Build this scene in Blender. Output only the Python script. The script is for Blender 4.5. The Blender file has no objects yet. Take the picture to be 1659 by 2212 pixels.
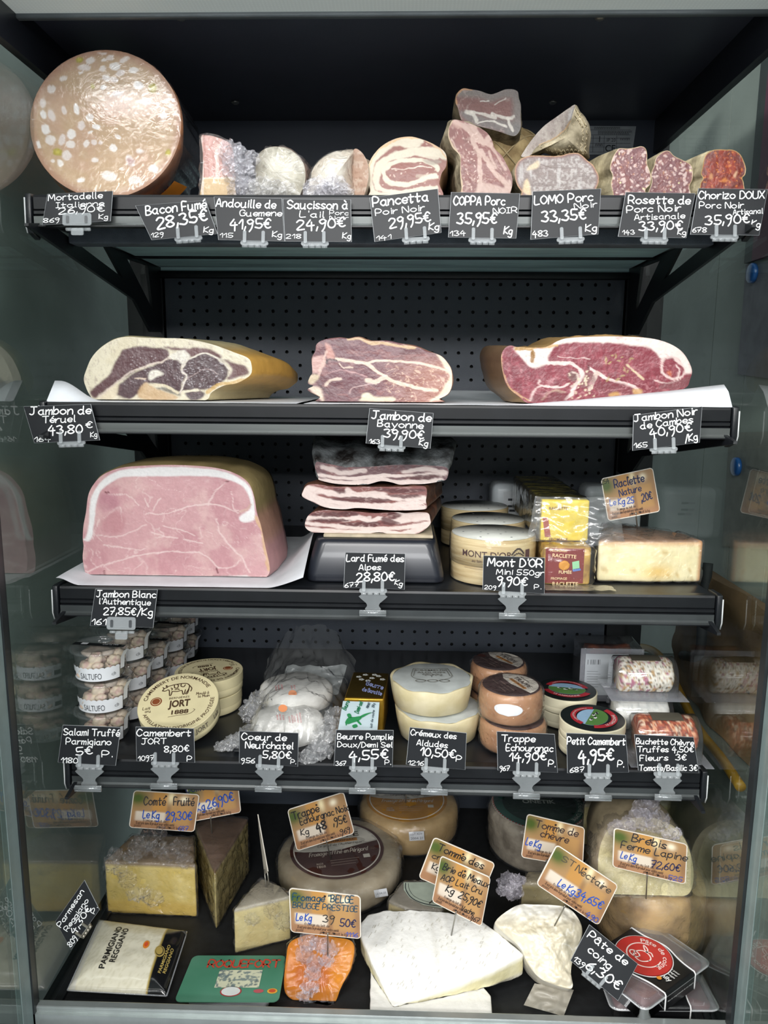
import bpy, bmesh, math, random
import numpy as np
from mathutils import Vector, Matrix, noise as mnoise
random.seed(7)
SC = bpy.context.scene
COL = SC.collection
# ---------------------------------------------------------------- camera
F_PX, PITCH, YAW, ROLL = 1650., .1728, -.0274, -.0072
fw = np.array([math.sin(YAW)*math.cos(PITCH), math.cos(YAW)*math.cos(PITCH), -math.sin(PITCH)])
rt = np.array([math.cos(YAW), -math.sin(YAW), 0.]); dn = np.cross(fw, rt)
rt, dn = rt*math.cos(ROLL)+dn*math.sin(ROLL), -rt*math.sin(ROLL)+dn*math.cos(ROLL)
CAM = np.array([.027, 0., 1.45])
cd = bpy.data.cameras.new('camera'); cam = bpy.data.objects.new('camera', cd); COL.objects.link(cam)
cd.sensor_fit = 'VERTICAL'; cd.sensor_height = 36; cd.lens = F_PX/2212*36; cd.clip_start = .02
mw = Matrix.Identity(4)
for i in range(3):
    mw[i][0] = rt[i]; mw[i][1] = -dn[i]; mw[i][2] = -fw[i]; mw[i][3] = CAM[i]
cam.matrix_world = mw
SC.camera = cam
# ---------------------------------------------------------------- light and exposure
SC.view_settings.view_transform = 'Standard'; SC.view_settings.look = 'None'
SC.view_settings.gamma = 1; SC.view_settings.use_curve_mapping = False
SC.view_settings.exposure = -.12
W = bpy.data.worlds.new('shop_air'); SC.world = W; W.use_nodes = True
W.node_tree.nodes['Background'].inputs[0].default_value = (.86, .95, 1, 1)
W.node_tree.nodes['Background'].inputs[1].default_value = .5
def area(name, loc, target, sx, sy, power, col=(1, 1, 1), spread=180):
    l = bpy.data.lights.new(name, 'AREA'); l.shape = 'RECTANGLE'; l.size = sx; l.size_y = sy
    l.energy = power; l.color = col; l.spread = math.radians(spread)
    o = bpy.data.objects.new(name, l); COL.objects.link(o); o.location = loc
    o.rotation_euler = (Vector(target)-Vector(loc)).to_track_quat('-Z', 'Y').to_euler()
    return o
# unseen shop ceiling lamps in front of the case, one added for the right wall, and the LED strip under its canopy
area('unseen_shop_lamp', (-.75, -.5, 2.75), (-.1, 1.2, 1.0), 1.3, .25, 10.5, (1, .97, .93))
area('unseen_shop_lamp', (.75, -.5, 2.75), (.1, 1.2, 1.0), 1.3, .25, 10.5, (1, .97, .93))
area('unseen_shop_lamp', (0, -2.0, 2.75), (0, 1.2, 1.1), 2.4, .3, 68, (1, .98, .95))
area('unseen_shop_lamp', (0, -4.2, 2.75), (0, 1.2, 1.0), 3.2, .4, 130, (.98, .99, 1))
area('unseen_shop_lamp', (-1.7, -.7, 2.7), (.6, 1.2, 1.35), .9, .3, 30, (1, .98, .95), 120)  # added unseen lamp, aimed to brighten the wall behind the right pane
area('canopy_led_strip', (0, .92, 1.885), (0, 1.02, 1.3),   .9, .04, 1.8, (.96, .98, 1))
# ---------------------------------------------------------------- pixel of the 1659x2212 photograph -> point of the place
def ray(u, v): return fw+rt*((u-829.5)/F_PX)+dn*((v-1106)/F_PX)
def U(u, v, Y): d = ray(u, v); return CAM+d*(Y/d[1])
def UZ(u, v, Z): d = ray(u, v); return CAM+d*((Z-CAM[2])/d[2])
def UX(u, v, X): d = ray(u, v); return CAM+d*((X-CAM[0])/d[0])
def UP(u, v, p, n): d = ray(u, v); return CAM+d*(np.dot(np.array(p)-CAM, n)/np.dot(d, n))
def pxm(Y): return Y/F_PX*1.01
# ---------------------------------------------------------------- colour and materials
def lin(c):
    if isinstance(c, str): c = [int(c[i:i+2], 16)/255 for i in (0, 2, 4)]
    return tuple(x/12.92 if x <= .04045 else ((x+.055)/1.055)**2.4 for x in c)
def c4(c): return (*lin(c), 1)
_M = {}
def mat(name, col='808080', rough=.5, metal=0., var=.08, vs=40, bump=0., bs=60, coat=0., spec=.5, col2=None, attr=False, alpha=1., trans=0., stretch=None, emit=0., detail=4, gain=1.):
    """Principled surface whose colour is broken up by noise; attr=True takes the colour painted on the mesh (the meat or print pattern)."""
    if name in _M: return _M[name]
    m = bpy.data.materials.new(name); m.use_nodes = True; nt = m.node_tree; N = nt.nodes; L = nt.links
    b = N['Principled BSDF']; b.inputs['Roughness'].default_value = rough; b.inputs['Metallic'].default_value = metal
    b.inputs['Specular IOR Level'].default_value = spec
    if coat: b.inputs['Coat Weight'].default_value = coat; b.inputs['Coat Roughness'].default_value = .08
    tc = N.new('ShaderNodeTexCoord'); mp = N.new('ShaderNodeMapping'); L.new(tc.outputs['Object'], mp.inputs[0])
    if stretch: mp.inputs['Scale'].default_value = stretch
    nz = N.new('ShaderNodeTexNoise'); nz.inputs['Scale'].default_value = vs; nz.inputs['Detail'].default_value = detail
    L.new(mp.outputs[0], nz.inputs['Vector'])
    mx = N.new('ShaderNodeMix'); mx.data_type = 'RGBA'
    if attr:
        at = N.new('ShaderNodeAttribute'); at.attribute_name = 'paint'
        mx.blend_type = 'MULTIPLY'; mx.inputs[0].default_value = 1
        rp = N.new('ShaderNodeMapRange'); rp.inputs['From Min'].default_value = .3; rp.inputs['From Max'].default_value = .7
        rp.inputs['To Min'].default_value = gain*(1-var); rp.inputs['To Max'].default_value = gain*(1+var*.6)
        L.new(nz.outputs[0], rp.inputs[0]); L.new(at.outputs[0], mx.inputs[6]); L.new(rp.outputs[0], mx.inputs[7])
        rgb = N.new('ShaderNodeCombineColor')
        for k in range(3): L.new(rp.outputs[0], rgb.inputs[k])
        L.new(rgb.outputs[0], mx.inputs[7])
    else:
        a = np.array(lin(col)); c_2 = np.array(lin(col2)) if col2 else np.clip(a*(1-var*2), 0, 1)
        a = a if col2 else np.clip(a*(1+var), 0, 1)
        rp = N.new('ShaderNodeMapRange'); rp.inputs['From Min'].default_value = .35; rp.inputs['From Max'].default_value = .65
        L.new(nz.outputs[0], rp.inputs[0]); L.new(rp.outputs[0], mx.inputs[0])
        mx.inputs[6].default_value = (*a, 1); mx.inputs[7].default_value = (*c_2, 1)
    L.new(mx.outputs[2], b.inputs['Base Color'])
    if bump:
        n2 = N.new('ShaderNodeTexNoise'); n2.inputs['Scale'].default_value = bs; n2.inputs['Detail'].default_value = 5
        L.new(mp.outputs[0], n2.inputs['Vector'])
        bp = N.new('ShaderNodeBump'); bp.inputs['Strength'].default_value = 1; bp.inputs['Distance'].default_value = bump
        L.new(n2.outputs[0], bp.inputs['Height']); L.new(bp.outputs[0], b.inputs['Normal'])
    if emit:
        b.inputs['Emission Color'].default_value = (*lin(col), 1); b.inputs['Emission Strength'].default_value = emit
    if alpha < 1: b.inputs['Alpha'].default_value = alpha
    if trans: b.inputs['Transmission Weight'].default_value = trans
    _M[name] = m; return m
def film(name, tint='ffffff', haze=.06, hazecol='dfe3ea', rough=.12, bump=.002, bs=45, ior=1.5, stretch=None, gain=1.0):
    """Thin clear plastic: mostly see-through, mirror glints by Fresnel, a little milky haze; crinkled by a bump."""
    if name in _M: return _M[name]
    m = bpy.data.materials.new(name); m.use_nodes = True; nt = m.node_tree; N = nt.nodes; L = nt.links
    N.remove(N['Principled BSDF']); out = N['Material Output']
    tr = N.new('ShaderNodeBsdfTransparent'); tr.inputs[0].default_value = c4(tint)
    gl = N.new('ShaderNodeBsdfGlossy'); gl.inputs['Roughness'].default_value = rough
    df = N.new('ShaderNodeBsdfDiffuse'); df.inputs[0].default_value = c4(hazecol)
    fr = N.new('ShaderNodeFresnel'); ge = N.new('ShaderNodeNewGeometry'); io = N.new('ShaderNodeMix')     # a thin sheet mirrors the same from both sides
    io.inputs[2].default_value = ior; io.inputs[3].default_value = 1/ior; L.new(ge.outputs['Backfacing'], io.inputs[0]); L.new(io.outputs[0], fr.inputs[0])
    m1 = N.new('ShaderNodeMixShader'); m2 = N.new('ShaderNodeMixShader'); m1.inputs[0].default_value = haze
    L.new(tr.outputs[0], m1.inputs[1]); L.new(df.outputs[0], m1.inputs[2])
    ml = N.new('ShaderNodeMath'); ml.operation = 'MULTIPLY'; ml.inputs[1].default_value = gain; ml.use_clamp = True
    L.new(fr.outputs[0], ml.inputs[0]); L.new(ml.outputs[0], m2.inputs[0])
    L.new(m1.outputs[0], m2.inputs[1]); L.new(gl.outputs[0], m2.inputs[2]); L.new(m2.outputs[0], out.inputs[0])
    if bump:
        tc = N.new('ShaderNodeTexCoord'); mp = N.new('ShaderNodeMapping'); L.new(tc.outputs['Object'], mp.inputs[0])
        if stretch: mp.inputs['Scale'].default_value = stretch
        nz = N.new('ShaderNodeTexNoise'); nz.inputs['Scale'].default_value = bs; nz.inputs['Detail'].default_value = 6; nz.inputs['Distortion'].default_value = 1.5
        L.new(mp.outputs[0], nz.inputs['Vector'])
        bp = N.new('ShaderNodeBump'); bp.inputs['Distance'].default_value = bump; L.new(nz.outputs[0], bp.inputs['Height'])
        L.new(bp.outputs[0], gl.inputs['Normal']); L.new(bp.outputs[0], fr.inputs['Normal'])
    _M[name] = m; return m
# ---------------------------------------------------------------- objects
def _link(name, data, parent=None):
    o = bpy.data.objects.new(name, data); COL.objects.link(o)
    if parent: o.parent = parent
    return o
def tag(o, label=None, cat=None, group=None, kind=None):
    for k, v in (('label', label), ('category', cat), ('group', group), ('kind', kind)):
        if v: o[k] = v
    return o
def thing(name, label, cat, base=(0, 0, 0), group=None):
    o = _link(name, None); o.empty_display_size = .02; o.location = tuple(float(x) for x in base)
    return tag(o, label, cat, group)
def base_of(o):
    p = np.zeros(3)
    while o: p += np.array(o.location); o = o.parent
    return p
def mk(name, geo, m, parent=None, smooth=True, paint=None, label=None, sharp=None, base=None):
    """One mesh object from (verts, faces) given in world metres."""
    v, f = geo[0], geo[1]
    v = np.asarray(v, float)
    o_b = base_of(parent) if parent is not None else (np.array(base, float) if base is not None else np.zeros(3))
    me = bpy.data.meshes.new(name); me.from_pydata((v-o_b).tolist(), [], [tuple(int(i) for i in q) for q in f]); me.update()
    for k in (m if isinstance(m, (list, tuple)) else [m]): me.materials.append(k)
    if len(geo) > 2 and geo[2] is not None: me.polygons.foreach_set('material_index', np.asarray(geo[2], np.int32))
    if paint is not None:
        a = me.color_attributes.new('paint', 'FLOAT_COLOR', 'POINT'); c = np.ones((len(v), 4), np.float32); c[:, :3] = paint
        a.data.foreach_set('color', c.ravel())
    if smooth:
        me.polygons.foreach_set('use_smooth', np.ones(len(me.polygons), bool))
        if sharp: me.set_sharp_from_angle(angle=math.radians(sharp))
    o = _link(name, me, parent)
    if parent is None: o.location = tuple(o_b)
    if label: o['label'] = label
    return o
def join(*gs):
    V, Fc, Mi, n = [], [], [], 0
    for g in gs:
        v = np.asarray(g[0], float).reshape(-1, 3); V.append(v); Fc += [tuple(int(i)+n for i in q) for q in g[1]]; n += len(v)
        Mi += list(g[2]) if len(g) > 2 and g[2] is not None else [0]*len(g[1])
    return np.vstack(V), Fc, Mi
def withmat(g, i): return g[0], g[1], [i]*len(g[1])
def fix(g):
    bm = bmesh.new(); vs = [bm.verts.new(tuple(map(float, p))) for p in g[0]]
    for q in g[1]:
        try: bm.faces.new([vs[i] for i in q])
        except ValueError: pass
    return bm
def unbm(bm):
    bm.verts.index_update(); v = np.array([p.co[:] for p in bm.verts]); f = [tuple(p.index for p in q.verts) for q in bm.faces]; bm.free(); return v, f
def bevel(g, w, seg=2, ang=30):
    bm = fix(g); bmesh.ops.recalc_face_normals(bm, faces=bm.faces)
    ed = [e for e in bm.edges if len(e.link_faces) == 2 and e.calc_face_angle(0) > math.radians(ang)]
    bmesh.ops.bevel(bm, geom=ed, offset=w, segments=seg, profile=.5, affect='EDGES', clamp_overlap=True)
    return unbm(bm)
def subdiv(g, cuts=1, maxlen=None):
    bm = fix(g)
    if maxlen:
        for _ in range(7):
            ed = [e for e in bm.edges if e.calc_length() > maxlen]
            if not ed: break
            bmesh.ops.subdivide_edges(bm, edges=ed, cuts=1, use_grid_fill=True)
        bmesh.ops.triangulate(bm, faces=[q for q in bm.faces if len(q.verts) > 4])
    else: bmesh.ops.subdivide_edges(bm, edges=list(bm.edges), cuts=cuts, use_grid_fill=True)
    return unbm(bm)
def box(x0, x1, y0, y1, z0, z1, bv=0., seg=2):
    v = [(x, y, z) for x in (x0, x1) for y in (y0, y1) for z in (z0, z1)]
    f = [(0, 1, 3, 2), (4, 6, 7, 5), (0, 4, 5, 1), (2, 3, 7, 6), (0, 2, 6, 4), (1, 5, 7, 3)]
    return bevel((v, f), bv, seg) if bv else (np.array(v, float), f)
def obox(c, ax, ay, az, bv=0.):
    """box with half-axis vectors"""
    c, ax, ay, az = (np.array(q, float) for q in (c, ax, ay, az))
    v = [c+i*ax+j*ay+k*az for i in (-1, 1) for j in (-1, 1) for k in (-1, 1)]
    g = (np.array(v), box(0, 1, 0, 1, 0, 1)[1]); return bevel(g, bv) if bv else g
def prism(poly, vec, bv=0., seg=2):
    """closed solid from a planar polygon of 3D points and an extrusion vector"""
    p = np.array(poly, float); n = len(p); v = np.vstack([p, p+np.array(vec, float)])
    f = [tuple(range(n))[::-1], tuple(range(n, 2*n))]+[(i, (i+1) % n, n+(i+1) % n, n+i) for i in range(n)]
    return bevel((v, f), bv, seg) if bv else (v, f)
def loft(rings, close=True, cap0=True, cap1=True):
    R = np.array(rings, float); k, n = R.shape[:2]; v = R.reshape(-1, 3); f = []
    for a in range(k-1):
        for i in range(n if close else n-1):
            j = (i+1) % n; f.append((a*n+i, a*n+j, (a+1)*n+j, (a+1)*n+i))
    v = list(v)
    for c, a in ((cap0, 0), (cap1, k-1)):
        if c:
            v.append(R[a].mean(0)); q = len(v)-1
            for i in range(n):
                j = (i+1) % n; f.append((q, a*n+j, a*n+i) if a == 0 else (q, a*n+i, a*n+j))
    return np.array(v), f
def tube(path, r, n=8, cap=True):
    P = np.array(path, float); T = np.gradient(P, axis=0); rings = []
    up = np.array([0, 0, 1.]) if abs(T[0][2]) < .9*np.linalg.norm(T[0]) else np.array([1., 0, 0])
    for i, p in enumerate(P):
        t = T[i]/(np.linalg.norm(T[i])+1e-12); a = np.cross(t, up); a /= np.linalg.norm(a)+1e-12; b = np.cross(t, a); up = np.cross(a, t)
        rr = r[i] if hasattr(r, '__len__') else r
        rings.append([p+rr*(math.cos(k*2*math.pi/n)*a+math.sin(k*2*math.pi/n)*b) for k in range(n)])
    return loft(rings, True, cap, cap)
def lathe(prof, c, n=48, ax=(1, 0, 0), ay=(0, 1, 0), az=(0, 0, 1), cap0=True, cap1=True, sx=1., sy=1.):
    c = np.array(c, float); ax, ay, az = (np.array(q, float) for q in (ax, ay, az))
    return loft([[c+ax*r*math.cos(t)*sx+ay*r*math.sin(t)*sy+az*z for t in np.linspace(0, 2*math.pi, n, endpoint=False)] for r, z in prof], True, cap0, cap1)
def disc(c, r, ax, ay, n=48):
    c = np.array(c, float); ts = np.linspace(0, 2*math.pi, n, endpoint=False)
    return np.array([c+np.array(ax)*r*math.cos(t)+np.array(ay)*r*math.sin(t) for t in ts]), [tuple(range(n))]
def grid(fn, nu, nv):
    """grid(fn(u,v)) with u,v in 0..1"""
    v = [fn(i/(nu-1), j/(nv-1)) for j in range(nv) for i in range(nu)]
    f = [(j*nu+i, j*nu+i+1, (j+1)*nu+i+1, (j+1)*nu+i) for j in range(nv-1) for i in range(nu-1)]
    return np.array(v, float), f
def cr(pts, n=6, closed=False):
    """Catmull-Rom through points"""
    P = np.array(pts, float); m = len(P); out = []
    if m < 3 and not closed: return P
    for i in range(m if closed else m-1):
        p0 = P[i-1] if (closed or i > 0) else 2*P[0]-P[1]; p1 = P[i]; p2 = P[(i+1) % m]
        p3 = P[(i+2) % m] if (closed or i+2 < m) else 2*P[-1]-P[-2]
        for t in np.arange(n)/n:
            out.append(.5*((2*p1)+(-p0+p2)*t+(2*p0-5*p1+4*p2-p3)*t*t+(-p0+3*p1-3*p2+p3)*t**3))
    if not closed: out.append(P[-1])
    return np.array(out)
def resample(P, n, closed=True):
    P = np.array(P, float); Q = np.vstack([P, P[:1]]) if closed else P
    d = np.r_[0, np.cumsum(np.linalg.norm(np.diff(Q, axis=0), axis=1))]; t = np.linspace(0, d[-1], n+1)[:-1] if closed else np.linspace(0, d[-1], n)
    return np.stack([np.interp(t, d, Q[:, k]) for k in range(Q.shape[1])], 1)
def normals(g):
    V = np.asarray(g[0]); N = np.zeros_like(V)
    for q in g[1]:
        n = np.cross(V[q[1]]-V[q[0]], V[q[2]]-V[q[0]])
        for i in q: N[i] += n
    return N/(np.linalg.norm(N, axis=1, keepdims=True)+1e-12)
def wob(g, amp, sc, seed=0, ridged=False, zmin=None, along=None):
    V = np.array(g[0], float); N = normals(g) if along is None else np.tile(np.array(along, float), (len(V), 1))
    for i, p in enumerate(V):
        q = Vector(p)*sc+Vector((seed*7.3, seed*3.1, seed))
        d = mnoise.fractal(q, 1., 2., 4)
        if ridged: d = 1-2*abs(d)*1.6
        V[i] = p+N[i]*amp*d
    if zmin is not None: V[:, 2] = np.maximum(V[:, 2], zmin)
    return (V,)+tuple(g[1:])
def ico(c, r, sub=3, sc=(1, 1, 1)):
    bm = bmesh.new(); bmesh.ops.create_icosphere(bm, subdivisions=sub, radius=1); v, f = unbm(bm)
    return v*np.array(sc)*r+np.array(c, float), f
def curve2d(splines, ext=0.):
    """filled flat shape with holes -> (verts2d+z, faces)"""
    cu = bpy.data.curves.new('tmp', 'CURVE'); cu.dimensions = '2D'; cu.fill_mode = 'BOTH'; cu.extrude = ext
    for s in splines:
        sp = cu.splines.new('POLY'); sp.points.add(len(s)-1); sp.use_cyclic_u = True
        for p, q in zip(sp.points, s): p.co = (float(q[0]), float(q[1]), 0, 1)
    return _curve_geo(cu)
def _curve_geo(cu):
    o = bpy.data.objects.new('tmp', cu); COL.objects.link(o)
    dg = bpy.context.evaluated_depsgraph_get(); e = o.evaluated_get(dg); me = e.to_mesh()
    v = np.array([p.co[:] for p in me.vertices]).reshape(-1, 3); f = [tuple(q.vertices) for q in me.polygons]
    e.to_mesh_clear(); bpy.data.objects.remove(o); bpy.data.curves.remove(cu); return v, f
_TX = {}
def ptext(s, bold=0., res=3):
    """printed words as flat triangles, cap height 1, starting at x=0 -> (verts, faces, width)"""
    if (s, bold) not in _TX:
        cu = bpy.data.curves.new('tmp', 'FONT'); cu.body = s; cu.size = 1/.73; cu.resolution_u = res; cu.offset = bold
        v, f = _curve_geo(cu); x0 = v[:, 0].min(); v[:, 0] -= x0; _TX[(s, bold)] = (v, f, v[:, 0].max())
    return _TX[(s, bold)]
def place_text(s, o, ex, ey, w=None, h=None, bold=0., lift=None, skew=0.):
    """words on a plane: o = left end of the baseline, ex / ey unit vectors along and up, w or h the size in metres"""
    v, f, wd = ptext(s, bold); o, ex, ey = (np.array(q, float) for q in (o, ex, ey))
    sy = h if h else w/wd; sx = w/wd if w else sy
    p = o+np.outer(v[:, 0]*sx+v[:, 1]*sy*skew, ex)+np.outer(v[:, 1]*sy, ey)
    if lift is not None: p = p+np.array(lift)
    return p, f
def arc_text(s, c, ex, ey, r, a_mid, h, w=None, bold=0., flip=False, lift=None):
    """words bent along a circle; a_mid in degrees, 90 = top; flip = reads along the bottom"""
    v, f, wd = ptext(s, bold); sx = (w/wd if w else h); c, ex, ey = (np.array(q, float) for q in (c, ex, ey))
    if flip: t = math.radians(a_mid)+(v[:, 0]-wd/2)*sx/r; R = r-v[:, 1]*h
    else: t = math.radians(a_mid)-(v[:, 0]-wd/2)*sx/r; R = r+v[:, 1]*h
    p = c+np.outer(R*np.cos(t), ex)+np.outer(R*np.sin(t), ey)
    if lift is not None: p = p+np.array(lift)
    return p, f
# ---------------------------------------------------------------- handwriting: one pen stroke per letter part (x digit, y letter: e = baseline, k = x-height, o = cap)
GL = {k: v for k, v in (q.split('=', 1) for q in '''a=5j3k1j0h1f3e5g 5k5f6e;b=0o0e 0h2k4k5h4f2e0f;c=5j3k1j0h1f3e5f;d=5j3k1j0h1f3e5g 5o5f6e;e=0h5h5j3k1j0h1f3e5f;f=5n4o2n2e 0k4k;g=5j3k1j0h1f3e5g 5k5c3a0b;h=0o0e 0h2k4k5i5e;i=1k1e 1n1m;j=2k2c0a 2n2m;k=0o0e 5k0h5e;l=1o1f2e;m=0k0e 0i2k3j3e 3i5k6j6e;n=0k0e 0h2k4k5i5e;o=3k1j0h1f3e5f6h5j3k;p=0k0a 0i2k4k5h4f2e0g;q=5j3k1j0h1f3e5g 5k5a6b;r=0k0e 0h2k4k;s=5j3k1j1i4g5f3e0f;t=2n2f3e4f 0k5k;u=0k0g1e3e5g 5k5e6e;v=0k3e6k;w=0k1e3j5e6k;x=0k5e 5k0e;y=0k3e 6k2b0a;z=0k5k0e5e;A=0e3o6e 1h5h;B=0o0e 0o3o5m3j0j 3j6h5f3e0e;C=6m4o2o0k0h2e4e6g;D=0o0e 0o3o6k6h3e0e;E=5o0o0e5e 0j4j;F=5o0o0e 0j4j;G=6m4o1n0j1f3e6f6j4j;H=0o0e 6o6e 0j6j;I=0o4o 2o2e 0e4e;J=1o7o 4o4g2e0f;K=0o0e 6o0i6e;L=0o0e5e;M=0e1o4h7o8e;N=0e0o6e6o;O=3o0l0h3e6h6l3o;P=0e0o4o6l4i0i;Q=3o0l0h3e6h6l3o 4g6e;R=0e0o4o6l4i0i 3i6e;S=6m3o0m2j5i6g3e0f;T=0o7o 4o4e;U=0o0g2e4e6g6o;V=0o3e6o;X=0o6e 6o0e;Y=0o3j6o 3j3e;Z=0o6o0e6e;0=3o1m0i1f3e5f6i5m3o;1=0k3o3e;2=0m2o5n5k0e6e;3=0n3o5m3j 3j6h4e0f;4=3o0i6i 4l4c;5=6o1o1j4j6h4e0f;6=5o1k0g2e5f5h3j0h;7=0o6o2e 1j5j;8=3j0m3o6m3j0g3e6g3j;9=5m3o0m2j5l5m4f2b;€=6m4o2m1i2f4e6f 0k4k 0i4i;,=1g0c;.=1e1f;'=1o1m;/=4o0c;-=0i4i;|=1o1c;"=0o0m 2o2m'''.split(';'))}
ACC = {'é': ('e', '2m4o'), 'è': ('e', '2o4m'), 'ê': ('e', '1l3n5l'), 'â': ('a', '1l3n5l'), 'à': ('a', '2o4m'), 'ù': ('u', '2o4m')}
def strokes(s):
    """-> list of polylines (x, y), y 0 = baseline, 1 = cap height, and the total width"""
    out, x = [], 0.
    for ch in s:
        if ch == ' ': x += .4; continue
        b, ac = ACC.get(ch, (ch, None)); ss = GL[b].split(' ')+([ac] if ac else [])
        w = 0
        for q in ss:
            p = np.array([(int(q[i]), ord(q[i+1])-ord('e')) for i in range(0, len(q), 2)], float)/10
            w = max(w, p[:, 0].max()); out.append(p+[x, 0])
        x += w+.17
    return out, x-.17
def ribbon(P, w):
    """flat pen line with round ends, 2D"""
    P = np.array(P, float); T = np.gradient(P, axis=0); T /= np.linalg.norm(T, axis=1, keepdims=True)+1e-9
    Nn = np.stack([-T[:, 1], T[:, 0]], 1); h = w/2; e = []
    for a in (-60, -30, 0, 30, 60): pass
    L, R = [], []
    for s0 in ((-.9, .35), (-.55, .8)): L.append(P[0]+T[0]*h*s0[0]+Nn[0]*h*s0[1]); R.append(P[0]+T[0]*h*s0[0]-Nn[0]*h*s0[1])
    for p, n in zip(P, Nn): L.append(p+n*h); R.append(p-n*h)
    for s0 in ((.55, .8), (.9, .35)): L.append(P[-1]+T[-1]*h*s0[0]+Nn[-1]*h*s0[1]); R.append(P[-1]+T[-1]*h*s0[0]-Nn[-1]*h*s0[1])
    k = len(L); return np.array(L+R), [(i, i+1, k+i+1, k+i) for i in range(k-1)]
def hand(lines, to3, pen=.13, rnd=None):
    """lines: (text, x0, y0, x1, y1, height) in photo pixels along the card; to3(u, v) -> point on the card"""
    gs = []; rnd = rnd or random.Random(3)
    for ln in lines:
        s, x0, y0, x1, y1, h = ln[:6]; pw = ln[6] if len(ln) > 6 else pen
        st, wd = strokes(s); o = np.array([x0, y0], float); ex = np.array([x1-x0, y1-y0], float); Lw = np.hypot(*ex); ex /= Lw
        ey = np.array([ex[1], -ex[0]]); sx = Lw/max(wd, .1)
        for q in st:
            q = q+np.array([[rnd.uniform(-.025, .025), rnd.uniform(-.03, .03)]])
            q = cr(q, 5) if len(q) > 2 else q
            px = o+np.outer(q[:, 0]*sx+q[:, 1]*h*.06, ex)+np.outer(q[:, 1]*h, ey)
            v, f = ribbon(px, max(pw*h, .75)); gs.append((np.array([to3(a, b) for a, b in v]), f))
    return join(*gs)[:2]
# ---------------------------------------------------------------- painting the pattern of a cut face (fat, seams, grain) in photo coordinates
def vnoise(x, y, seed=0):
    def h(i, j):
        n = (i*374761393+j*668265263+seed*974634777) & 0xffffffff; n = (n ^ (n >> 13))*1274126177 & 0xffffffff
        return ((n ^ (n >> 16)) & 0xffff)/65535.
    xi = np.floor(x).astype(np.int64); yi = np.floor(y).astype(np.int64); a = x-xi; b = y-yi; a = a*a*(3-2*a); b = b*b*(3-2*b)
    return (h(xi, yi)*(1-a)+h(xi+1, yi)*a)*(1-b)+(h(xi, yi+1)*(1-a)+h(xi+1, yi+1)*a)*b
def fbm(x, y, s, seed=0, o=4):
    t = 0; a = .5; x = np.asarray(x, float)/s; y = np.asarray(y, float)/s
    for k in range(o): t = t+a*vnoise(x*2**k, y*2**k, seed+k*17); a *= .5
    return t/(1-.5**o)
def dseg(x, y, P):
    d = np.full(np.shape(x), 1e9)
    for (ax, ay), (bx, by) in zip(P[:-1], P[1:]):
        L = (bx-ax)**2+(by-ay)**2+1e-9; t = np.clip(((x-ax)*(bx-ax)+(y-ay)*(by-ay))/L, 0, 1)
        d = np.minimum(d, np.hypot(x-ax-t*(bx-ax), y-ay-t*(by-ay)))
    return d
def inside(x, y, P):
    r = np.zeros(np.shape(x), bool); n = len(P)
    for i in range(n):
        (ax, ay), (bx, by) = P[i], P[(i+1) % n]
        r ^= ((ay > y) != (by > y)) & (x < (bx-ax)*(y-ay)/(by-ay+1e-12)+ax)
    return r
def sm(d, a, b): t = np.clip((d-a)/(b-a), 0, 1); return t*t*(3-2*t)
class Paint:
    def __init__(s, x, y, col): s.x, s.y = np.asarray(x, float), np.asarray(y, float); s.c = np.tile(np.array(lin(col)), (len(s.x), 1))
    def mix(s, w, col): s.c += (np.array(lin(col))-s.c)*np.clip(w, 0, 1)[:, None]; return s
    def warp(s, amp, sc, seed=5): return s.x+amp*(fbm(s.x, s.y, sc, seed)-.5)*2, s.y+amp*(fbm(s.x, s.y, sc, seed+50)-.5)*2
    def line(s, P, w, col, a=1., amp=3, sc=14, soft=.8, seed=5):
        x, y = s.warp(amp, sc, seed); wv = w*(.45+1.1*fbm(s.x, s.y, 18, seed+9)); d = dseg(x, y, cr(P, 5) if len(P) > 2 else P)
        return s.mix(a*(1-sm(d, wv*.5, wv*.5+soft+wv*.3)), col)
    def blob(s, P, col, a=1., amp=3, sc=14, soft=3, seed=5):
        x, y = s.warp(amp, sc, seed); Q = cr(P, 5, True) if len(P) > 2 else P
        i = inside(x, y, Q); d = dseg(x, y, np.vstack([Q, Q[:1]])); d = np.where(i, -d, d); return s.mix(a*(1-sm(d, -soft, soft)), col)
    def noise(s, sc, col, lo=.5, hi=.7, a=1., seed=1, sx=1., sy=1.): return s.mix(a*sm(fbm(s.x*sx, s.y*sy, sc, seed), lo, hi), col)
    def veins(s, sc, col, w=.04, a=.7, seed=2, sx=1., sy=1.):
        x, y = s.warp(sc*.5, sc, seed+3); return s.mix(a*(1-sm(np.abs(fbm(x*sx, y*sy, sc, seed, 3)-.5), w*.3, w))*sm(fbm(s.x, s.y, sc*2, seed+8), .4, .55), col)
    def flecks(s, n, r0, r1, col, seed, a=1., box_=None, asp=1.8):
        rd = random.Random(seed); x0, x1, y0, y1 = box_ or (s.x.min(), s.x.max(), s.y.min(), s.y.max()); x, y = s.warp(2.2, 6, seed)
        for _ in range(n):
            cx, cy, r, t, k = rd.uniform(x0, x1), rd.uniform(y0, y1), rd.uniform(r0, r1), rd.uniform(0, 3.14), rd.uniform(1, asp)
            dx, dy = x-cx, y-cy; d = np.hypot((dx*math.cos(t)+dy*math.sin(t))/k, -dx*math.sin(t)+dy*math.cos(t)); s.mix(a*(1-sm(d, r*.7, r+.6)), col)
        return s
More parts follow.
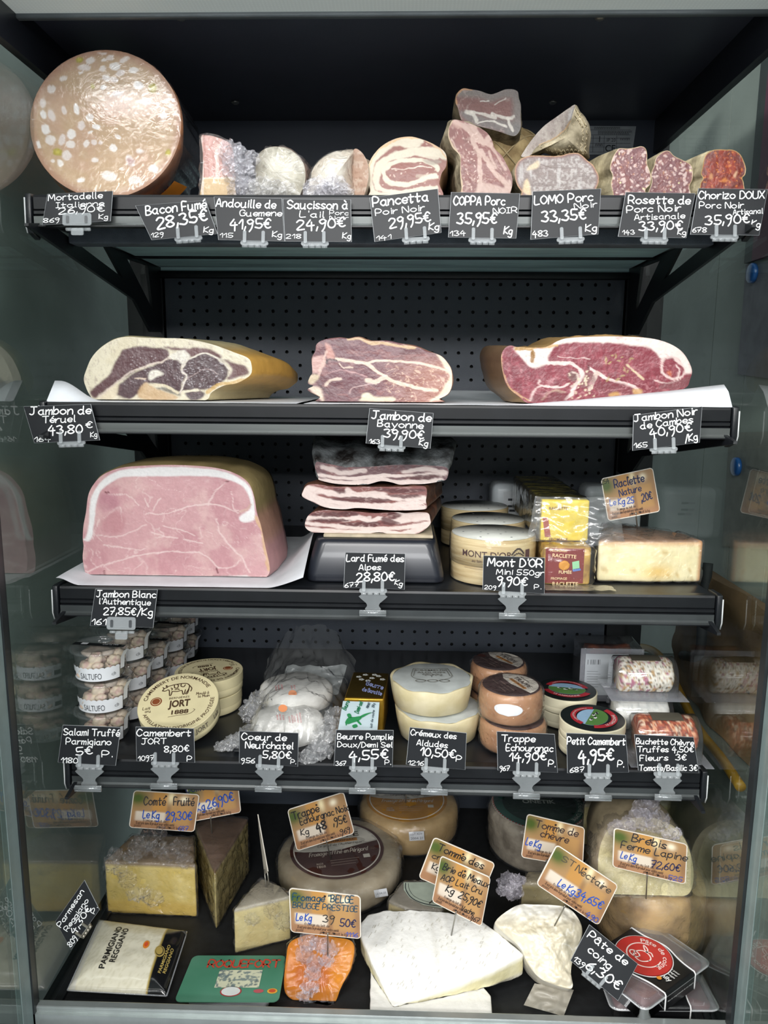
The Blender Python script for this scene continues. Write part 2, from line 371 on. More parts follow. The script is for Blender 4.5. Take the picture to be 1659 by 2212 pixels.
def rrect(x0, y0, x1, y1, r=2.5, k=4):
    o = []
    for cx, cy, a0 in ((x1-r, y1-r, 0), (x0+r, y1-r, 90), (x0+r, y0+r, 180), (x1-r, y0+r, 270)): o += [(cx+r*math.cos(math.radians(a0+q*90/k)), cy+r*math.sin(math.radians(a0+q*90/k))) for q in range(k+1)]
    return o
def plane_at(u, v, Y, lean=0., turn=0.):
    """plane through pixel (u, v) at depth Y facing the camera side; lean = top tips back (deg), turn = right side goes back (deg)"""
    n = np.array([math.sin(math.radians(turn)), -math.cos(math.radians(turn)), 0]); a = math.radians(lean); n = n*math.cos(a)+np.array([0, 0, math.sin(a)])
    return U(u, v, Y), n
def loaf(root, out_px, Y, back, paint, skin, face_mat, lean=0., turn=0., zmin=None, N=200, K=40, ctr=None, dirn=(0, 1, 0), wb=(.0015, 30), bulge=.0, seed=1, face='cut_face', side='skin', fwob=.0006, smooth_out=5, skinpaint=None, down=0., facel=None):
    """a cut piece: face outline in photo pixels on a plane, then skin going back through (distance, scale, drop) rings"""
    o = np.array(out_px, float); c = o.mean(0); p0, n = plane_at(c[0], c[1], Y, lean, turn)
    O = resample(cr(o, smooth_out, True), N); cp = np.array(ctr if ctr else O.mean(0))
    P3 = np.array([UP(a, b, p0, n) for a, b in O]); C3 = UP(cp[0], cp[1], p0, n)
    V, X = [C3], [cp]; fs = []
    for k in range(1, K+1):
        t = k/K; V += list(C3+(P3-C3)*t-n*0*t); X += list(cp+(O-cp)*t)
    V = np.array(V); X = np.array(X); r2 = np.r_[0, np.repeat(np.arange(1, K+1)/K, N)]
    V = V+np.outer(bulge*(1-r2**2), n)
    if fwob: V = V+np.outer(fwob*(fbm(X[:, 0], X[:, 1], 22, seed)-.5)*2*(r2 < .999), n)
    fs += [(0, 1+i, 1+(i+1) % N) for i in range(N)]
    for k in range(K-1):
        a = 1+k*N; fs += [(a+i, a+N+i, a+N+(i+1) % N, a+(i+1) % N) for i in range(N)]
    if zmin is not None: V[:, 2] = np.maximum(V[:, 2], zmin)
    D = np.array(dirn, float); D /= np.linalg.norm(D); rings = []
    for b in [(0, 1)]+list(back):
        d, s, dz, dx = (tuple(b)+(0, 0))[:4]; rings.append(C3+(P3-C3)*s+D*d+np.array([dx, 0, dz]))
    R = np.array(rings)
    g = loft(R, True, False, True); g = wob(g, wb[0], wb[1], seed); g[0][:N] = P3
    if zmin is not None: g[0][:, 2] = np.maximum(g[0][:, 2], zmin)
    sp = None
    if skinpaint:
        X2 = np.vstack([np.vstack([O]*len(rings)), cp[None]]); sp = skinpaint(X2[:, 0], X2[:, 1], np.r_[np.repeat([q[0] for q in [(0,)]+list(back)], N), back[-1][0]])
    mk(side, g, skin, root, paint=sp)
    mk(face, (V, fs), face_mat, root, paint=paint(X[:, 0], X[:, 1]).c, label=facel)
    return dict(P3=P3, C3=C3, D=D, n=n, O=O, rings=R)
# ================================================================ the setting: refrigerated case
S1, S2, S3, S4, DK = 1.6735, 1.4165, 1.1681,   .9156, .565      # shelf tops and deck
SH = [S1, S2, S3, S4]
YF, YB, XG, HW = .9964, 1.4744, .47, .452
m_panel = mat('powder_coated_navy_panel', '3b424c', .42, .0, .06, 14, .0004, 900, spec=.5)
m_black = mat('black_coated_steel', '121519', .38, .0, .1, 30, .0002, 700)
m_gloss = mat('black_price_rail_plastic', '131518', .36, .0, .1, 30, spec=.35)
m_silver = mat('rail_aluminium_sheen', '5e6261', .42, .5, .1, 60, stretch=(.05, 1, 1))
m_teal = mat('teal_galvanised_sheet', 'd0f4f8', .5, 0., .1, 6, stretch=(1, 6, 6))
m_deck = mat('matt_black_deck_mat', '16181a', .62, .0, .15, 80, .0003, 900)
m_grey = mat('grey_case_trim', '5c6264', .35, .2, .06, 20)
def struct(name, g, m, parent=None, **k): return tag(mk(name, g, m, parent, **k), kind='structure')
# perforated back panel: a real sheet with 25 mm pitched holes
def peg(x0, x1, z1, nx, nz, r=.0034, Y=YB):
    V, Fc = [], []; pt = .025
    for j in range(nz):
        for i in range(nx):
            cx, cz = x0+i*pt, z1-j*pt; b = len(V); h = pt/2
            V += [(cx+a*h, Y, cz+c*h) for a, c in ((-1, -1), (0, -1), (1, -1), (1, 0), (1, 1), (0, 1), (-1, 1), (-1, 0))]
            V += [(cx+r*math.cos(t), Y, cz+r*math.sin(t)) for t in [math.radians(-135+45*k) for k in range(8)]]
            V += [(cx+r*math.cos(t), Y+.002, cz+r*math.sin(t)) for t in [math.radians(-135+45*k) for k in range(8)]]
            for k in range(8):
                k2 = (k+1) % 8; Fc += [(b+k, b+k2, b+8+k2, b+8+k), (b+8+k, b+8+k2, b+16+k2, b+16+k)]
    xl, xr, zt, zb = x0-pt/2, x0+(nx-.5)*pt, z1+pt/2, z1-(nz-.5)*pt
    for a in ((-.4285, xl, zb, zt), (xr, .4285, zb, zt), (-.4285, .4285, zt, zt+.006), (-.4285, .4285, .56, zb)):
        b = len(V); V += [(a[0], Y, a[2]), (a[1], Y, a[2]), (a[1], Y, a[3]), (a[0], Y, a[3])]; Fc.append((b, b+1, b+2, b+3))
    return np.array(V), Fc
wb_ = struct('wall_back', join(box(-.5, .5, YB+.02, YB+.05, .5, 2.0), box(-.5, -.432, YB-.004, YB+.02, .5, 1.64), box(.432, .5, YB-.004, YB+.02, .5, 1.64)), m_black, smooth=False)
struct('perforated_panel', peg(-.4, .4, 1.6236, 33, 36), m_panel, wb_, smooth=False)
struct('panel_top_lip', box(-.436, .436, YB-.012, YB+.003, 1.632, 1.645, .002), m_black, wb_)
struct('back_sheet', box(-.438, .438, YB-.001, YB+.004, 1.645, 1.70), m_teal, wb_, smooth=False)
struct('upper_back_panel', box(-.47, .47, YB-.008, YB+.004, 1.70, 1.907), mat('upper_dark_panel', '3a404c', .4, 0, .05, 12), wb_, smooth=False)
ce = struct('ceiling', box(-.49, .49, .60, 1.5, 1.905, 1.935), mat('canopy_underside', '41434f', .36, 0, .05, 12), smooth=False)
for s in (-1, 1):
    struct('canopy_side_trim', box(s*.4685-.006, s*.4685+.006, .62, 1.475, 1.850, 1.906), mat('canopy_trim_black', '15171c', .3, 0, .05), ce, smooth=False)
m_glass = film('clear_pane_glass', 'eef3f1', 0., rough=.0, bump=0, ior=1.52)
for s, nm in ((-1, 'left'), (1, 'right')):
    struct('wall_'+nm, box(s*XG-.003, s*XG+.003, .905, YB+.004, .56, 1.905), m_glass, smooth=False)
    g = struct('trim_'+('1' if s < 0 else '2'), box(s*.472-.006, s*.472+.004, .893, .907, .575, 1.905), mat('dark_pane_gasket', '24282a', .4), smooth=False)
    struct('clear_edge_strip', box(s*.474-.004, s*.474+.004, .868, .892, .575, 1.905), mat('frosted_door_edge', '8fa09f', .3, 0, .05, alpha=.55), g, smooth=False)
    struct('window_'+('1' if s < 0 else '2'), box(s*.474-.003, s*.474+.003, .58, .868, .575, 1.905), m_glass, smooth=False)
struct('wall_left_outer', box(-.605, -.575, .45, 3.0, .4, 2.1), mat('grey_neighbour_side', 'a5afaa', .6, 0, .1, 5), smooth=False)
wr = struct('wall_right_outer', join(box(.63, .66, 1.56, 3.2, .3, 2.1), box(.63, .66, 1.405, 1.557, .3, 2.1), box(.63, .66, 1.26, 1.402, .3, 2.1), box(.63, .66, .5, 1.257, .3, 2.1)), mat('pale_grey_wall_panels', 'a0a7a1', .55, 0, .07, 6), smooth=False)
struct('maroon_band', box(.622, .632, .5, 1.395, 1.655, 2.1), mat('maroon_board', '6b3a50', .5), wr, smooth=False)
struct('dark_jamb', box(.622, .632, 1.395, 1.425, 1.655, 2.1), mat('dark_jamb_grey', '3d4444', .5), wr, smooth=False)
fl = struct('floor', box(-.4665, .4665, .9115, 1.52, DK-.03, DK), m_deck, smooth=False)
struct('trim_3', join(box(-.476, .476, .898, .911, .587, .6015, .002), box(-.476, .476, .893, .899, .578, .594)), mat('satin_alu_front_strip', 'a9b0af', .28, .6, .04), smooth=False)
struct('trim_5', join(*[box(min(s*.4550, s*.4664), max(s*.4550, s*.4664), .9115, YB-.01, DK+.0002, DK+.005) for s in (-1, 1)]+[box(min(s*.474, s*.482), max(s*.474, s*.482), .90, YB, .30, DK+.006) for s in (-1, 1)]), m_black, smooth=False)
struct('trim_4', box(-.485, .485, .880, .897, .30, .577, .003), mat('grey_front_apron', '4a5154', .4, .1, .05), smooth=False)
# screws in the canopy
for k, (u, v) in enumerate(((390, 37), (1296, 37), (508, 220), (1194, 220))):
    p = UZ(u, v, 1.905)
    tag(mk('screw', lathe([(.0065, 0), (.0065, -.0015), (.0045, -.0035), (.001, -.004)], p, 20), mat('screw_zinc', '9a9a98', .3, .7), base=p), ['round screw head in the canopy, front left', 'round screw head in the canopy, front right', 'round screw head in the canopy, rear left, right of the mortadella', 'round screw head in the canopy, rear right, above the dark sausages'][k], 'screw', 'canopy screws')
# canopy light: diffuser with a dotted prismatic sheet in a frame
cl = thing('canopy_light', 'long white light diffuser strip across the top of the case', 'light', (0, .95, 1.89))
md = bpy.data.materials.new('prismatic_diffuser'); md.use_nodes = True; nt = md.node_tree; b = nt.nodes['Principled BSDF']; tc = nt.nodes.new('ShaderNodeTexCoord'); vo = nt.nodes.new('ShaderNodeTexVoronoi')
vo.inputs['Scale'].default_value = 220; vo.inputs['Randomness'].default_value = 0; nt.links.new(tc.outputs['Object'], vo.inputs['Vector']); rp = nt.nodes.new('ShaderNodeMapRange')
rp.inputs[2].default_value = .5; rp.inputs[3].default_value = .34; rp.inputs[4].default_value = .15; nt.links.new(vo.outputs[0], rp.inputs[0])
nt.links.new(rp.outputs[0], b.inputs['Emission Strength']); b.inputs['Emission Color'].default_value = (.85, .93, .9, 1); b.inputs['Base Color'].default_value = (.5, .55, .53, 1)
mk('diffuser', box(-.48, .48, .62, 1.026, 1.893, 1.899), md, cl, smooth=False)
mk('frame', join(box(-.488, .488, 1.026, 1.036, 1.888, 1.905, .002), box(-.488, .488, .61, .62, 1.888, 1.905)), m_grey, cl)
# rating plate on the upper back panel
rp_ = thing('rating_plate', 'white printed rating plate with CE mark on the dark back panel', 'label', U(1310, 300, YB-.009))
q = [U(1255, 272, YB-.0085), U(1374, 273, YB-.0085), U(1365, 334, YB-.0085), U(1250, 334, YB-.0085)]
mk('plate', prism(q, (0, -.0006, 0)), mat('plate_silver', 'aab0b5', .45), rp_, smooth=False)
yq = YB-.0095; gs = []
def pt(s, u, v, w, Y=yq, b=.0): gs.append(place_text(s, U(u, v, Y), (1, 0, 0), (0, 0, 1), w=w*pxm(Y), bold=b))
pt('I', 1294, 307, 1.6); pt('IP 20', 1311, 306, 17); pt('CE', 1307, 327, 20, b=.02)
for v in (281, 292, 299, 310, 318, 329):
    a, c = U(1272, v, yq), U(1362, v, yq); gs.append(([a, c, c+[0, 0, .0005], a+[0, 0, .0005]], [(0, 1, 2, 3)]))
for u in (1281, 1305, 1332):
    a, c = U(u, 293, yq), U(u-1, 329, yq); gs.append(([a, c, c+[.0006, 0, 0], a+[.0006, 0, 0]], [(0, 1, 2, 3)]))
for (u, v, w) in ((1292, 287, 66), (1292, 291, 60), (1284, 279, 50), (1340, 303, 18), (1286, 316, 14)):
    pt('n'*int(w/4), u, v, w)
mk('print', join(*gs)[:2], mat('plate_ink', '2a2d33', .6), rp_, smooth=False)
# ---------------------------------------------------------------- shelves
prof = [(.012, 0), (.0, 0), (-.001, -.003), (-.001, -.017), (.001, -.018), (-.002, -.0195), (-.002, -.023), (.0005, -.0245), (-.003, -.026), (-.003, -.034), (-.005, -.0365), (-.009, -.038), (-.009, -.0395), (.004, -.0395), (.008, -.036), (.012, -.02)]
BR = [(57, 482), (57, 488), (288, 648), (324, 717), (352, 717), (346, 574), (232, 531), (111, 482)]
BH = [[(118, 492), (226, 533), (262, 600)], [(271, 558), (316, 573), (328, 672)]]
def rail(z):
    P = np.array([(-.442, YF+a, z+b) for a, b in prof]); g = prism(P, (.884, 0, 0))
    mi = [0, 0]+[1 if k in (8, 9, 10) else 0 for k in range(len(prof))]; return g[0], g[1], mi
for k, z in enumerate(SH):
    nm = ['topmost black display shelf, carrying cut sausages', 'second black shelf from the top, carrying three raw hams', 'third black shelf, carrying the cooked ham and bacon slabs', 'lowest black shelf, carrying small boxed cheeses'][k]
    t = thing('display_shelf', nm, 'shelf', (0, 1.2, z-.02), 'case shelves')
    mk('shelf_board', box(-.445, .445, YF+.006, YB-.014, z-.022, z-.0015, .002), mat('shelf_satin_black', '1b1e22', .3, 0, .08, 30), t)
    mk('price_rail', rail(z), [m_gloss, m_silver if k < 2 else mat('grey_rail_lip', '4b4f50', .28, .5, .05)], t, smooth=False)  # lip lighter on the top two rails, their reflections put into the colour
    for s in (-1, 1):
        e = mk('end_cap', prism([(s*.444, YF+a, z+b) for a, b in ((.004, .002), (-.004, .001), (-.0055, -.036), (-.002, -.046), (.016, -.052), (.03, -.02), (.03, .001))], (s*.0075, 0, 0), .0012), m_black, t)
        mk('cap_edge', tube([(s*.4515, YF-.0045, z-.004), (s*.4515, YF-.006, z-.036), (s*.4515, YF-.002, z-.046)], .0009, 6), mat('pale_cap_edge', 'b9bdbd', .4), e)
        o2 = [UX(u, v, -.437)[1:] for u, v in BR]; hs = [[UX(u, v, -.437)[1:] for u, v in h] for h in BH]
        g = curve2d([o2]+hs, .0025); v = g[0]; w3 = np.stack([s*.437+v[:, 2], v[:, 0], v[:, 1]-S1+z], 1)
        mk('bracket', (w3, g[1]), m_black, t, smooth=False)
    if k == 0:
        a, c = U(195, 487, 1.075), U(195, 527, 1.075)
        mk('light_housing', box(-.433, .433, 1.07, 1.10, c[2], z-.02, .002), mat('textured_black_housing', '50575f', .5, 0, .1, 60, .0008, 900), t)
        zz = z-.0225; y0, y1 = UZ(850, 527, zz)[1], UZ(850, 553, zz)[1]
        mk('underside_sheet', box(-.43, .43, 1.10, YB-.02, zz-.001, zz+.002), m_teal, t, smooth=False)
        mk('cross_lip', box(-.436, .436, y1, y1+.012, zz-.004, zz, .001), m_black, t)
# ================================================================ top shelf: cut sausages
def zc(sc, x0, y0, P): return [(x0+a/sc, y0+b/sc) for a, b in P]
A = lambda *P: zc(4.1475, 410, 270, P)
B = lambda *P: zc(4.608, 780, 180, P)
Cc = lambda *P: zc(6.144, 1050, 210, P)
D_ = lambda *P: zc(4.377, 1280, 300, P)
E_ = lambda *P: zc(3.386, 150, 700, P)
F_ = lambda *P: zc(4.608, 640, 710, P)
G_ = lambda *P: zc(3.253, 1020, 700, P)
H_ = lambda *P: zc(2.9105, 110, 970, P)
I_ = lambda *P: zc(4.4838, 630, 930, P)
m_meat = mat('cut_meat', rough=.36, attr=True, gain=.8, var=.05, vs=260, bump=.0004, bs=300)
m_dry = mat('dry_cut_meat', rough=.55, attr=True, gain=.88, var=.14, vs=420, bump=.0008, bs=420)
m_film = film('cling_film', haze=.05, rough=.10, bump=.006, bs=38, gain=1.3)
m_filmh = film('bunched_cling_film', haze=.24, hazecol='f6f4fb', rough=.12, bump=.002, bs=120, gain=1.6)
m_filmf = film('tight_cling_film', haze=.02, rough=.09, bump=.0007, bs=110, gain=2.1)
m_mould = mat('moulded_casing', 'b3a68a', .8, var=.2, vs=36, col2='574d3a', bump=.002, bs=140)
def base(u, v, Y, z): p = U(u, v, Y); return (p[0], p[1], z)
def cover(name, g, parent, m, off=.002, amp=.0025, sc=40, maxlen=.012, seed=1, zmin=None, ridged=True):
    """cling film drawn round a solid: a slightly larger, crinkled skin"""
    g2 = subdiv(g, maxlen=maxlen); N = normals(g2); g2 = (g2[0]+N*off, g2[1]); g2 = wob(g2, amp, sc, seed, ridged, zmin=zmin)
    return mk(name, g2, m, parent)
def scrunch(name, pts, parent, m, seed=1, amp=.5, sc=55):
    """bunched-up film: small crumpled facets along a chain of (point, radius)"""
    gs = []
    for k, (p, r) in enumerate(pts):
        rd = random.Random(seed+k); n = 16; Q = Matrix.Rotation(rd.uniform(-.6, .6), 3, 'Y') @ Matrix.Rotation(rd.uniform(-.5, .5), 3, 'X'); V = []
        for j in range(n):
            for i in range(n):
                a, b = i/(n-1)*2-1, j/(n-1)*2-1; rr = max(abs(a), abs(b)); l = math.hypot(a, b) or 1; a, b = a*rr/l, b*rr/l
                nv = lambda o: mnoise.noise((a*3.1+seed+k*3, b*3.1, o)); q = Vector((a*1.15+.3*nv(1), -.55*(1-rr*rr)+.5*nv(2)+.3*mnoise.noise((a*8, b*8, seed+k)), b*1.1+.3*nv(3)))
                V.append(np.array(p)+np.array(Q @ q)*r)
        V = np.array(V); V[:, 2] = np.maximum(V[:, 2], ZMIN[0]); gs.append((V, [(j*n+i, j*n+i+1, (j+1)*n+i+1, (j+1)*n+i) for j in range(n-1) for i in range(n-1)]))
    return mk(name, join(*gs)[:2], m, parent, smooth=False)
ZMIN = [S1+.0006]
# --- mortadella
t = thing('mortadella', 'huge round film-wrapped mortadella studded with white fat and pistachio', 'sausage', base(228, 430, 1.07, S1))
mo = [(228+163*math.cos(a), 268+160*math.sin(a)) for a in np.linspace(0, 2*math.pi, 40, endpoint=False)]
MF = [(770, 515, 45, 30), (940, 490, 32, 25), (980, 565, 48, 38), (875, 585, 30, 28), (1030, 620, 42, 30), (1140, 597, 46, 30), (905, 662, 40, 26), (972, 676, 36, 24), (1185, 727, 46, 36), (540, 670, 38, 26), (720, 575, 62, 28), (880, 745, 30, 22), (690, 620, 28, 12), (440, 985, 30, 58), (390, 1105, 38, 48), (430, 1195, 48, 44), (530, 1190, 28, 52), (610, 1145, 42, 44), (605, 1230, 45, 36), (545, 940, 22, 40), (650, 930, 26, 52), (765, 1000, 36, 34), (695, 1070, 32, 44), (820, 1080, 38, 24), (740, 1225, 26, 34), (805, 1215, 26, 28), (965, 1260, 40, 34), (1005, 1165, 30, 18), (570, 1325, 44, 44), (515, 1390, 24, 34), (810, 1365, 34, 22), (1110, 1370, 36, 58), (1310, 1440, 46, 32), (930, 1500, 70, 46), (1150, 1535, 60, 38), (690, 1535, 36, 20), (1040, 1440, 26, 12), (1195, 1290, 40, 18), (1395, 985, 32, 34), (440, 760, 40, 36), (365, 880, 28, 46), (330, 1230, 18, 40), (1240, 870, 50, 30), (1000, 800, 50, 26), (370, 980, 26, 40), (450, 1370, 20, 16), (860, 1215, 20, 20), (770, 1125, 26, 12), (1060, 510, 50, 22), (870, 455, 40, 12), (890, 510, 26, 14)]
MP = [(680, 512, 34, 26), (1305, 750, 40, 46), (790, 735, 20, 26), (490, 1295, 46, 36), (1432, 1305, 30, 30)]
def p_mort(x, y):
    p = Paint(x, y, 'c9a983'); r = np.hypot((x-228)/163, (y-268)/160)
    p.mix(sm(r, .86, 1.0)*.75, 'b5836b'); p.noise(60, 'c99f86', .45, .7, .5)
    rd = random.Random(4); wx, wy = p.warp(2.0, 7, 3)
    for k, (cx, cy, a, b) in enumerate(MF):
        cx, cy, a, b = cx/3.95, cy/3.95, a/3.95, b/3.95; th = rd.uniform(-.5, .5); dx, dy = wx-cx, wy-cy
        d = np.hypot((dx*math.cos(th)+dy*math.sin(th))/a, (-dx*math.sin(th)+dy*math.cos(th))/b); p.mix(1-sm(d, .82, 1.05), ['f0e6de', 'e9dcd4', 'f5efe9'][k % 3])
    p.blob([(1095/3.95, 1345/3.95), (1150/3.95, 1360/3.95), (1120/3.95, 1400/3.95), (1090/3.95, 1385/3.95)], 'b98e88', .8)
    for cx, cy, a, b in MP:
        d = np.hypot((wx-cx/3.95)/(a/3.95), (wy-cy/3.95)/(b/3.95)); p.mix(1-sm(d, .8, 1.05), 'b3a32c'); p.mix((1-sm(d, .3, .6))*.7, 'd9c94a')
    return p
m_moskin = mat('mortadella_casing', 'c58a62', .4, var=.12, vs=30, col2='9c6a4a', bump=.001, bs=80)
L1 = loaf(t, mo, 1.065, [(.006, 1.012), (.05, 1.01, 0, -.012), (.10, .985, 0, -.026), (.12, .9, 0, -.03), (.125, .5, 0, -.03)], p_mort, m_moskin, m_meat, lean=5, zmin=S1, N=240, K=70, fwob=.0003)
q = [UP(u, v, L1['C3']-L1['n']*-.0005, L1['n']) for u, v in [(300, 404), (350, 378), (358, 392), (312, 418)]]
q2 = [np.array(a)+np.array([.004, .03, -.006]) for a in (q[3], q[2])]
# orange label wrapping the casing under the face
lab = [U(298, 420, 1.08), U(352, 382, 1.08), U(364, 398, 1.10), U(318, 428, 1.10)]
ff = []
for k in (0, 1):
    rr = [L1['C3']+(L1['P3']-L1['C3'])*s+L1['n']*o for s, o in [(q, .0022) for q in np.linspace(.02, .96, 24)]+[(.985, .0018)]+[ (1.012, -.002), (1.018, -.03), (1.02, -.07), (1.0, -.11)]]
g = loft(rr, True, True, False); g2 = wob(g, .0012, 90, 3, True, zmin=S1); nf = 24*240; g2[0][:nf] = g[0][:nf]; g2[0][-1] = g[0][-1]; g = g2
mk('cling_film', g, m_filmf, t)
ang = [math.radians(a) for a in np.linspace(40, 72, 12)]; rw = []
for o in (-.012, -.045):
    rw.append([L1['C3']+np.array([math.cos(a)*.1055, 0, -math.sin(a)*.1037])*1.012+np.array([.0, -o, 0])+np.array([-o*-.24*-1, 0, 0]) for a in ang])
g = loft(rw, False, False, False); lb = mk('label', g, mat('orange_paper_label', 'd98a2a', .5), t)
pr = []
for k in range(9):
    a = ang[1+k]; c = L1['C3']+np.array([math.cos(a)*.1055, 0, -math.sin(a)*.1037])*1.016; d_ = np.array([-.24*.016, .016, 0]); e_ = np.array([-math.sin(a), 0, -math.cos(a)])*.0022
    c = c+np.array([-.24*.02, .02, 0]); pr.append((np.array([c, c+d_, c+d_+e_, c+e_]), [(0, 1, 2, 3)]))
mk('print', join(*pr)[:2], mat('label_print_red', '8c2320', .5), lb, smooth=False)
# --- bacon piece with pink rind over yellow fat
t = thing('bacon_piece', 'film-wrapped pink and yellow bacon wedge beside the mortadella', 'bacon', base(470, 430, 1.06, S1))
fa = A((100, 105), (150, 92), (250, 112), (370, 175), (400, 330), (410, 480), (405, 560), (400, 690), (110, 690), (112, 480), (118, 250))
def p_bac(x, y):
    p = Paint(x, y, 'd49a8c'); zy = (y-270)*4.1475
    p.noise(9, 'ecc9ba', .45, .62, .8, 3, 1., .16); p.noise(7, 'b9705f', .55, .68, .7, 9, 1., .14)
    p.mix(sm(zy, 462, 478), 'd9b57a'); p.noise(40, 'e6cf9a', .4, .65, .5, 4) if False else None
    p.line(A((110, 480), (400, 470)), 1.6, 'f0ddc0'); p.line(A((106, 110), (120, 480), (112, 640)), 2.5, 'efe0d4', .7); return p
m_bside = mat('bacon_side_fat', 'cdb4a2', .5, var=.12, vs=30, col2='a88a78')
loaf(t, fa, 1.055, [(.03, 1, 0, -.008), (.09, 1.0, 0, -.02), (.10, .8, 0, -.02)], p_bac, m_bside, m_meat, turn=6, zmin=S1, N=160, K=40, smooth_out=3)
p0, n = plane_at(470, 350, 1.052, 0, 6); f3 = lambda u, v: UP(u, v, p0, n)
g = prism([f3(*q)+np.array([0, -.004, 0]) for q in A((95, 95), (160, 82), (260, 100), (385, 165), (415, 330), (420, 680), (95, 680), (100, 300))], (-.018, .10, 0))
cover('cling_film', g, t, m_film, .001, .002, 60, .012, 2, S1)
scrunch('bunched_film', [(f3(*q)+np.array([0, o, 0]), r) for q, r, o in ((A((370, 260))[0], .014, -.008), (A((440, 330))[0], .017, -.006), (A((410, 430))[0], .014, -.008), (A((500, 460))[0], .014, -.006), (A((520, 560))[0], .013, -.006), (A((430, 600))[0], .012, -.004), (A((560, 300))[0], .009, 0))], t, m_filmh, 11, .55)
# --- andouille end
t = thing('andouille', 'grey-white rounded andouille end in crinkled cling film, right of the bacon', 'sausage', base(610, 430, 1.07, S1))
def p_and(x, y):
    p = Paint(x, y, 'b9b2a0'); p.noise(26, 'd3ccb8', .45, .65, .8); p.noise(8, 'e2dccb', .5, .7, .5, 7, 1, .4); p.noise(14, '948c7a', .6, .75, .6, 12); return p
an = A((590, 330), (610, 270), (670, 215), (750, 195), (860, 205), (940, 250), (1010, 330), (1035, 420), (1030, 520), (990, 620), (960, 690), (610, 690), (590, 480))
L = loaf(t, an, 1.065, [(.006, 1.03), (.03, 1.04, 0, .003), (.12, 1.02, 0, .01), (.13, .8, 0, .01)], p_and, mat('brown_andouille_skin', '8a6f5c', .5, var=.15, vs=40, col2='5f4a3d', bump=.001), m_meat, turn=-6, zmin=S1, bulge=.012)
rr = [L['C3']+(L['P3']-L['C3'])*s+L['n']*o for s, o in ((.02, .0155), (.3, .0145), (.55, .012), (.75, .009), (.9, .006), (1.0, .003), (1.06, -.004), (1.07, -.03), (1.06, -.08))]
mk('cling_film', wob(loft(rr, True, True, False), .0022, 60, 5, True, zmin=S1), m_film, t)
p0 = L['C3']; f3 = lambda u, v: UP(u, v, p0+np.array([0, -.018, 0]), np.array([0, -1, 0]))
scrunch('bunched_film', [(f3(*A(q)[0]), r) for q, r in (((640, 560), .013), ((760, 590), .015), ((880, 610), .013), ((580, 600), .012), ((700, 640), .012))], t, film('soft_bunched_film', haze=.2, hazecol='f6f4f2', rough=.1, bump=.003, bs=60, gain=1.5), 21, .5)
# --- garlic sausage, dome to the left, cut slice to the right
t = thing('garlic_sausage', 'pale domed garlic sausage half in film, cut side turned right', 'sausage', base(735, 430, 1.08, S1))
sa = A((1085, 470), (1110, 380), (1190, 290), (1290, 240), (1400, 222), (1470, 222), (1460, 300), (1450, 420), (1460, 560), (1470, 690), (1070, 690))
def p_sau(x, y):
    p = Paint(x, y, 'd3c7b4'); p.noise(24, 'e6dfd0', .45, .65, .8, 3, 1, .6); p.noise(9, 'b5a48f', .58, .72, .5, 5, 1, .5); return p
L = loaf(t, sa, 1.06, [(.02, 1.03, 0, .004), (.06, 1.03, 0, .02), (.10, .95, 0, .03), (.12, .5, 0, .03)], p_sau, mat('garlic_sausage_skin', 'cbbba6', .45, var=.1, vs=40), m_meat, turn=14, zmin=S1, bulge=.022, N=160)
cf = A((1468, 222), (1540, 245), (1590, 340), (1600, 480), (1560, 640), (1540, 690), (1460, 690), (1450, 420))
def p_cs(x, y):
    p = Paint(x, y, 'c9a893'); p.noise(10, 'ddc7b6', .5, .65, .8); p.noise(6, 'a97f6c', .6, .72, .5, 8); return p
loaf(t, cf, 1.055, [(.03, 1., 0, .002), (.08, .95, 0, .0)], p_cs, mat('garlic_sausage_skin', 'cbbba6'), m_meat, turn=-40, zmin=S1, N=100, K=24, face='cut_slice', side='slice_edge')
f3 = lambda u, v: UP(u, v, (0, 1.035, 0), np.array([0, -1., 0]))
scrunch('bunched_film', [(f3(*A(q)[0]), r) for q, r in (((1120, 560), .014), ((1200, 610), .013), ((1310, 560), .014), ((1380, 600), .011), ((1110, 640), .012), ((1260, 530), .010))], t, m_filmh, 31, .5)
mk('cling_film', wob(loft([L['C3']+(L['P3']-L['C3'])*s+L['n']*o for s, o in ((.02, .0255), (.3, .0235), (.55, .018), (.75, .012), (.9, .007), (1.0, .003), (1.06, -.01), (1.07, -.05))], True, True, False), .0012, 70, 6, True, zmin=S1), m_film, t)
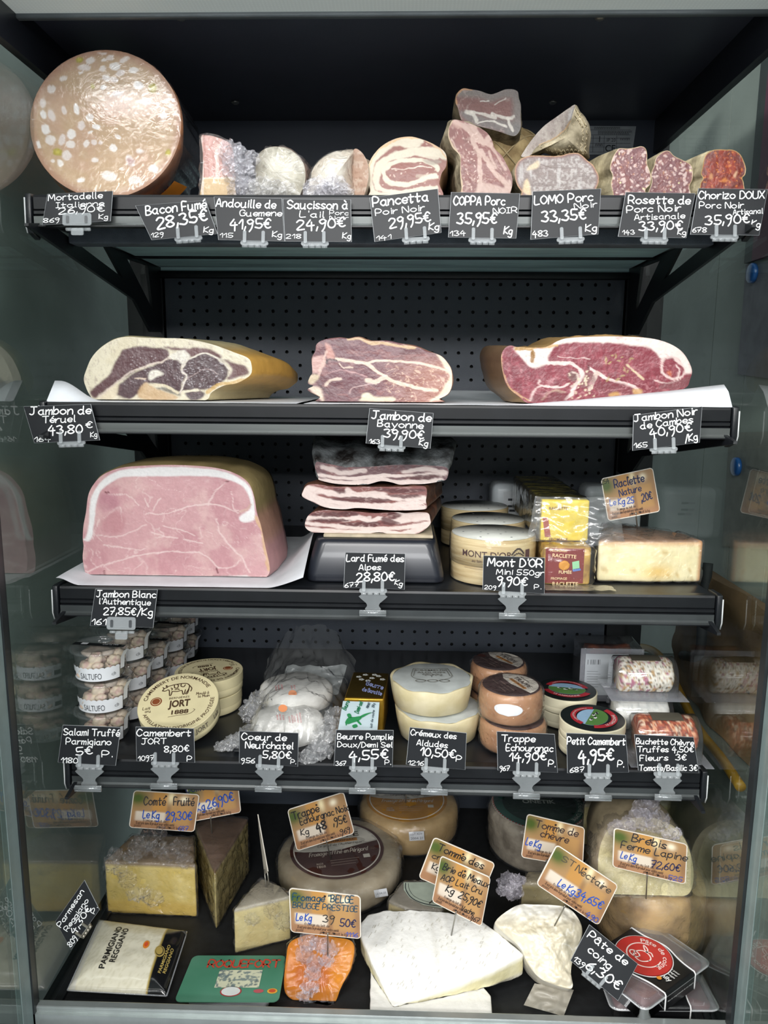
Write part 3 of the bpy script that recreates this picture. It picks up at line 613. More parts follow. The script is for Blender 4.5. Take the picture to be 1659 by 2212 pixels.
# --- pancetta
t = thing('pancetta', 'rolled pancetta half showing a cream and red spiral cut face', 'pancetta', base(880, 430, 1.07, S1))
pa = B((62, 900), (75, 810), (120, 720), (200, 630), (330, 555), (480, 530), (600, 555), (720, 605), (820, 670), (852, 740), (845, 830), (800, 900), (780, 1000), (770, 1150), (130, 1150), (90, 1060))
def p_pan(x, y):
    p = Paint(x, y, '8c5347')
    cr_ = 'd6cab4'
    p.line(B((100, 1090), (78, 930), (95, 810), (190, 680), (330, 590), (480, 560), (600, 575)), 11, cr_, 1, 2)
    p.line(B((330, 590), (450, 605), (560, 595)), 11, cr_, 1, 2); p.line(B((200, 640), (400, 545), (560, 545)), 4, 'd6b07a', .8)
    p.line(B((165, 1040), (150, 930), (200, 800), (330, 725), (470, 690), (620, 668), (740, 690), (810, 720)), 11, cr_, 1, 3)
    p.line(B((610, 670), (760, 680), (830, 730)), 13, cr_); p.line(B((330, 730), (560, 700), (760, 740)), 6, cr_, .8)
    p.line(B((170, 1020), (230, 1060), (380, 1080), (560, 1060)), 5, cr_); p.line(B((100, 1090), (250, 1110), (420, 1090), (740, 1040)), 8, cr_)
    p.line(B((230, 940), (225, 870), (300, 800), (420, 770), (620, 770), (740, 820), (760, 860)), 6, cr_); p.line(B((230, 930), (290, 990), (430, 1005), (560, 975), (660, 930), (740, 920)), 7, cr_)
    p.line(B((300, 850), (420, 860), (560, 830), (700, 840)), 1.2, 'e0cdbd', .9); p.line(B((560, 920), (640, 930), (760, 930)), 4, cr_)
    p.blob(B((610, 760), (760, 760), (800, 790), (700, 810)), '8f8374', .7); p.blob(B((250, 890), (330, 860), (620, 860), (700, 880), (560, 950), (330, 965)), '87554c', .6)
    p.flecks(120, .5, 1.1, 'd9bfae', 5, .8, asp=3); p.line(B((60, 950), (80, 820), (200, 640), (480, 532), (720, 610), (850, 740)), 2, 'd9b48a', .9); return p
loaf(t, pa, 1.062, [(.006, 1.01), (.06, 1.02, 0, .004), (.15, .98, 0, .008), (.165, .6)], p_pan, mat('pancetta_rind', 'bb9270', .5, var=.15, vs=30, col2='7d6a50'), m_meat, lean=4, zmin=S1, N=220, K=60)
# --- coppa pieces
def p_coppa(x, y):
    p = Paint(x, y, '824d47'); p.noise(16, '70413b', .45, .65, .6); w = 'bd9f92'
    p.line(B((930, 390), (1010, 420), (1080, 500), (1130, 600), (1170, 720), (1180, 850), (1185, 980), (1160, 1080)), 7, w, .95, 4)
    p.line(B((1100, 400), (1160, 500), (1220, 590), (1290, 540)), 9, w, .85, 5); p.line(B((1040, 420), (1110, 490), (1180, 560), (1290, 620)), 8, w, .8, 5)
    p.line(B((1190, 680), (1270, 800), (1340, 900), (1420, 970), (1470, 1040)), 7, w, .95, 4); p.line(B((1270, 680), (1290, 750), (1340, 840)), 3.5, w, .8); p.line(B((1300, 640), (1380, 760), (1440, 860)), 4, w, .7)
    p.blob(B((1170, 1080), (1180, 1000), (1290, 1000), (1420, 1030), (1480, 960), (1500, 1060), (1480, 1090)), w, .9, 5); p.line(B((900, 560), (960, 690), (1000, 720)), 1.5, w, .7)
    p.blob(B((900, 380), (980, 390), (1000, 450), (930, 440)), 'c9a596', .6); p.flecks(60, .6, 1.3, 'd9bdb0', 8, .8, B((900, 480))[0][0:1]+B((1180, 480))[0][0:1]+(B((0, 480))[0][1], B((0, 1060))[0][1]), 3)
    p.veins(16, w, .05, .5, 6); p.line(B((905, 380), (870, 470), (900, 620), (985, 730), (990, 900), (1010, 1080)), 2.2, 'c8b18f', .8); return p
co1 = B((905, 372), (955, 363), (1040, 385), (1130, 420), (1240, 480), (1300, 560), (1330, 650), (1400, 720), (1450, 810), (1500, 920), (1505, 1010), (1485, 1090), (1470, 1150), (1015, 1150), (1000, 1040), (985, 900), (985, 730), (910, 640), (868, 540), (870, 460))
t = thing('coppa', 'marbled coppa half standing cut side out, front of its pile', 'cured meat', base(1040, 430, 1.05, S1), 'coppa pieces')
loaf(t, co1, 1.045, [(.008, 1.03, 0, -.002), (.05, 1.04, 0, -.004), (.11, 1.0, 0, -.006), (.16, .8, 0, -.02), (.175, .4, 0, -.02)], p_coppa, mat('moulded_casing', ''), m_meat, lean=5, zmin=S1, N=200, K=50, ctr=B((1180, 780))[0], wb=(.004, 40))
t = thing('coppa', 'grey-red coppa piece balanced on top of the pile, cut side out', 'cured meat', base(1060, 300, 1.12, 1.742), 'coppa pieces')
def p_cop2(x, y):
    p = Paint(x, y, '7d5852'); r = dseg(x, y, B((990, 60), (1180, 70), (1290, 110), (1420, 70), (1550, 80), (1585, 200), (1580, 450), (1500, 520))); p.mix((1-sm(r, 8, 24))*.75, '7f7d78')
    p.blob(B((1000, 280), (1200, 320), (1560, 400), (1560, 520), (1300, 470), (1050, 380)), '7b7774', .8, 6, 20, 6); w = 'd6cfc4'
    p.line(B((1050, 290), (1120, 310), (1150, 370)), 7, w, .85); p.line(B((1100, 290), (1200, 300), (1330, 345)), 4, w, .8); p.line(B((1300, 310), (1470, 350), (1520, 330)), 4, w, .8); p.line(B((1460, 350), (1480, 410), (1510, 470)), 4, w, .9)
    p.line(B((1160, 400), (1250, 380), (1350, 390), (1440, 430)), 2.4, w, .9); p.line(B((1180, 180), (1270, 170)), 1.6, w, .8); p.line(B((1330, 210), (1440, 150)), 1.5, w, .6); p.veins(18, 'b9a59d', .05, .4, 4)
    p.line(B((1090, 60), (1000, 60), (945, 130), (945, 200)), 4, 'b98a62', .9); return p
co2 = B((1010, 52), (1090, 60), (1180, 75), (1280, 108), (1350, 95), (1430, 62), (1510, 60), (1560, 85), (1570, 150), (1590, 220), (1588, 320), (1590, 430), (1560, 500), (1510, 525), (1400, 490), (1300, 460), (1180, 430), (1020, 380), (985, 330), (965, 250), (940, 190), (950, 110))
loaf(t, co2, 1.10, [(.006, 1.02), (.03, 1.04, -.008), (.09, 1.0, -.022), (.13, .7, -.03), (.14, .3, -.03)], p_cop2, mat('dark_moulded_casing', '7d7158', .85, var=.25, vs=60, col2='3f382a', bump=.002, bs=150), m_dry, lean=-6, N=200, K=46, wb=(.003, 50))
m_net = mat('netted_casing', 'bdb094', .8, var=.2, vs=40, col2='71664f', bump=.0015, bs=160)
def net_on(rings, parent, m, name='netting', r=.0011, step=9, slant=3, lift=1.01):
    """string netting: crossing cords lying on a skin made of rings"""
    R = np.array(rings); k, n = R.shape[:2]; c = R.mean(1); gs = []
    for s in (1, -1):
        for i in range(0, n, step):
            P = [];
            for a in np.linspace(0, k-1.001, k*3):
                b = int(a); fr = a-b; j = (i+s*a*slant) % n; j0 = int(j); j1 = (j0+1) % n; fj = j-j0
                q = (R[b, j0]*(1-fj)+R[b, j1]*fj)*(1-fr)+(R[b+1, j0]*(1-fj)+R[b+1, j1]*fj)*fr; cc = c[b]*(1-fr)+c[b+1]*fr; P.append(cc+(q-cc)*lift)
            gs.append(tube(P, r, 5))
    return mk(name, join(*gs)[:2], m, parent)
t = thing('coppa', 'netted yellowish coppa lying at the back under the topmost piece', 'cured meat', base(1100, 430, 1.17, S1), 'coppa pieces')
rg = []
for a in np.linspace(0, 1, 9):
    c = U(1010+150*a, 352, 1.17); rad = .048*math.sin(math.pi*(.12+.76*a))**.5; rg.append([c+np.array([0, math.cos(q)*rad, max(math.sin(q)*rad*1.05, S1-c[2]+.0005)]) for q in np.linspace(0, 2*math.pi, 36, endpoint=False)])
g = wob(loft(rg), .002, 60, 4); mk('casing', g, mat('yellow_netted_casing', 'b9a274', .8, var=.25, vs=50, col2='7a6440', bump=.002), t)
net_on(rg, t, mat('string_netting', '9c8a66', .9), step=6, slant=1.5)
# --- lomo pieces
def p_lomo(x, y):
    p = Paint(x, y, '8e827d'); p.noise(5, 'b9b1ac', .45, .62, .8, 3); p.noise(22, '857570', .5, .7, .6, 6, 1, .6); p.noise(7, '7a6b68', .6, .72, .7, 11, .35, 1.6)
    p.noise(16, 'c9c5c2', .55, .68, .5, 15, 1.8, .3)
    d = dseg(x, y, np.vstack([cr(lo1, 4, True), lo1[:1]])); p.mix((1-sm(d, 3, 8))*.8, '83605b'); p.blob(Cc((540, 960), (640, 860), (700, 850), (690, 930), (610, 965)), 'd8c3a4', .9)
    p.blob(Cc((530, 1100), (560, 1110), (600, 1290), (560, 1300), (480, 1240)), 'd9c09a', .9); p.line(Cc((720, 890), (860, 935), (980, 930)), 1, '6c5c58', .7); p.mix((1-sm(d, .8, 2.5)), 'b58a63'); return p
lo1 = Cc((385, 940), (430, 850), (500, 800), (600, 775), (740, 775), (900, 780), (1010, 770), (1100, 745), (1210, 740), (1270, 770), (1340, 835), (1420, 900), (1460, 970), (1495, 1050), (1490, 1140), (1460, 1220), (1440, 1340), (560, 1340), (470, 1250), (410, 1160), (385, 1060))
t = thing('lomo', 'floury grey lomo half lying flat with its oval cut face out', 'cured meat', base(1205, 430, 1.05, S1), 'lomo pieces')
loaf(t, lo1, 1.045, [(.006, 1.02), (.04, 1.05), (.10, 1.0), (.13, .7), (.14, .3)], p_lomo, m_mould, m_dry, lean=4, zmin=S1, N=220, K=50, wb=(.003, 60))
def p_lomo2(x, y):
    p = Paint(x, y, 'a69a92'); p.noise(14, 'bdb3aa', .45, .65, .7, 4, 1, .5); p.noise(8, '8d7f78', .55, .7, .6, 9); p.line(Cc((1180, 110), (1190, 230), (1080, 380), (900, 560), (720, 640)), 2.4, 'c5a57c', .9)
    p.blob(Cc((1090, 240), (1130, 170), (1180, 160), (1170, 240), (1090, 310)), 'd9d5d2', .8); return p
lo2 = Cc((1185, 100), (1120, 130), (950, 250), (760, 390), (610, 560), (500, 720), (470, 790), (590, 770), (680, 650), (830, 600), (960, 520), (1090, 400), (1180, 270), (1215, 180))
t = thing('lomo', 'lomo half in a diamond-netted casing propped on the flat one', 'cured meat', base(1205, 335, 1.10, 1.735), 'lomo pieces')
L = loaf(t, lo2, 1.085, [(.001, 1.01)], p_lomo2, m_mould, m_dry, turn=8, lean=14, N=180, K=40, wb=(.0, 60))
O2 = resample(cr(np.array(Cc((1185, 102), (1250, 190), (1320, 280), (1355, 400), (1360, 520), (1340, 660), (1330, 770), (1180, 750), (1000, 770), (850, 740), (720, 690), (600, 760), (680, 650), (830, 600), (960, 520), (1090, 400), (1180, 270))), 5, True), 120)
c2 = O2.mean(0); rg = []
for s, Y, dz in ((1.0, 1.088, 0), (1.0, 1.075, 0), (.93, 1.064, 0), (.78, 1.056, 0), (.55, 1.050, 0), (.28, 1.046, 0)):
    rg.append([U(*(c2+(q-c2)*s), Y) for q in O2])
fr = np.array(rg)
bk = [[U(*(c2+(q-c2)*s+np.array([4, 8])), Y) for q in O2] for s, Y in ((1.0, 1.10), (.95, 1.15), (.6, 1.18))]
g = wob(loft(list(rg[::-1])+bk), .0015, 60, 6); mk('casing', g, m_net, t)
gs = []
for s in (1, -1):
    for k in range(-9, 10):
        a0 = np.array([1230, 300])+np.array([k*9, 0]); P = []
        for q in np.linspace(-75, 75, 60):
            uv = a0+np.array([q*.62*s, q])
            if inside(np.array([uv[0]]), np.array([uv[1]]), O2)[0]:
                t_ = 0; dd = uv-c2; best = None
                for (sc_, Y_) in ((1.0, 1.075), (.93, 1.064), (.78, 1.056), (.55, 1.050), (.28, 1.046), (.02, 1.0455)):
                    if best is None and not inside(np.array([uv[0]]), np.array([uv[1]]), c2+(O2-c2)*sc_)[0]: best = Y_+.006
                P.append(U(uv[0], uv[1], (best or 1.0465)-.0015))
            else:
                if len(P) > 3: gs.append(tube(cr(P, 2), .0009, 5))
                P = []
        if len(P) > 3: gs.append(tube(P, .0009, 5))
mk('netting', join(*gs)[:2], mat('pale_string_netting', 'a89a7c', .9), t)
# --- rosette, two slices of the same black-pork sausage, and the chorizo
def p_ros(seed, O):
    def f(x, y):
        p = Paint(x, y, '733f42'); p.noise(12, '8a514c', .45, .65, .7, seed); x0, x1, y0, y1 = x.min(), x.max(), y.min(), y.max(); p.flecks(70, 1.2, 3.6, 'd2b8b0', seed, .9, (x0, x1, y0, y1), 2.2); p.flecks(40, .8, 2, 'c48a5f', seed+3, .5, (x0, x1, y0, y1), 2); p.flecks(160, .4, 1.2, 'cfa9a2', seed+5, .7, (x0, x1, y0, y1), 2); p.flecks(5, 1.0, 1.8, 'efe2a8', seed+9, 1, (x0, x1, y0, y1), 1.1)
        d = dseg(x, y, np.vstack([cr(np.array(O), 4, True), O[:1]])); p.mix((1-sm(d, .6, 1.8)), 'c9b189'); return p
    return f
r1 = D_((230, 110), (260, 88), (330, 92), (400, 82), (460, 70), (500, 90), (517, 150), (515, 230), (535, 290), (552, 350), (545, 430), (500, 480), (490, 560), (230, 560), (190, 500), (175, 420), (190, 350), (165, 280), (185, 190))
r2 = D_((600, 180), (640, 140), (690, 112), (730, 118), (770, 160), (840, 195), (920, 235), (945, 290), (945, 380), (915, 450), (900, 560), (540, 560), (530, 500), (560, 410), (552, 330), (580, 260))
m_ros = mat('floury_sausage_skin', 'c6b996', .8, var=.2, vs=34, col2='6e634c', bump=.0015, bs=150)
t = thing('rosette', 'rosette sausage half with coarse pink face, touching the grey lomo', 'sausage', base(1350, 430, 1.05, S1), 'rosette halves')
loaf(t, r1, 1.04, [(.006, 1.03, 0, -.002), (.04, 1.06, 0, -.014), (.10, 1.0, 0, -.034), (.15, .8, 0, -.05), (.16, .3, 0, -.05)], p_ros(4, r1), m_ros, m_meat, zmin=S1, N=180, K=44)
t = thing('rosette', 'rosette sausage half with a peaked top, between its twin and the chorizo', 'sausage', base(1455, 430, 1.06, S1), 'rosette halves')
loaf(t, r2, 1.05, [(.006, 1.03, 0, -.002), (.04, 1.04, 0, -.008), (.10, 1.0, 0, -.02), (.14, .8, 0, -.03), (.15, .3, 0, -.03)], p_ros(8, r2), m_ros, m_meat, zmin=S1, N=180, K=44)
ch = D_((1050, 210), (1070, 150), (1130, 110), (1190, 100), (1260, 102), (1330, 105), (1390, 140), (1425, 200), (1450, 280), (1440, 340), (1415, 370), (1430, 430), (1400, 520), (1050, 520), (1020, 430), (1045, 375), (1025, 330), (1040, 270))
def p_chor(x, y):
    p = Paint(x, y, '842a18'); c = (1280+1240/4.377, 300+300/4.377); d = np.hypot(x-c[0], y-c[1]); p.mix(sm(d, 26, 44)*.7, '6d3a36'); p.noise(9, 'a13a22', .45, .62, .8, 3); p.flecks(50, .7, 2.0, 'd9803a', 6, .8, None, 3)
    p.flecks(60, .5, 1.4, 'c0603a', 9, .8, None, 3); p.blob(D_((1335, 350), (1355, 305), (1370, 320), (1350, 370)), 'e6b893'); p.blob(D_((1100, 345), (1120, 325), (1130, 370), (1105, 380)), 'dba070', .9); p.blob(D_((1215, 390), (1250, 370), (1280, 400), (1240, 410)), 'e08a40', .8)
    dd = dseg(x, y, np.vstack([cr(np.array(ch), 4, True), ch[:1]])); p.mix((1-sm(dd, .6, 2)), 'd0a765'); return p
t = thing('chorizo', 'orange-red chorizo half, last sausage on the right of the top shelf', 'sausage', base(1565, 430, 1.05, S1))
loaf(t, ch, 1.04, [(.006, 1.03, 0, -.002), (.04, 1.04, 0, -.012), (.10, 1.0, 0, -.028), (.14, .8, 0, -.04), (.15, .3, 0, -.04)], p_chor, m_ros, m_meat, zmin=S1, N=180, K=44)
# ================================================================ second shelf: three raw hams on paper
m_paper = mat('white_butcher_paper', 'd7dbe0', .55, var=.04, vs=30, bump=.0006, bs=40)
def sheet(name, label, u0, u1, z, Y0, Y1, lift, seed, base_uv, cat='paper'):
    """paper laid on a shelf: fn lift(s, t) gives its height"""
    a, b = U(u0, base_uv, Y0), U(u1, base_uv, Y0)
    def fn(s, t_):
        x = a[0]+(b[0]-a[0])*s; y = Y0+(Y1-Y0)*t_; return (x, y, z+.0006+lift(s, t_)+.0007*abs(mnoise.noise((x*14+seed, y*14, 0))))
    g = grid(fn, 70, 26); g2 = (g[0]+np.array([0, 0, -.0003]), [f[::-1] for f in g[1]])
    o = mk(name, g, m_paper, base=(float((a+b)[0]/2), (Y0+Y1)/2, z)); return tag(o, label, cat)
sheet('paper_sheet', 'white paper sheet under the dark-grey ham, its corner curling up at the glass', 100, 640, S2, 1.0, 1.36, lambda s, t_: .027*float(sm(np.array(.19-s), 0, .17))*min(1, t_/.08)*(1-min(1, max(0, t_-.08)/.06)), 1, 868)
sheet('paper_sheet', 'long white paper sheet under the middle and right hams, right end raised', 655, 1583, S2, .998, 1.40, lambda s, t_: .034*max(0, (s-.5)/.5)**1.2*min(1, t_/.07)*(1-min(1, max(0, t_-.07)/.06))+.05*max(0, t_-.75), 2, 870)
def p_ter(x, y):
    p = Paint(x, y, 'e8dfc6'); m = '523a3e'; p.noise(40, 'ddd0b0', .5, .7, .5)
    p.blob(E_((150, 500), (220, 430), (300, 360), (350, 250), (400, 190), (500, 162), (620, 170), (700, 180), (730, 220), (720, 250), (650, 280), (520, 320), (440, 370), (330, 440), (230, 510), (190, 545)), '5f3f42', 1, 3)
    p.blob(E_((690, 165), (850, 175), (980, 175), (1060, 195), (1110, 240), (1090, 250), (1000, 215), (880, 240), (840, 200), (740, 185)), '6a4543')
    p.blob(E_((320, 490), (400, 410), (480, 350), (600, 310), (700, 265), (780, 258), (825, 270), (820, 330), (850, 380), (820, 450), (800, 490), (700, 450), (560, 435), (530, 490), (440, 545), (360, 530)), m)
    p.blob(E_((830, 300), (900, 240), (1000, 215), (1080, 240), (1150, 310), (1160, 370), (1120, 420), (1050, 470), (960, 480), (850, 480), (815, 480), (850, 400), (825, 340)), '4f393c'); p.blob(E_((1130, 260), (1200, 280), (1290, 310), (1305, 360), (1200, 400), (1150, 400), (1190, 350), (1170, 300)), '6d4b49'); p.blob(E_((850, 500), (950, 490), (990, 510), (960, 550), (880, 550)), '5b4a4c')
    p.blob(E_((580, 400), (590, 350), (640, 335), (690, 365), (640, 385), (600, 410)), 'eae4d6', 1, 1); p.blob(E_((730, 250), (760, 210), (840, 190), (880, 240), (830, 290), (780, 260)), 'ece6d8', 1, 2)
    p.line(E_((220, 530), (380, 400), (470, 340), (620, 290), (740, 250)), 2.2, 'd9c7bb', .9); p.line(E_((480, 395), (560, 405)), 2.2, 'd9c2ae', .9); p.line(E_((825, 300), (830, 350), (860, 385), (820, 470), (805, 500)), 2, 'e3d7cb'); p.line(E_((830, 320), (870, 260), (1000, 215), (1120, 280), (1165, 330)), 2, 'e3dacb')
    p.line(E_((860, 400), (1000, 330), (1090, 370)), .8, 'b7a09c', .7); p.flecks(190, .35, .9, 'cfc8cc', 3, .75, E_((820, 240))[0][:1]+E_((1130, 0))[0][:1]+(E_((0, 240))[0][1], E_((0, 470))[0][1]), 1.5); p.flecks(90, .35, .8, 'c9bfc2', 4, .7, E_((440, 240))[0][:1]+E_((830, 0))[0][:1]+(E_((0, 230))[0][1], E_((0, 430))[0][1]), 1.5)
    p.noise(5, '8d7376', .6, .75, .35, 14, 1.6, .5); p.blob(E_((500, 540), (550, 430), (640, 470), (790, 530), (700, 560)), 'c9a77c', .9); p.blob(E_((640, 465), (760, 470), (810, 520), (700, 490)), '403a36', .8); p.line(E_((590, 445), (700, 452), (790, 500)), 3, 'ded1b4'); p.line(E_((830, 490), (940, 485)), 3.5, 'e9dfc8')
    p.blob(E_((230, 540), (300, 470), (360, 440), (340, 530), (300, 550)), 'e3d4b8', .9); p.line(E_((1010, 500), (1100, 440), (1200, 430), (1330, 390)), 5, 'd0a95e', .8); return p
te = E_((105, 400), (125, 330), (160, 250), (220, 180), (310, 120), (400, 95), (520, 98), (640, 103), (800, 105), (950, 125), (1080, 160), (1200, 205), (1300, 245), (1330, 290), (1325, 370), (1230, 430), (1130, 450), (1040, 500), (1000, 555), (850, 560), (700, 560), (420, 560), (200, 560), (150, 520), (120, 460))
def skin_gold(c0, c1, c2, xs=(300, 560), seed=2):
    def f(x, y, d):
        p = Paint(x, y, c0); p.noise(30, c2, .45, .7, .7, seed); p.mix(sm(x, *xs)*.85, c1); return p.c
    return f
m_rind = mat('ham_rind', rough=.42, attr=True, var=.12, vs=40, bump=.001, bs=60)
t = thing('raw_ham', 'raw ham with a thick ivory fat rim, grey-purple cut face and golden shank', 'ham', base(380, 870, 1.1, S2))
loaf(t, te, 1.07, [(.006, 1.02, 0), (.03, 1.05, .0, .006), (.07, 1.05, .0, .022), (.11, .95, -.004, .045), (.15, .78, -.012, .07), (.18, .5, -.018, .085), (.19, .2, -.02, .09)], p_ter, m_rind, m_meat, lean=3, zmin=S2+.0022, N=300, K=70, side='rind', skinpaint=skin_gold('c5b991', 'd09a38', 'aa9f78', (430, 540)), wb=(.002, 25))
def p_bay(x, y):
    p = Paint(x, y, '70434b'); p.noise(40, '62393f', .45, .65, .7); w = 'e3cdba'; p.mix(sm(x, 800, 950)*sm(y, 750, 800)*.75, 'b07a66'); p.noise(6, '9d6a66', .55, .7, .5, 5, .3, 1)
    p.line(F_((400, 300), (560, 325), (700, 350), (780, 410), (880, 480), (960, 520), (1100, 560), (1250, 600), (1400, 615)), 5, w, .95, 2); p.line(F_((700, 345), (800, 320), (950, 320), (1150, 335), (1300, 360), (1450, 400), (1530, 430)), 3, w, .9, 2)
    p.line(F_((720, 510), (800, 520), (880, 490)), 8, w, .85, 5); p.line(F_((760, 540), (640, 570), (540, 600), (535, 640)), 2, 'c3a3a0', .7); p.line(F_((290, 560), (350, 515), (440, 500)), 4, w, .8); p.line(F_((430, 350), (470, 385), (560, 385)), 1.6, w, .8); p.line(F_((330, 440), (420, 410), (530, 425), (700, 470)), 1.3, 'b98d8d', .8)
    x0, y0 = F_((850, 330))[0]; x1, y1 = F_((1480, 700))[0]; ins = sm(x, x0, x0+20)*sm(y, y0, y0+6); v = Paint(x, y, '000000'); p2 = (1-sm(np.abs(fbm(p.warp(8, 16, 3)[0], p.warp(8, 16, 3)[1], 13, 8, 3)-.5), .008, .035))*ins; p.mix(p2*.75, 'e0bda6')
    p.blob(F_((650, 690), (660, 650), (720, 640), (790, 680), (960, 680), (960, 720), (650, 720)), 'ddd0b5', 1, 1); p.blob(F_((1400, 250), (1480, 300), (1550, 420), (1550, 600), (1480, 690), (1330, 720), (1430, 640), (1480, 560), (1530, 470), (1480, 390)), 'e6d6bd', .95, 2)
    p.blob(F_((160, 300), (240, 270), (290, 290), (270, 390), (220, 440), (150, 430)), 'cfa49c', .9); p.blob(F_((290, 160), (310, 145), (375, 230), (380, 300), (310, 300)), 'c79084', .95); p.line(F_((290, 330), (330, 300), (400, 320)), 3, '3b1c20', .9); p.line(F_((300, 230), (270, 330), (220, 470)), 4, 'd8b5a8', .8)
    p.blob(F_((110, 580), (230, 590), (260, 650), (270, 720), (190, 660)), 'dcc8b4', .95); p.blob(F_((110, 480), (200, 460), (220, 500), (150, 550)), 'cdbb9c', .9); p.line(F_((230, 560), (270, 600), (330, 650)), 2, '472328', .8); p.line(F_((515, 100), (640, 100), (740, 140), (860, 140), (1000, 170), (1180, 190)), 5, 'cfae84', .9); return p
by = F_((430, 88), (520, 100), (620, 85), (740, 125), (900, 118), (1050, 150), (1190, 180), (1310, 225), (1430, 265), (1500, 330), (1548, 420), (1550, 560), (1510, 650), (1420, 700), (1390, 730), (280, 730), (240, 680), (110, 610), (170, 570), (115, 545), (140, 470), (160, 440), (155, 300), (190, 220), (205, 150), (290, 105))
t = thing('raw_ham', 'boned raw ham block with a marbled red cut face, middle of the ham shelf', 'ham', base(820, 870, 1.1, S2))
loaf(t, by, 1.06, [(.006, 1.01), (.05, 1.0), (.12, .95, 0, .004), (.16, .75), (.17, .3)], p_bay, mat('trimmed_ham_skin', 'b58a70', .5, var=.15, vs=40, col2='8a5a50', bump=.002), m_meat, lean=4, zmin=S2+.0022, N=300, K=64, smooth_out=3)
def p_cam(x, y):
    p = Paint(x, y, '84323f'); p.noise(40, '732a36', .45, .65, .7); w = 'e6cfc9'; p.noise(5, 'a95560', .55, .7, .5, 5, 1, .35)
    O = np.vstack([cr(np.array(ca), 4, True), ca[:1]]); d = dseg(x, y, O)
    top = G_((290, 170), (330, 220), (380, 280), (430, 310), (520, 280), (535, 220), (600, 150), (720, 130), (900, 128), (1080, 145), (1230, 160), (1290, 200), (1330, 240), (1440, 240), (1490, 300), (1490, 350), (1540, 345), (1545, 300), (1500, 220), (1400, 130), (1250, 88), (900, 75), (650, 95), (560, 150), (480, 175), (400, 165))
    p.blob(top, 'ead9d2', 1, 3); p.line(G_((300, 175), (400, 178), (425, 190), (425, 260)), 4, 'b08a4e', 1); p.line(G_((425, 200), (425, 262)), 5, '8f6526', 1); p.line(G_((290, 150), (420, 170), (600, 150)), 3, 'c29a5a', .9)
    p.line(G_((530, 275), (640, 275), (720, 290), (760, 330), (770, 380), (720, 440), (690, 500), (660, 525)), 6, w, .95, 4); p.line(G_((830, 315), (900, 350), (960, 390), (1060, 415), (1130, 440), (1180, 480)), 4.5, w, .95); p.line(G_((880, 340), (850, 400), (820, 460)), 7, 'd5bfb4', .9, 5); p.line(G_((820, 290), (820, 330)), 2.5, '5a1a20', .9)
    p.blob(G_((670, 360), (700, 330), (740, 350), (740, 400), (700, 400)), '73524f', .9); p.blob(G_((780, 370), (830, 340), (870, 390), (830, 440), (770, 450)), '7d5352', .7); p.line(G_((700, 340), (740, 350), (745, 400), (700, 440)), 3, 'cbb7ac', .9); p.flecks(26, 1, 3, 'd9c9ae', 6, .85, G_((680, 0))[0][:1]+G_((860, 0))[0][:1]+(G_((0, 330))[0][1], G_((0, 520))[0][1]), 2)
    p.line(G_((410, 530), (440, 460), (520, 430), (600, 450), (680, 420)), 3, w, .8, 4); p.line(G_((470, 400), (470, 430), (600, 440)), 3, w, .7, 4); p.line(G_((490, 530), (560, 470), (650, 480)), 3.5, 'd2b79f', .8, 4); p.blob(G_((420, 540), (470, 480), (640, 470), (660, 540)), '6e3138', .6)
    p.blob(G_((860, 440), (960, 400), (1100, 430), (1140, 490), (960, 500), (880, 480)), '793840', .7); p.blob(G_((960, 490), (1020, 478), (1045, 500), (980, 510)), 'c59a5c', .9, 2); p.blob(G_((1130, 460), (1190, 460), (1195, 490), (1140, 495)), 'c9a06a', .9, 2)
    p.flecks(16, 1.2, 2.6, 'b7a56e', 11, .6, G_((940, 0))[0][:1]+G_((1230, 0))[0][:1]+(G_((0, 220))[0][1], G_((0, 390))[0][1]), 3.5); p.line(G_((1090, 290), (1200, 385)), 3, 'd6c4a0', .9); p.line(G_((1340, 250), (1335, 330), (1370, 370), (1430, 380), (1490, 350), (1480, 290), (1430, 245)), 4, w, .9); p.line(G_((1440, 290), (1450, 340), (1440, 380)), 1.5, w, .9); p.blob(G_((1370, 340), (1400, 330), (1400, 370)), 'c66a45', .8)
    p.line(G_((1290, 400), (1340, 410), (1400, 410), (1460, 390)), 2, w, .7); p.blob(G_((1330, 420), (1440, 400), (1530, 370), (1520, 440), (1340, 460)), '7d4b4f', .7); p.line(G_((600, 230), (720, 240), (830, 240)), 1, w, .6); p.veins(18, 'c48a8e', .03, .5, 6, .5, 1); p.line(G_((205, 210), (215, 330), (250, 430), (330, 500), (400, 540)), 2, 'c29b6e', .8); return p
ca = G_((270, 150), (310, 160), (420, 165), (520, 160), (600, 120), (680, 98), (850, 88), (1050, 88), (1250, 100), (1380, 135), (1470, 190), (1520, 260), (1545, 330), (1530, 390), (1510, 440), (1440, 470), (1330, 490), (1150, 520), (900, 545), (640, 560), (410, 560), (330, 510), (250, 440), (215, 340), (203, 230), (230, 170))
def sk_cam(x, y, d):
    p = Paint(x, y, 'a98858'); p.noise(30, '7e6238', .45, .7, .7, 3); p.mix((1-sm(x, 1060, 1180))*.97, '3d2d28'); p.noise(16, '2e2422', .55, .7, .6, 9) if False else None; return p.c
t = thing('raw_ham', 'deep red raw ham with white fat cap and dark wrinkled left flank', 'ham', base(1290, 870, 1.1, S2))
loaf(t, ca, 1.065, [(.005, 1.02, 0, -.002), (.03, 1.06, .0, -.006), (.08, 1.07, .0, -.012), (.13, .9, 0, -.012), (.17, .5)], p_cam, m_rind, m_meat, lean=2, zmin=S2+.0022, N=300, K=70, side='rind', skinpaint=sk_cam, wb=(.003, 25))
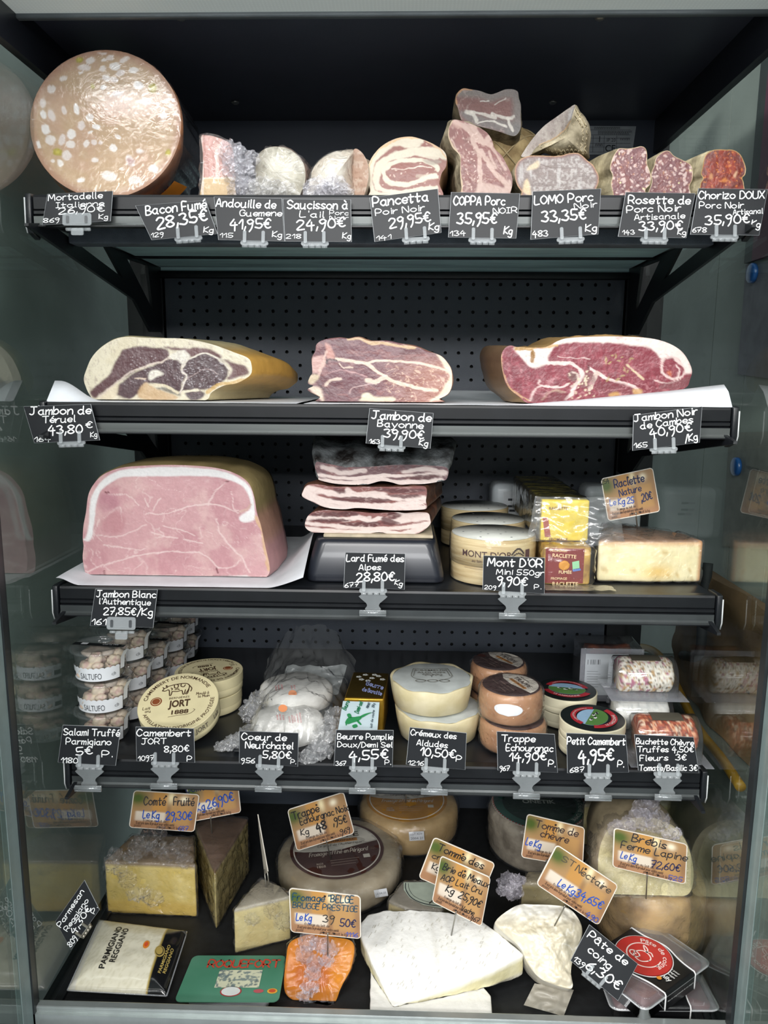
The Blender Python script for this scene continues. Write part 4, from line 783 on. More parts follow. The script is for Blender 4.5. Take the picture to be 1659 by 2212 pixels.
# ================================================================ third shelf: cooked ham, bacon slabs on a black dish
def p_jb(x, y):
    p = Paint(x, y, 'cfa0a3'); p.noise(70, 'c48f95', .45, .65, .8, 3); p.noise(40, 'dcb6b3', .5, .68, .7, 8); w = 'ecd2cf'; p.noise(5, 'd3a3a6', .5, .7, .45, 5, 1, .4)
    p.veins(60, w, .010, .5, 4); p.veins(34, 'e6c6c5', .014, .3, 9)
    for P, wd in ((((360, 280), (480, 290), (550, 350)), 3), (((330, 430), (430, 370), (440, 420), (450, 460)), 3), (((300, 440), (260, 560)), 3), (((590, 310), (610, 360)), 4), (((690, 310), (650, 360), (640, 390)), 4), (((600, 410), (750, 400), (900, 350), (1060, 350), (1180, 400)), 4), (((1100, 210), (1030, 280), (990, 350)), 3.5), (((1140, 270), (1150, 370), (1190, 390)), 2.5), (((1040, 440), (1060, 520), (1130, 610), (1200, 690), (1250, 780)), 4.5), (((630, 520), (680, 540), (800, 555)), 3.5), (((330, 605), (420, 615), (530, 635), (600, 625)), 3.5), (((840, 570), (950, 590)), 4), (((220, 770), (400, 710), (600, 660), (800, 645), (950, 660), (1050, 740)), 4), (((700, 480), (800, 500), (900, 540)), 2.5), (((1050, 740), (1130, 740), (1190, 700)), 3), (((280, 540), (420, 550), (600, 480)), 2.5)): p.line(H_(*P), wd*.42, w, .7, 4, 18)
    p.blob(H_((310, 290), (380, 280), (430, 340), (410, 370), (330, 400), (300, 360)), 'b57a88', .55, 4, 14, 6); p.blob(H_((330, 440), (400, 385), (460, 430), (440, 520), (330, 520)), 'bb7f86', .6, 4, 14, 6)
    for P in (((340, 270), (365, 275)), ((1100, 203), (1115, 203)), ((335, 765), (337, 785)), ((1040, 750), (1050, 780)), ((1020, 798), (1140, 800))): p.line(H_(*P), 1.8, '6e2f38', .9, 0)
    fat = H_((200, 570), (215, 560), (235, 500), (245, 380), (260, 290), (300, 220), (370, 160), (460, 130), (600, 118), (760, 112), (950, 122), (1080, 140), (1180, 180), (1240, 230), (1270, 300), (1280, 400), (1270, 450), (1200, 460), (1185, 430), (1250, 370), (1240, 290), (1200, 230), (1120, 195), (1040, 175), (900, 170), (700, 170), (500, 172), (420, 185), (350, 230), (310, 270), (290, 330), (275, 430), (260, 540), (240, 575), (210, 578))
    p.blob(fat, 'eeebea', 1, 2, 20, 2); p.line(H_((1190, 395), (1230, 380), (1260, 350)), 2, 'cfae9e', .8); p.blob(H_((505, 835), (520, 800), (700, 795), (950, 803), (1190, 795), (1240, 800), (1240, 835)), 'ebe6e4', 1, 1.5); p.line(H_((520, 845), (900, 848), (1240, 840)), 7, 'b89e7d', .95, 1)
    p.line(H_((1290, 430), (1330, 520), (1350, 640), (1370, 760)), 6, 'd8b187', .8, 3); return p
jb = H_((200, 560), (205, 480), (220, 400), (235, 290), (270, 220), (330, 160), (440, 118), (600, 104), (760, 100), (950, 108), (1090, 130), (1190, 170), (1250, 225), (1280, 310), (1295, 400), (1320, 480), (1345, 600), (1375, 740), (1360, 800), (1280, 850), (900, 860), (500, 855), (260, 845), (220, 790), (200, 690), (205, 610))
def sk_jb(x, y, d):
    p = Paint(x, y, 'a08e62'); p.noise(40, '8a7a50', .45, .7, .7, 3); p.mix(sm(x, 520, 575)*sm(y, 1090, 1120)*.9, 'b98a7c'); p.mix(sm(y, 1160, 1190)*.8, 'b8868a'); p.flecks(14, 2, 5, '9c5a3a', 3, .7); return p.c
t = thing('cooked_ham', 'large boiled ham with a pink cut face under a white fat arch', 'ham', base(382, 1262, 1.1, S3))
loaf(t, jb, 1.055, [(.006, 1.012), (.04, 1.03, 0, .002), (.11, 1.03, 0, .004), (.16, .98, -.004, .004), (.19, .75), (.2, .3)], p_jb, m_rind, m_meat, lean=2, zmin=S3+.0022, N=340, K=80, side='rind', skinpaint=sk_jb, wb=(.0015, 20))
sheet('paper_sheet', 'thin white paper sheet under the boiled ham, both ends curling up', 122, 655, S3, 1.0, 1.34, lambda s, t_: .010*float(sm(np.array(.095-s), 0, .09))+.06*max(0, (s-.86)/.14)**1.3*(1-.35*t_)*min(1., .25+2.2*t_), 3, 1268)
# --- smoked bacon slabs
def p_slab(lines, dark, top='4a3834', seed=1, basec='8f5d58'):
    def f(x, y):
        p = Paint(x, y, basec); p.noise(14, '8a5a58', .45, .65, .7, seed)
        for P, w, a in lines: p.line(I_(*P), w, 'e9d6cf', a, 2.5, 12)
        for P in dark: p.blob(I_(*P), '60393a', .9, 2.5, 9, 1.5)
        p.veins(9, 'd9bdb6', .05, .35, seed+3, .4, 1); return p
    return f
m_crust = mat('black_smoked_crust', '7b7f80', .55, var=.3, vs=38, col2='1d1917', bump=.006, bs=70)
m_crust2 = mat('brown_smoked_crust', '6b4634', .5, var=.25, vs=45, col2='33211a', bump=.003, bs=60)
s1 = I_((225, 350), (250, 300), (330, 345), (450, 365), (560, 355), (760, 350), (950, 335), (1150, 330), (1350, 340), (1480, 350), (1520, 390), (1500, 470), (1450, 490), (1300, 515), (1150, 520), (1050, 525), (960, 500), (860, 490), (740, 520), (600, 525), (420, 515), (270, 480), (260, 455), (245, 410))
s2 = I_((110, 590), (150, 530), (250, 520), (400, 545), (560, 545), (700, 545), (900, 545), (1100, 545), (1280, 540), (1310, 600), (1300, 680), (1310, 740), (1270, 765), (1050, 775), (860, 765), (640, 750), (500, 762), (330, 745), (200, 690), (105, 640))
s3 = I_((150, 840), (210, 790), (330, 770), (470, 775), (640, 785), (800, 800), (1000, 790), (1100, 800), (1230, 790), (1320, 800), (1340, 850), (1340, 910), (1250, 985), (1140, 1010), (1000, 1012), (850, 985), (700, 1005), (560, 998), (330, 1000), (200, 985), (130, 930))
P1 = p_slab([(((260, 480), (420, 500), (600, 510), (760, 500), (860, 475), (1000, 505), (1200, 500), (1450, 480)), 8, 1), (((250, 425), (400, 450), (600, 465), (760, 450), (900, 435), (1100, 440), (1500, 415)), 5, 1), (((300, 350), (450, 400), (520, 410), (700, 390)), 7, .8), (((1080, 400), (1250, 375), (1480, 395)), 5, .9)], [((1090, 455), (1300, 430), (1450, 430), (1300, 480))], seed=3, basec='755659')
P2 = p_slab([(((120, 590), (250, 650), (420, 690), (600, 720), (900, 725), (1290, 690)), 7, 1), (((110, 620), (280, 700), (450, 745), (640, 738), (860, 750), (1290, 745)), 8, 1), (((160, 560), (300, 590), (450, 620), (600, 625), (900, 650), (1290, 655)), 9, 1), (((540, 580), (600, 620), (780, 610), (900, 620)), 8, .9), (((120, 580), (200, 600)), 14, .9)], [((400, 560), (500, 560), (515, 600), (450, 610)), ((380, 660), (560, 640), (850, 655), (970, 675), (850, 700), (600, 690)), ((780, 570), (950, 560), (1260, 570), (1260, 600), (1000, 605)), ((920, 625), (1100, 620), (1270, 630), (1100, 660))], seed=5)
P3 = p_slab([(((140, 895), (300, 915), (500, 935), (700, 945), (1000, 945), (1200, 925), (1330, 890)), 6, 1), (((140, 950), (330, 975), (560, 985), (700, 985), (850, 965), (1000, 990), (1150, 985), (1330, 905)), 7, 1), (((160, 850), (350, 840), (520, 860), (640, 840), (760, 880), (860, 850), (1000, 880), (1150, 870), (1330, 850)), 7, 1), (((1050, 830), (1200, 830), (1320, 830)), 14, .9), (((680, 850), (750, 850)), 7, .8)], [((200, 800), (450, 790), (640, 800), (600, 830), (350, 835), (200, 830)), ((160, 870), (380, 850), (580, 870), (400, 890)), ((470, 900), (700, 885), (860, 890), (800, 930), (560, 925)), ((870, 860), (910, 840), (1050, 900), (900, 915)), ((920, 800), (1000, 790), (1060, 820), (980, 860))], seed=8)
dz_ = U(808, 1166, 1.045)[2]-S3
tb = thing('serving_dish', 'glossy black upturned ceramic dish serving as a stand', 'dish', base(810, 1262, 1.12, S3))
cx = U(810, 1265, 1.04)[0]
rg = []
for z, hw, hd, r in ((.0003, .0955, .088, .014), (.003, .097, .0895, .015), (.012, .0965, .089, .015), (.55*dz_, .092, .085, .016), (.89*dz_, .0865, .080, .018), (.975*dz_, .084, .078, .018), (dz_, .078, .072, .016)):
    rg.append([(cx+sx*(hw-r)+r*math.cos(a), 1.125+sy*(hd-r)+r*math.sin(a), S3+z) for sx, sy, a0 in ((1, 1, 0), (-1, 1, 90), (-1, -1, 180), (1, -1, 270)) for a in np.radians(np.linspace(a0, a0+90, 8))])
mk('body', loft(rg), mat('glazed_black_ceramic', '23262e', .3, coat=.15, var=.03), tb)
zB = S3+dz_+.0003
bd = mk('board', prism([(cx-.074, 1.056, zB), (cx+.081, 1.056, zB), (cx+.081, 1.19, zB), (cx-.074, 1.19, zB)], (0, 0, .0045), .001), mat('beige_slab_board', 'b3a68e', .6, var=.12, vs=50), base=(cx, 1.14, zB)); tag(bd, 'thin beige board on the black dish, under the bacon', 'board')
zb = zB+.0046
for nm, O, Pf, Y, bk, ms, zz, se in (('blackest smoked bacon slab, mouldy crust, top of the stack of three', s1, P1, 1.062, [(.003, 1.02, .004), (.014, 1.06, .018), (.04, 1.1, .034, .003), (.09, 1.08, .036, .004), (.13, .8, .025), (.14, .3, .01)], m_crust, None, 3), ('smoked bacon slab in the middle of the stack, fat rind to the left', s2, P2, 1.058, [(.006, 1.0, .001, .002), (.05, 1.01, .003, .012), (.12, 1.0, .002, .026), (.14, .8)], m_crust2, None, 4), ('lowest smoked bacon slab, lying on the beige board', s3, P3, 1.066, [(.006, 1.0, .001, .002), (.05, 1.01, .004, .01), (.12, 1.0, .004, .02), (.14, .8)], m_crust2, zb, 5)):
    c = np.array(O).mean(0); p = U(c[0], max(q[1] for q in O), Y); t = thing('bacon_slab', nm, 'bacon', (p[0], Y+.06, max(p[2], zb)), 'smoked bacon slabs')
    loaf(t, O, Y, bk, Pf, ms, m_meat, zmin=zz, N=220, K=30, wb=(.0035, 35), side='crust', seed=se)
# ================================================================ third shelf: boxed and wrapped cheeses
J_ = lambda *P: zc(4.1475, 930, 1000, P)
K_ = lambda *P: zc(3.95, 1120, 990, P)
def topz(ub, vb, ut, vt, z0): return float(U(ut, vt, UZ(ub, vb, z0)[1])[2])
def slab(px, zt, zb, bv=.002): return prism([UZ(u, v, zt) for u, v in px], (0, 0, zb-zt), bv)
ink = lambda c: mat('ink_'+c, c, .55, var=.04)
def flat(name, gs, c, parent, **k): return mk(name, join(*gs)[:2], ink(c), parent, smooth=False, **k)
def hline(P, w, z=None, to3=None):
    v, f = ribbon(cr(P, 4) if len(P) > 2 else np.array(P, float), w); return np.array([to3(a, b) for a, b in v]), f
def spot(uL, uR, v, z):
    """circle standing on z whose front foot shows at pixel row v between columns uL and uR"""
    y = UZ((uL+uR)/2, v, z)[1]; r = .05
    for _ in range(6): r = (uR-uL)/2*np.dot(U((uL+uR)/2, v, y+r)-CAM, fw)/F_PX
    c = U((uL+uR)/2, v, y+r); return np.array([c[0], y+r, z]), r
m_wood = mat('thin_spruce_veneer', 'd9c79c', .5, var=.1, vs=14, col2='b79f72', stretch=(1, 1, 14), bump=.0004, bs=60)
m_lid = mat('grey_white_lid_paper', 'cfd2cb', .5, var=.05, vs=40)
m_wrapclr = film('clear_wrap', haze=.02, rough=.06, bump=.0012, bs=50, gain=1.6)
# --- round spruce boxes
def wood_box(c, r, h, label, front=False):
    t = thing('cheese_box', label, 'cheese box', c, 'round spruce cheese boxes')
    mk('base_ring', lathe([(r*1.0, .0005), (r*1.01, h*.02), (r*1.0, h*.42), (r*.98, h*.44)], c, 64), m_wood, t)
    l = mk('lid', lathe([(r*1.0, h*.40), (r*1.02, h*.405), (r*1.02, h*.985), (r*1.01, h)], c, 64), m_wood, t)
    mk('lid_paper', lathe([(r*.99, h+.0004), (r*.99, h+.0009)], c, 64), m_lid, l)
    gs = [disc(np.array(c)+np.array([r*.6*math.cos(a)*q, r*.6*math.sin(a)*q, h+.0013]), .0016, (1, 0, 0), (0, 1, 0), 10) for a in np.linspace(0, 6.28, 7)[:6] for q in (.5, 1.2)]
    flat('vent_dots', gs, '8b8f92', l)
    if front:
        def cyl(P, lift=.0006):
            a = P[:, 0]/(r*1.02); R = r*1.02+lift; return np.stack([c[0]+R*np.sin(a), c[1]-R*np.cos(a), c[2]+P[:, 1]], 1)
        gs = []
        for s, x, z, w, b in (("MONT D'OR", -.052, h*.62, .072, .01), ('au lait cru', -.036, h*.51, .024, 0), ('n'*30, -.048, h*.36, .05, 0)):
            v, f, wd = ptext(s, b); k = w/wd; gs.append((cyl(np.stack([x+v[:, 0]*k, z+v[:, 1]*(k if len(s) < 20 else .0012)], 1)), f))
        flat('print', gs, '4a2f2c', l)
        a, b = .020, .040; P = np.array([(a+q*(b-a), h*(.70+.12*math.sin(q*math.pi))+.0012*math.sin(q*60)) for q in np.linspace(0, 1, 24)]); v, f = ribbon(P, .0022); m2 = (cyl(v), f)
        P = np.array([(a+q*(b-a), h*(.64+.08*math.sin(q*math.pi))+.001*math.sin(q*40)) for q in np.linspace(0, 1, 24)]); v, f = ribbon(P, .0014)
        flat('mountain_mark', [m2, (cyl(v), f)], '3c2a2a', l)
        q = cyl(np.array([(.043, h*.5), (.052, h*.5), (.052, h*.78), (.043, h*.78)])); flat('dark_patch', [(q, [(0, 1, 2, 3)])], '4b2d3c', l)
        cv = mk('clear_wrap', wob(lathe([(r*1.03, .001), (r*1.035, h*.3), (r*1.045, h*.5), (r*1.04, h*.95), (r*1.0, h+.003)], c, 72, cap0=False, cap1=False), .0006, 60, 3), m_wrapclr, t)
    return t
c, r = spot(973, 1150, 1267, S3); h = topz(1062, 1267, 1062, 1169, S3)-S3
wood_box(c, r, h, "round spruce box printed Mont d'Or, foremost of three on the third shelf", True)
for (u, v), nm in (((1056, 1122), "plain-topped spruce box directly behind the printed one"), ((1026, 1094), 'rearmost spruce box, half behind the bacon slabs')):
    p = UZ(u, v, S3+h); wood_box(np.array([p[0], p[1]+.009, S3]), r*.96, h, nm)
# --- raclette packs
def p_box(root, name, x0, x1, y0, y1, z0, z1, m): return mk(name, box(x0, x1, y0, y1, z0, z1, .004, 3), m, root)
xl, xr = U(1174, 1230, 1.035)[0], U(1276, 1230, 1.035)[0]
zA = float(U(1220, 1180, 1.035)[2])
t = thing('raclette_pack', 'maroon-fronted smoked raclette pack in clear film, under the yellow one', 'cheese pack', ((xl+xr)/2, 1.1, S3))
p_box(t, 'cheese_block', xl, xr, 1.035, 1.17, S3+.0012, zA, mat('raclette_side_label', 'c9a552', .45, var=.15, vs=60, col2='8b6a3a'))
lb = mk('front_label', ([(xl+.002, 1.0343, S3+.004), (xr-.010, 1.0343, S3+.004), (xr-.010, 1.0343, zA-.003), (xl+.002, 1.0343, zA-.003)], [(0, 1, 2, 3)]), mat('maroon_label', '7d2c28', .45, var=.1), t, smooth=False)
f3 = lambda u, v, Y=1.0339: U(u, v, Y)
w1 = lambda s, u, v, wpx, b=.02, Y=1.0339, slope=0: place_text(s, U(u, v, Y), (math.cos(slope), 0, math.sin(slope)), (-math.sin(slope), 0, math.cos(slope)), w=wpx*pxm(Y), bold=b)
flat('print', [w1('FROMAGE', 1189, 1192, 36), w1('RACLETTE', 1193, 1203, 52, slope=-.06), w1('FUMÉE', 1207, 1239, 28), w1('FROMAGE', 1190, 1252, 35), w1('RACLETTE', 1193, 1265, 56), w1('FUMÉE', 1210, 1273, 30)], 'e9cfa0', lb)
em = mk('emblem', wob(ico(U(1219, 1222, 1.034), .008, 2, (1, .05, .9)), .001, 60), ink('c98a2e'), lb)
mk('bio_patch', ([f3(1236, 1214), f3(1251, 1211), f3(1252, 1228), f3(1237, 1230)], [(0, 3, 2, 1)]), ink('8fc79a'), lb, smooth=False); mk('blue_patch', ([f3(1236, 1230), f3(1253, 1227), f3(1255, 1232), f3(1238, 1235)], [(0, 3, 2, 1)]), ink('5b78b5'), lb, smooth=False)
def blockcover(name, x0, x1, y0, y1, z0, z1, parent, m, off=.002, amp=.0022, seed=1, sc=45): return cover(name, box(x0, x1, y0, y1, z0, z1, .006, 2), parent, m, off, amp, sc, .010, seed, z0-.0005)
blockcover('clear_film', xl, xr+.004, 1.032, 1.17, S3+.0012, zA-.001, t, m_wrapclr, .002, .002, 3)
sk = grid(lambda a, b: np.array([xl-.001+(xr-xl+.03)*a, 1.035-.028*b, S3+.0012+.003*abs(mnoise.noise((a*5, b*4, 2)))]), 24, 8); mk('film_skirt', sk, film('skirt_film', haze=.35, hazecol='cfc4a6', rough=.12, bump=.003, gain=1.5), t)
xl2, xr2 = U(1166, 1130, 1.06)[0], U(1272, 1130, 1.06)[0]; zC = float(U(1220, 1080, 1.06)[2])
t = thing('raclette_pack', 'long yellow raclette pack in a loose clear bag, resting on the maroon one', 'cheese pack', ((xl2+xr2)/2, 1.16, zA+.002))
def p_yel(x, y): pass
g = subdiv(box(xl2, xr2, 1.06, 1.33, zA+.002, zC, .003, 2), maxlen=.006)
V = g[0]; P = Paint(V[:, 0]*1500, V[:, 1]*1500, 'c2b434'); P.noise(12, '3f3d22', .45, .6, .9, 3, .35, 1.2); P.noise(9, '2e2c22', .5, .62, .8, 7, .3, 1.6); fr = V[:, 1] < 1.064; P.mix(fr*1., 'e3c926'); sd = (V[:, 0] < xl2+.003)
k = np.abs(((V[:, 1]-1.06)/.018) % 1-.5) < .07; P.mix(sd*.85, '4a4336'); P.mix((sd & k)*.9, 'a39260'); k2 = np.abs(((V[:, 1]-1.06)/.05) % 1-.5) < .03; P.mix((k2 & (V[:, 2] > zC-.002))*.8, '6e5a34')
mk('cheese_block', g, mat('printed_yellow_wrap', rough=.4, attr=True, var=.1, vs=90), t, paint=P.c)
flat('print', [w1('RACLETTE', 1186, 1101, 40, .03, 1.0594), w1('FROMAGE', 1186, 1168, 40, .02, 1.0594)], '6b2f14', t); mk('red_band', ([U(1172, 1118, 1.0595), U(1184, 1118, 1.0595), U(1190, 1160, 1.0595), U(1177, 1160, 1.0595)], [(0, 3, 2, 1)]), ink('9c3a1e'), t, smooth=False)
def bagfn(a, b):
    x = xl2-.012+(xr2-xl2+.052)*a; z = zA+.002+(zC-zA+.004)*(1-b); n = mnoise.fractal(Vector((a*3.2, b*3.0, 5)), 1, 2, 4)
    return np.array([x+.012*(b-.3)*(a-.4)*2, 1.052-.014*math.sin(a*3.14)*(.4+b)-.012*n, z+.004*math.sin(a*9)*b])
mk('clear_bag', grid(bagfn, 40, 34), film('loose_bag_film', haze=.10, hazecol='eef0f2', rough=.08, bump=.0025, bs=30, gain=2.4), t)
cover('bag_sleeve', box(xl2, xr2, 1.062, 1.335, zA+.0035, zC, .004, 2), t, m_wrapclr, .0018, .0012, 40, .016, 6, zA+.002)
# --- raclette wedge
zw = topz(1295, 1258, 1293, 1166, S3)
tp = [UZ(u, v, zw) for u, v in ((1293, 1166), (1521, 1168))]; y0 = tp[0][1]
t = thing('cheese_wedge', 'pale yellow raclette wedge with brown rind in shiny film, right end of shelf', 'cheese', (tp[0][0]+.08, y0+.07, S3))
poly = [tp[0], (tp[0]+tp[1])/2+np.array([0, -.004, 0]), tp[1], UZ(1478, 1152, zw), UZ(1400, 1140, zw), UZ(1330, 1131, zw), UZ(1302, 1130, zw)]
g = subdiv(prism(poly, (0, 0, S3+.0015-zw), .004), maxlen=.008); V = g[0]
P = Paint(V[:, 0]*1500, V[:, 2]*1500, 'e2d6a8'); P.noise(50, 'ebe1ba', .45, .65, .7); P.flecks(14, 2, 5, 'b99a58', 5, .7); P.mix((V[:, 2] > zw-.0022)*1., '8a6a50'); P.mix((V[:, 2] > zw-.005)*(V[:, 2] <= zw-.0022)*.7, 'c08a58'); P.mix(np.exp(-((V[:, 0]-tp[0][0]-.085)/.02)**2-((V[:, 2]-S3-.016)/.010)**2)*.8, 'dbb04a')
P.mix(((V[:, 0] > tp[1][0]-.006))*.8, 'c98f5c')
mk('cheese', g, mat('painted_cheese', rough=.45, attr=True, var=.07, vs=120, bump=.0004, bs=200), t, paint=P.c)
m_shrink = film('shrink_film', haze=.035, hazecol='f4f3f6', rough=.09, bump=.004, bs=75, gain=1.3)
cover('cling_film', prism(poly, (0, 0, S3+.0015-zw), .004), t, m_shrink, .0018, .0018, 60, .007, 4, S3+.0006)
# --- white packs at the back
for (u0, u1, v0, v1, Y, nm) in ((1062, 1133, 1046, 1112, 1.36, 'white plastic pack standing at the back, left of the yellow raclette'), (1262, 1392, 1052, 1128, 1.36, 'wide white plastic pack at the back, behind the raclette wedge')):
    a, b = U(u0, v1, Y), U(u1, v0, Y); t = thing('plastic_pack', nm, 'cheese pack', ((a[0]+b[0])/2, Y+.03, S3), 'white packs at the back of the third shelf')
    mk('tray', bevel(box(a[0], b[0], Y, Y+.07, S3+.001, b[2], 0), .012, 3), mat('milky_white_plastic', 'c9d0d2', .35, var=.06), t)
    mk('label', box(a[0]+.35*(b[0]-a[0]), b[0]-.012, Y-.0006, Y, S3+.03, b[2]-.014), mat('white_label', 'd8dcde', .5), t, smooth=False)
    flat('print', [(np.array([(x, Y-.001, z), (x+.012, Y-.001, z), (x+.012, Y-.001, z+.004), (x, Y-.001, z+.004)]), [(0, 1, 2, 3)]) for x, z in ((a[0]+.5*(b[0]-a[0]), b[2]-.03), (a[0]+.55*(b[0]-a[0]), b[2]-.05), (a[0]+.5*(b[0]-a[0]), b[2]-.042))], '2c3036', t)
# ================================================================ lowest shelf: tubs, boxed soft cheeses, butter, goat logs
T_ = lambda *P: zc(5.184, 130, 1330, P)
B3 = lambda *P: zc(3.53, 710, 1380, P)
B4 = lambda *P: zc(4.1475, 1140, 1380, P)
ZMIN[0] = S4+.0006
m_tub = film('clear_tub_plastic', haze=.05, hazecol='dfe6e8', rough=.05, bump=.0004, bs=30, gain=1.3)
m_white_l = mat('white_tub_sleeve', 'dfe2e6', .45, var=.03)
m_salami = mat('salami_bits', rough=.5, attr=True, var=.15, vs=150, bump=.001, bs=160)
def ring_band(c, prof, a0, a1, n=40):
    ts = np.radians(np.linspace(a0, a1, n)); return loft([[np.array(c)+np.array([r*math.sin(t), -r*math.cos(t), z]) for t in ts] for r, z in prof], False, False, False)
def wrap_txt(s, c, r, a, z, w, h=None, bold=0.):
    v, f, wd = ptext(s, bold); k = w/wd; x = v[:, 0]*k-w/2; zz = z+v[:, 1]*(h or k); r = np.vectorize(r)(zz) if callable(r) else r; t = math.radians(a)+x/r
    return np.stack([c[0]+r*np.sin(t), c[1]-r*np.cos(t), c[2]+z+v[:, 1]*(h or k)], 1), f
rt_, rb_, hh, pitch = .0395, .0345, .043, .0485
def make_tub(c, rot, label):
    c = np.array(c, float); t = thing('salami_tub', label, 'food tub', c, 'clear tubs of truffle salami')
    mk('cup', lathe([(rb_*.9, .0006), (rb_, .0012), (rb_+.001, .006), (rt_-.0015, hh-.004), (rt_, hh-.002), (rt_, hh)], c, 56, cap1=False), m_tub, t)
    rd = random.Random(int(abs(c[0])*1e5)); gs, cols = [], []
    for k in range(18):
        a = rd.uniform(0, 6.283); q = rd.uniform(.2, .74) if k > 8 else .7; z = rd.uniform(.008, .030); g = wob(ico(c+np.array([rb_*q*math.cos(a), rb_*q*math.sin(a), z]), rd.uniform(.0085, .012), 3, (1, 1, .8)), .004, 120, k)
        P = Paint(g[0][:, 0]*4000, g[0][:, 2]*4000, 'd6c6b0'); P.noise(22, 'c39c98', .5, .62, .8, k); P.noise(12, 'e2d4b8', .5, .65, .7, k+5); gs.append(g); cols.append(P.c)
    g = wob(ico(c+np.array([-.004, .004, .034]), .024, 3, (1, .9, .32)), .003, 90, 3); P = Paint(g[0][:, 0]*4000, g[0][:, 1]*4000, 'c9bcae'); P.noise(16, 'a5978c', .5, .65, .7); gs.append(g); cols.append(P.c)
    mk('salami', join(*gs)[:2], m_salami, t, paint=np.vstack(cols))
    r_at = lambda z: rb_+.001+(rt_-rb_-.0025)*max(0, z-.006)/(hh-.010)
    scal = lambda k: .0205+.0016*abs(math.sin(k*math.pi/8))
    ts = np.radians(np.linspace(-70+rot, 62+rot, 89)); V = []
    for k, q in enumerate(ts):
        for z in (.0015, scal(k)): r = r_at(z)+.0007; V.append(c+np.array([r*math.sin(q), -r*math.cos(q), z]))
    sl = mk('sleeve', (np.array(V), [(2*k, 2*k+2, 2*k+3, 2*k+1) for k in range(88)]), m_white_l, t)
    flat('print', [wrap_txt('SALTUFO', c, lambda q: r_at(q)+.0012, -6+rot, .0048, .032, .0095), wrap_txt('c|b', c, lambda q: r_at(q)+.0012, 46+rot, .008, .007, .005)], '33363c', sl)
    mk('dark_tab', ring_band(c, [(r_at(.006)+.0011, .006), (r_at(.013)+.0011, .013)], -68+rot, -52+rot, 8), mat('tab_dark', '22252a', .4), sl)
    ld = mk('lid', lathe([(.0008, hh+.0022), (rt_*.84, hh+.0022), (rt_*.9, hh+.0034), (rt_*1.0, hh+.0036), (rt_*1.1, hh+.002), (rt_*1.12, hh-.0005), (rt_*1.06, hh-.002)], c, 56, cap0=False, cap1=False), m_tub, t)
    for a in (150+rot, -75+rot):
        b = math.radians(a); o = c+np.array([rt_*1.1*math.sin(b), -rt_*1.1*math.cos(b), hh]); e = np.array([math.sin(b), -math.cos(b), 0]); s_ = np.array([math.cos(b), math.sin(b), 0])
        mk('tab', grid(lambda u, v: o+e*(.012*v)+s_*((u-.5)*.022*(1-.6*v*v))+np.array([0, 0, .007*v*v]), 8, 6), m_tub, ld)
    th = math.radians(rot-8); ex = np.array([math.cos(th), math.sin(th), 0]); ey = np.array([-math.sin(th), math.cos(th), 0]); o = c+np.array([0, 0, hh+.0042])+ey*-.004
    st = mk('strip_label', (np.array([o+ex*a+ey*b+np.array([0, 0, -.0012*(abs(a) > rt_)]) for a, b in ((-rt_*.98, -.0055), (rt_*1.02, -.0055), (rt_*1.02, .0055), (-rt_*.98, .0055))]), [(0, 1, 2, 3)]), mat('black_strip', '15161a', .35), ld, smooth=False)
    flat('strip_print', [place_text('SALTUFO', o+ex*.031+ey*.003+np.array([0, 0, .0005]), -ex, -ey, w=.024, h=.006), (np.array([o+ex*a+ey*b+np.array([0, 0, .0005]) for a, b in ((-.026, -.0035), (-.016, -.0035), (-.016, .0035), (-.026, .0035))]), [(0, 1, 2, 3)])], 'd9dcdf', st)
    e2 = mk('side_strip', (np.array([c+np.array([(r_at(z)+.0016+x)*math.sin(math.radians(70+rot+a)), -(r_at(z)+.0016+x)*math.cos(math.radians(70+rot+a)), z]) for a in (-7, 7) for z, x in ((.014, 0), (.032, .0005), (hh, .006))]), [(0, 3, 4, 1), (1, 4, 5, 2)]), m_white_l, t)
    return t
def copy_tree(o, parent=None, loc=None, label=None):
    c = o.copy(); COL.objects.link(c)
    if parent: c.parent = parent
    if loc is not None: c.location = tuple(float(q) for q in loc)
    if label: c['label'] = label
    for ch in list(o.children): copy_tree(ch, c)
    return c
cA = UZ(220, 1604, S4); cA = np.array([U(222, 1500, 1.072)[0], 1.072, S4])
tub0 = make_tub(cA+np.array([0, 0, 2*pitch]), 4, 'salami tub on top of the front stack of three, black strip across its lid')
STK = [(222, 1.072, [(0, 'lowest salami tub of the front stack, behind the price card'), (1, 'middle salami tub of the front stack')]),
       (277, 1.152, [(0, 'lowest salami tub of the second stack'), (1, 'middle salami tub of the second stack, side label turned forward'), (2, 'top salami tub of the second stack, just under the cooked ham card')]),
       (318, 1.238, [(0, 'lower salami tub of the third stack, half behind the second stack'), (1, 'upper salami tub of the third stack')]),
       (364, 1.325, [(0, 'lower salami tub of the fourth stack, in the shade'), (1, 'upper salami tub of the fourth stack')]),
       (392, 1.415, [(0, 'lower salami tub of the rearmost stack'), (1, 'upper salami tub of the rearmost stack, right under the shelf')])]
for u, Y, lv in STK:
    for k, nm in lv:
        p = U(u, 1500, Y); copy_tree(tub0, None, (p[0]+(.002 if k == 1 else 0), Y, S4+k*pitch), nm)
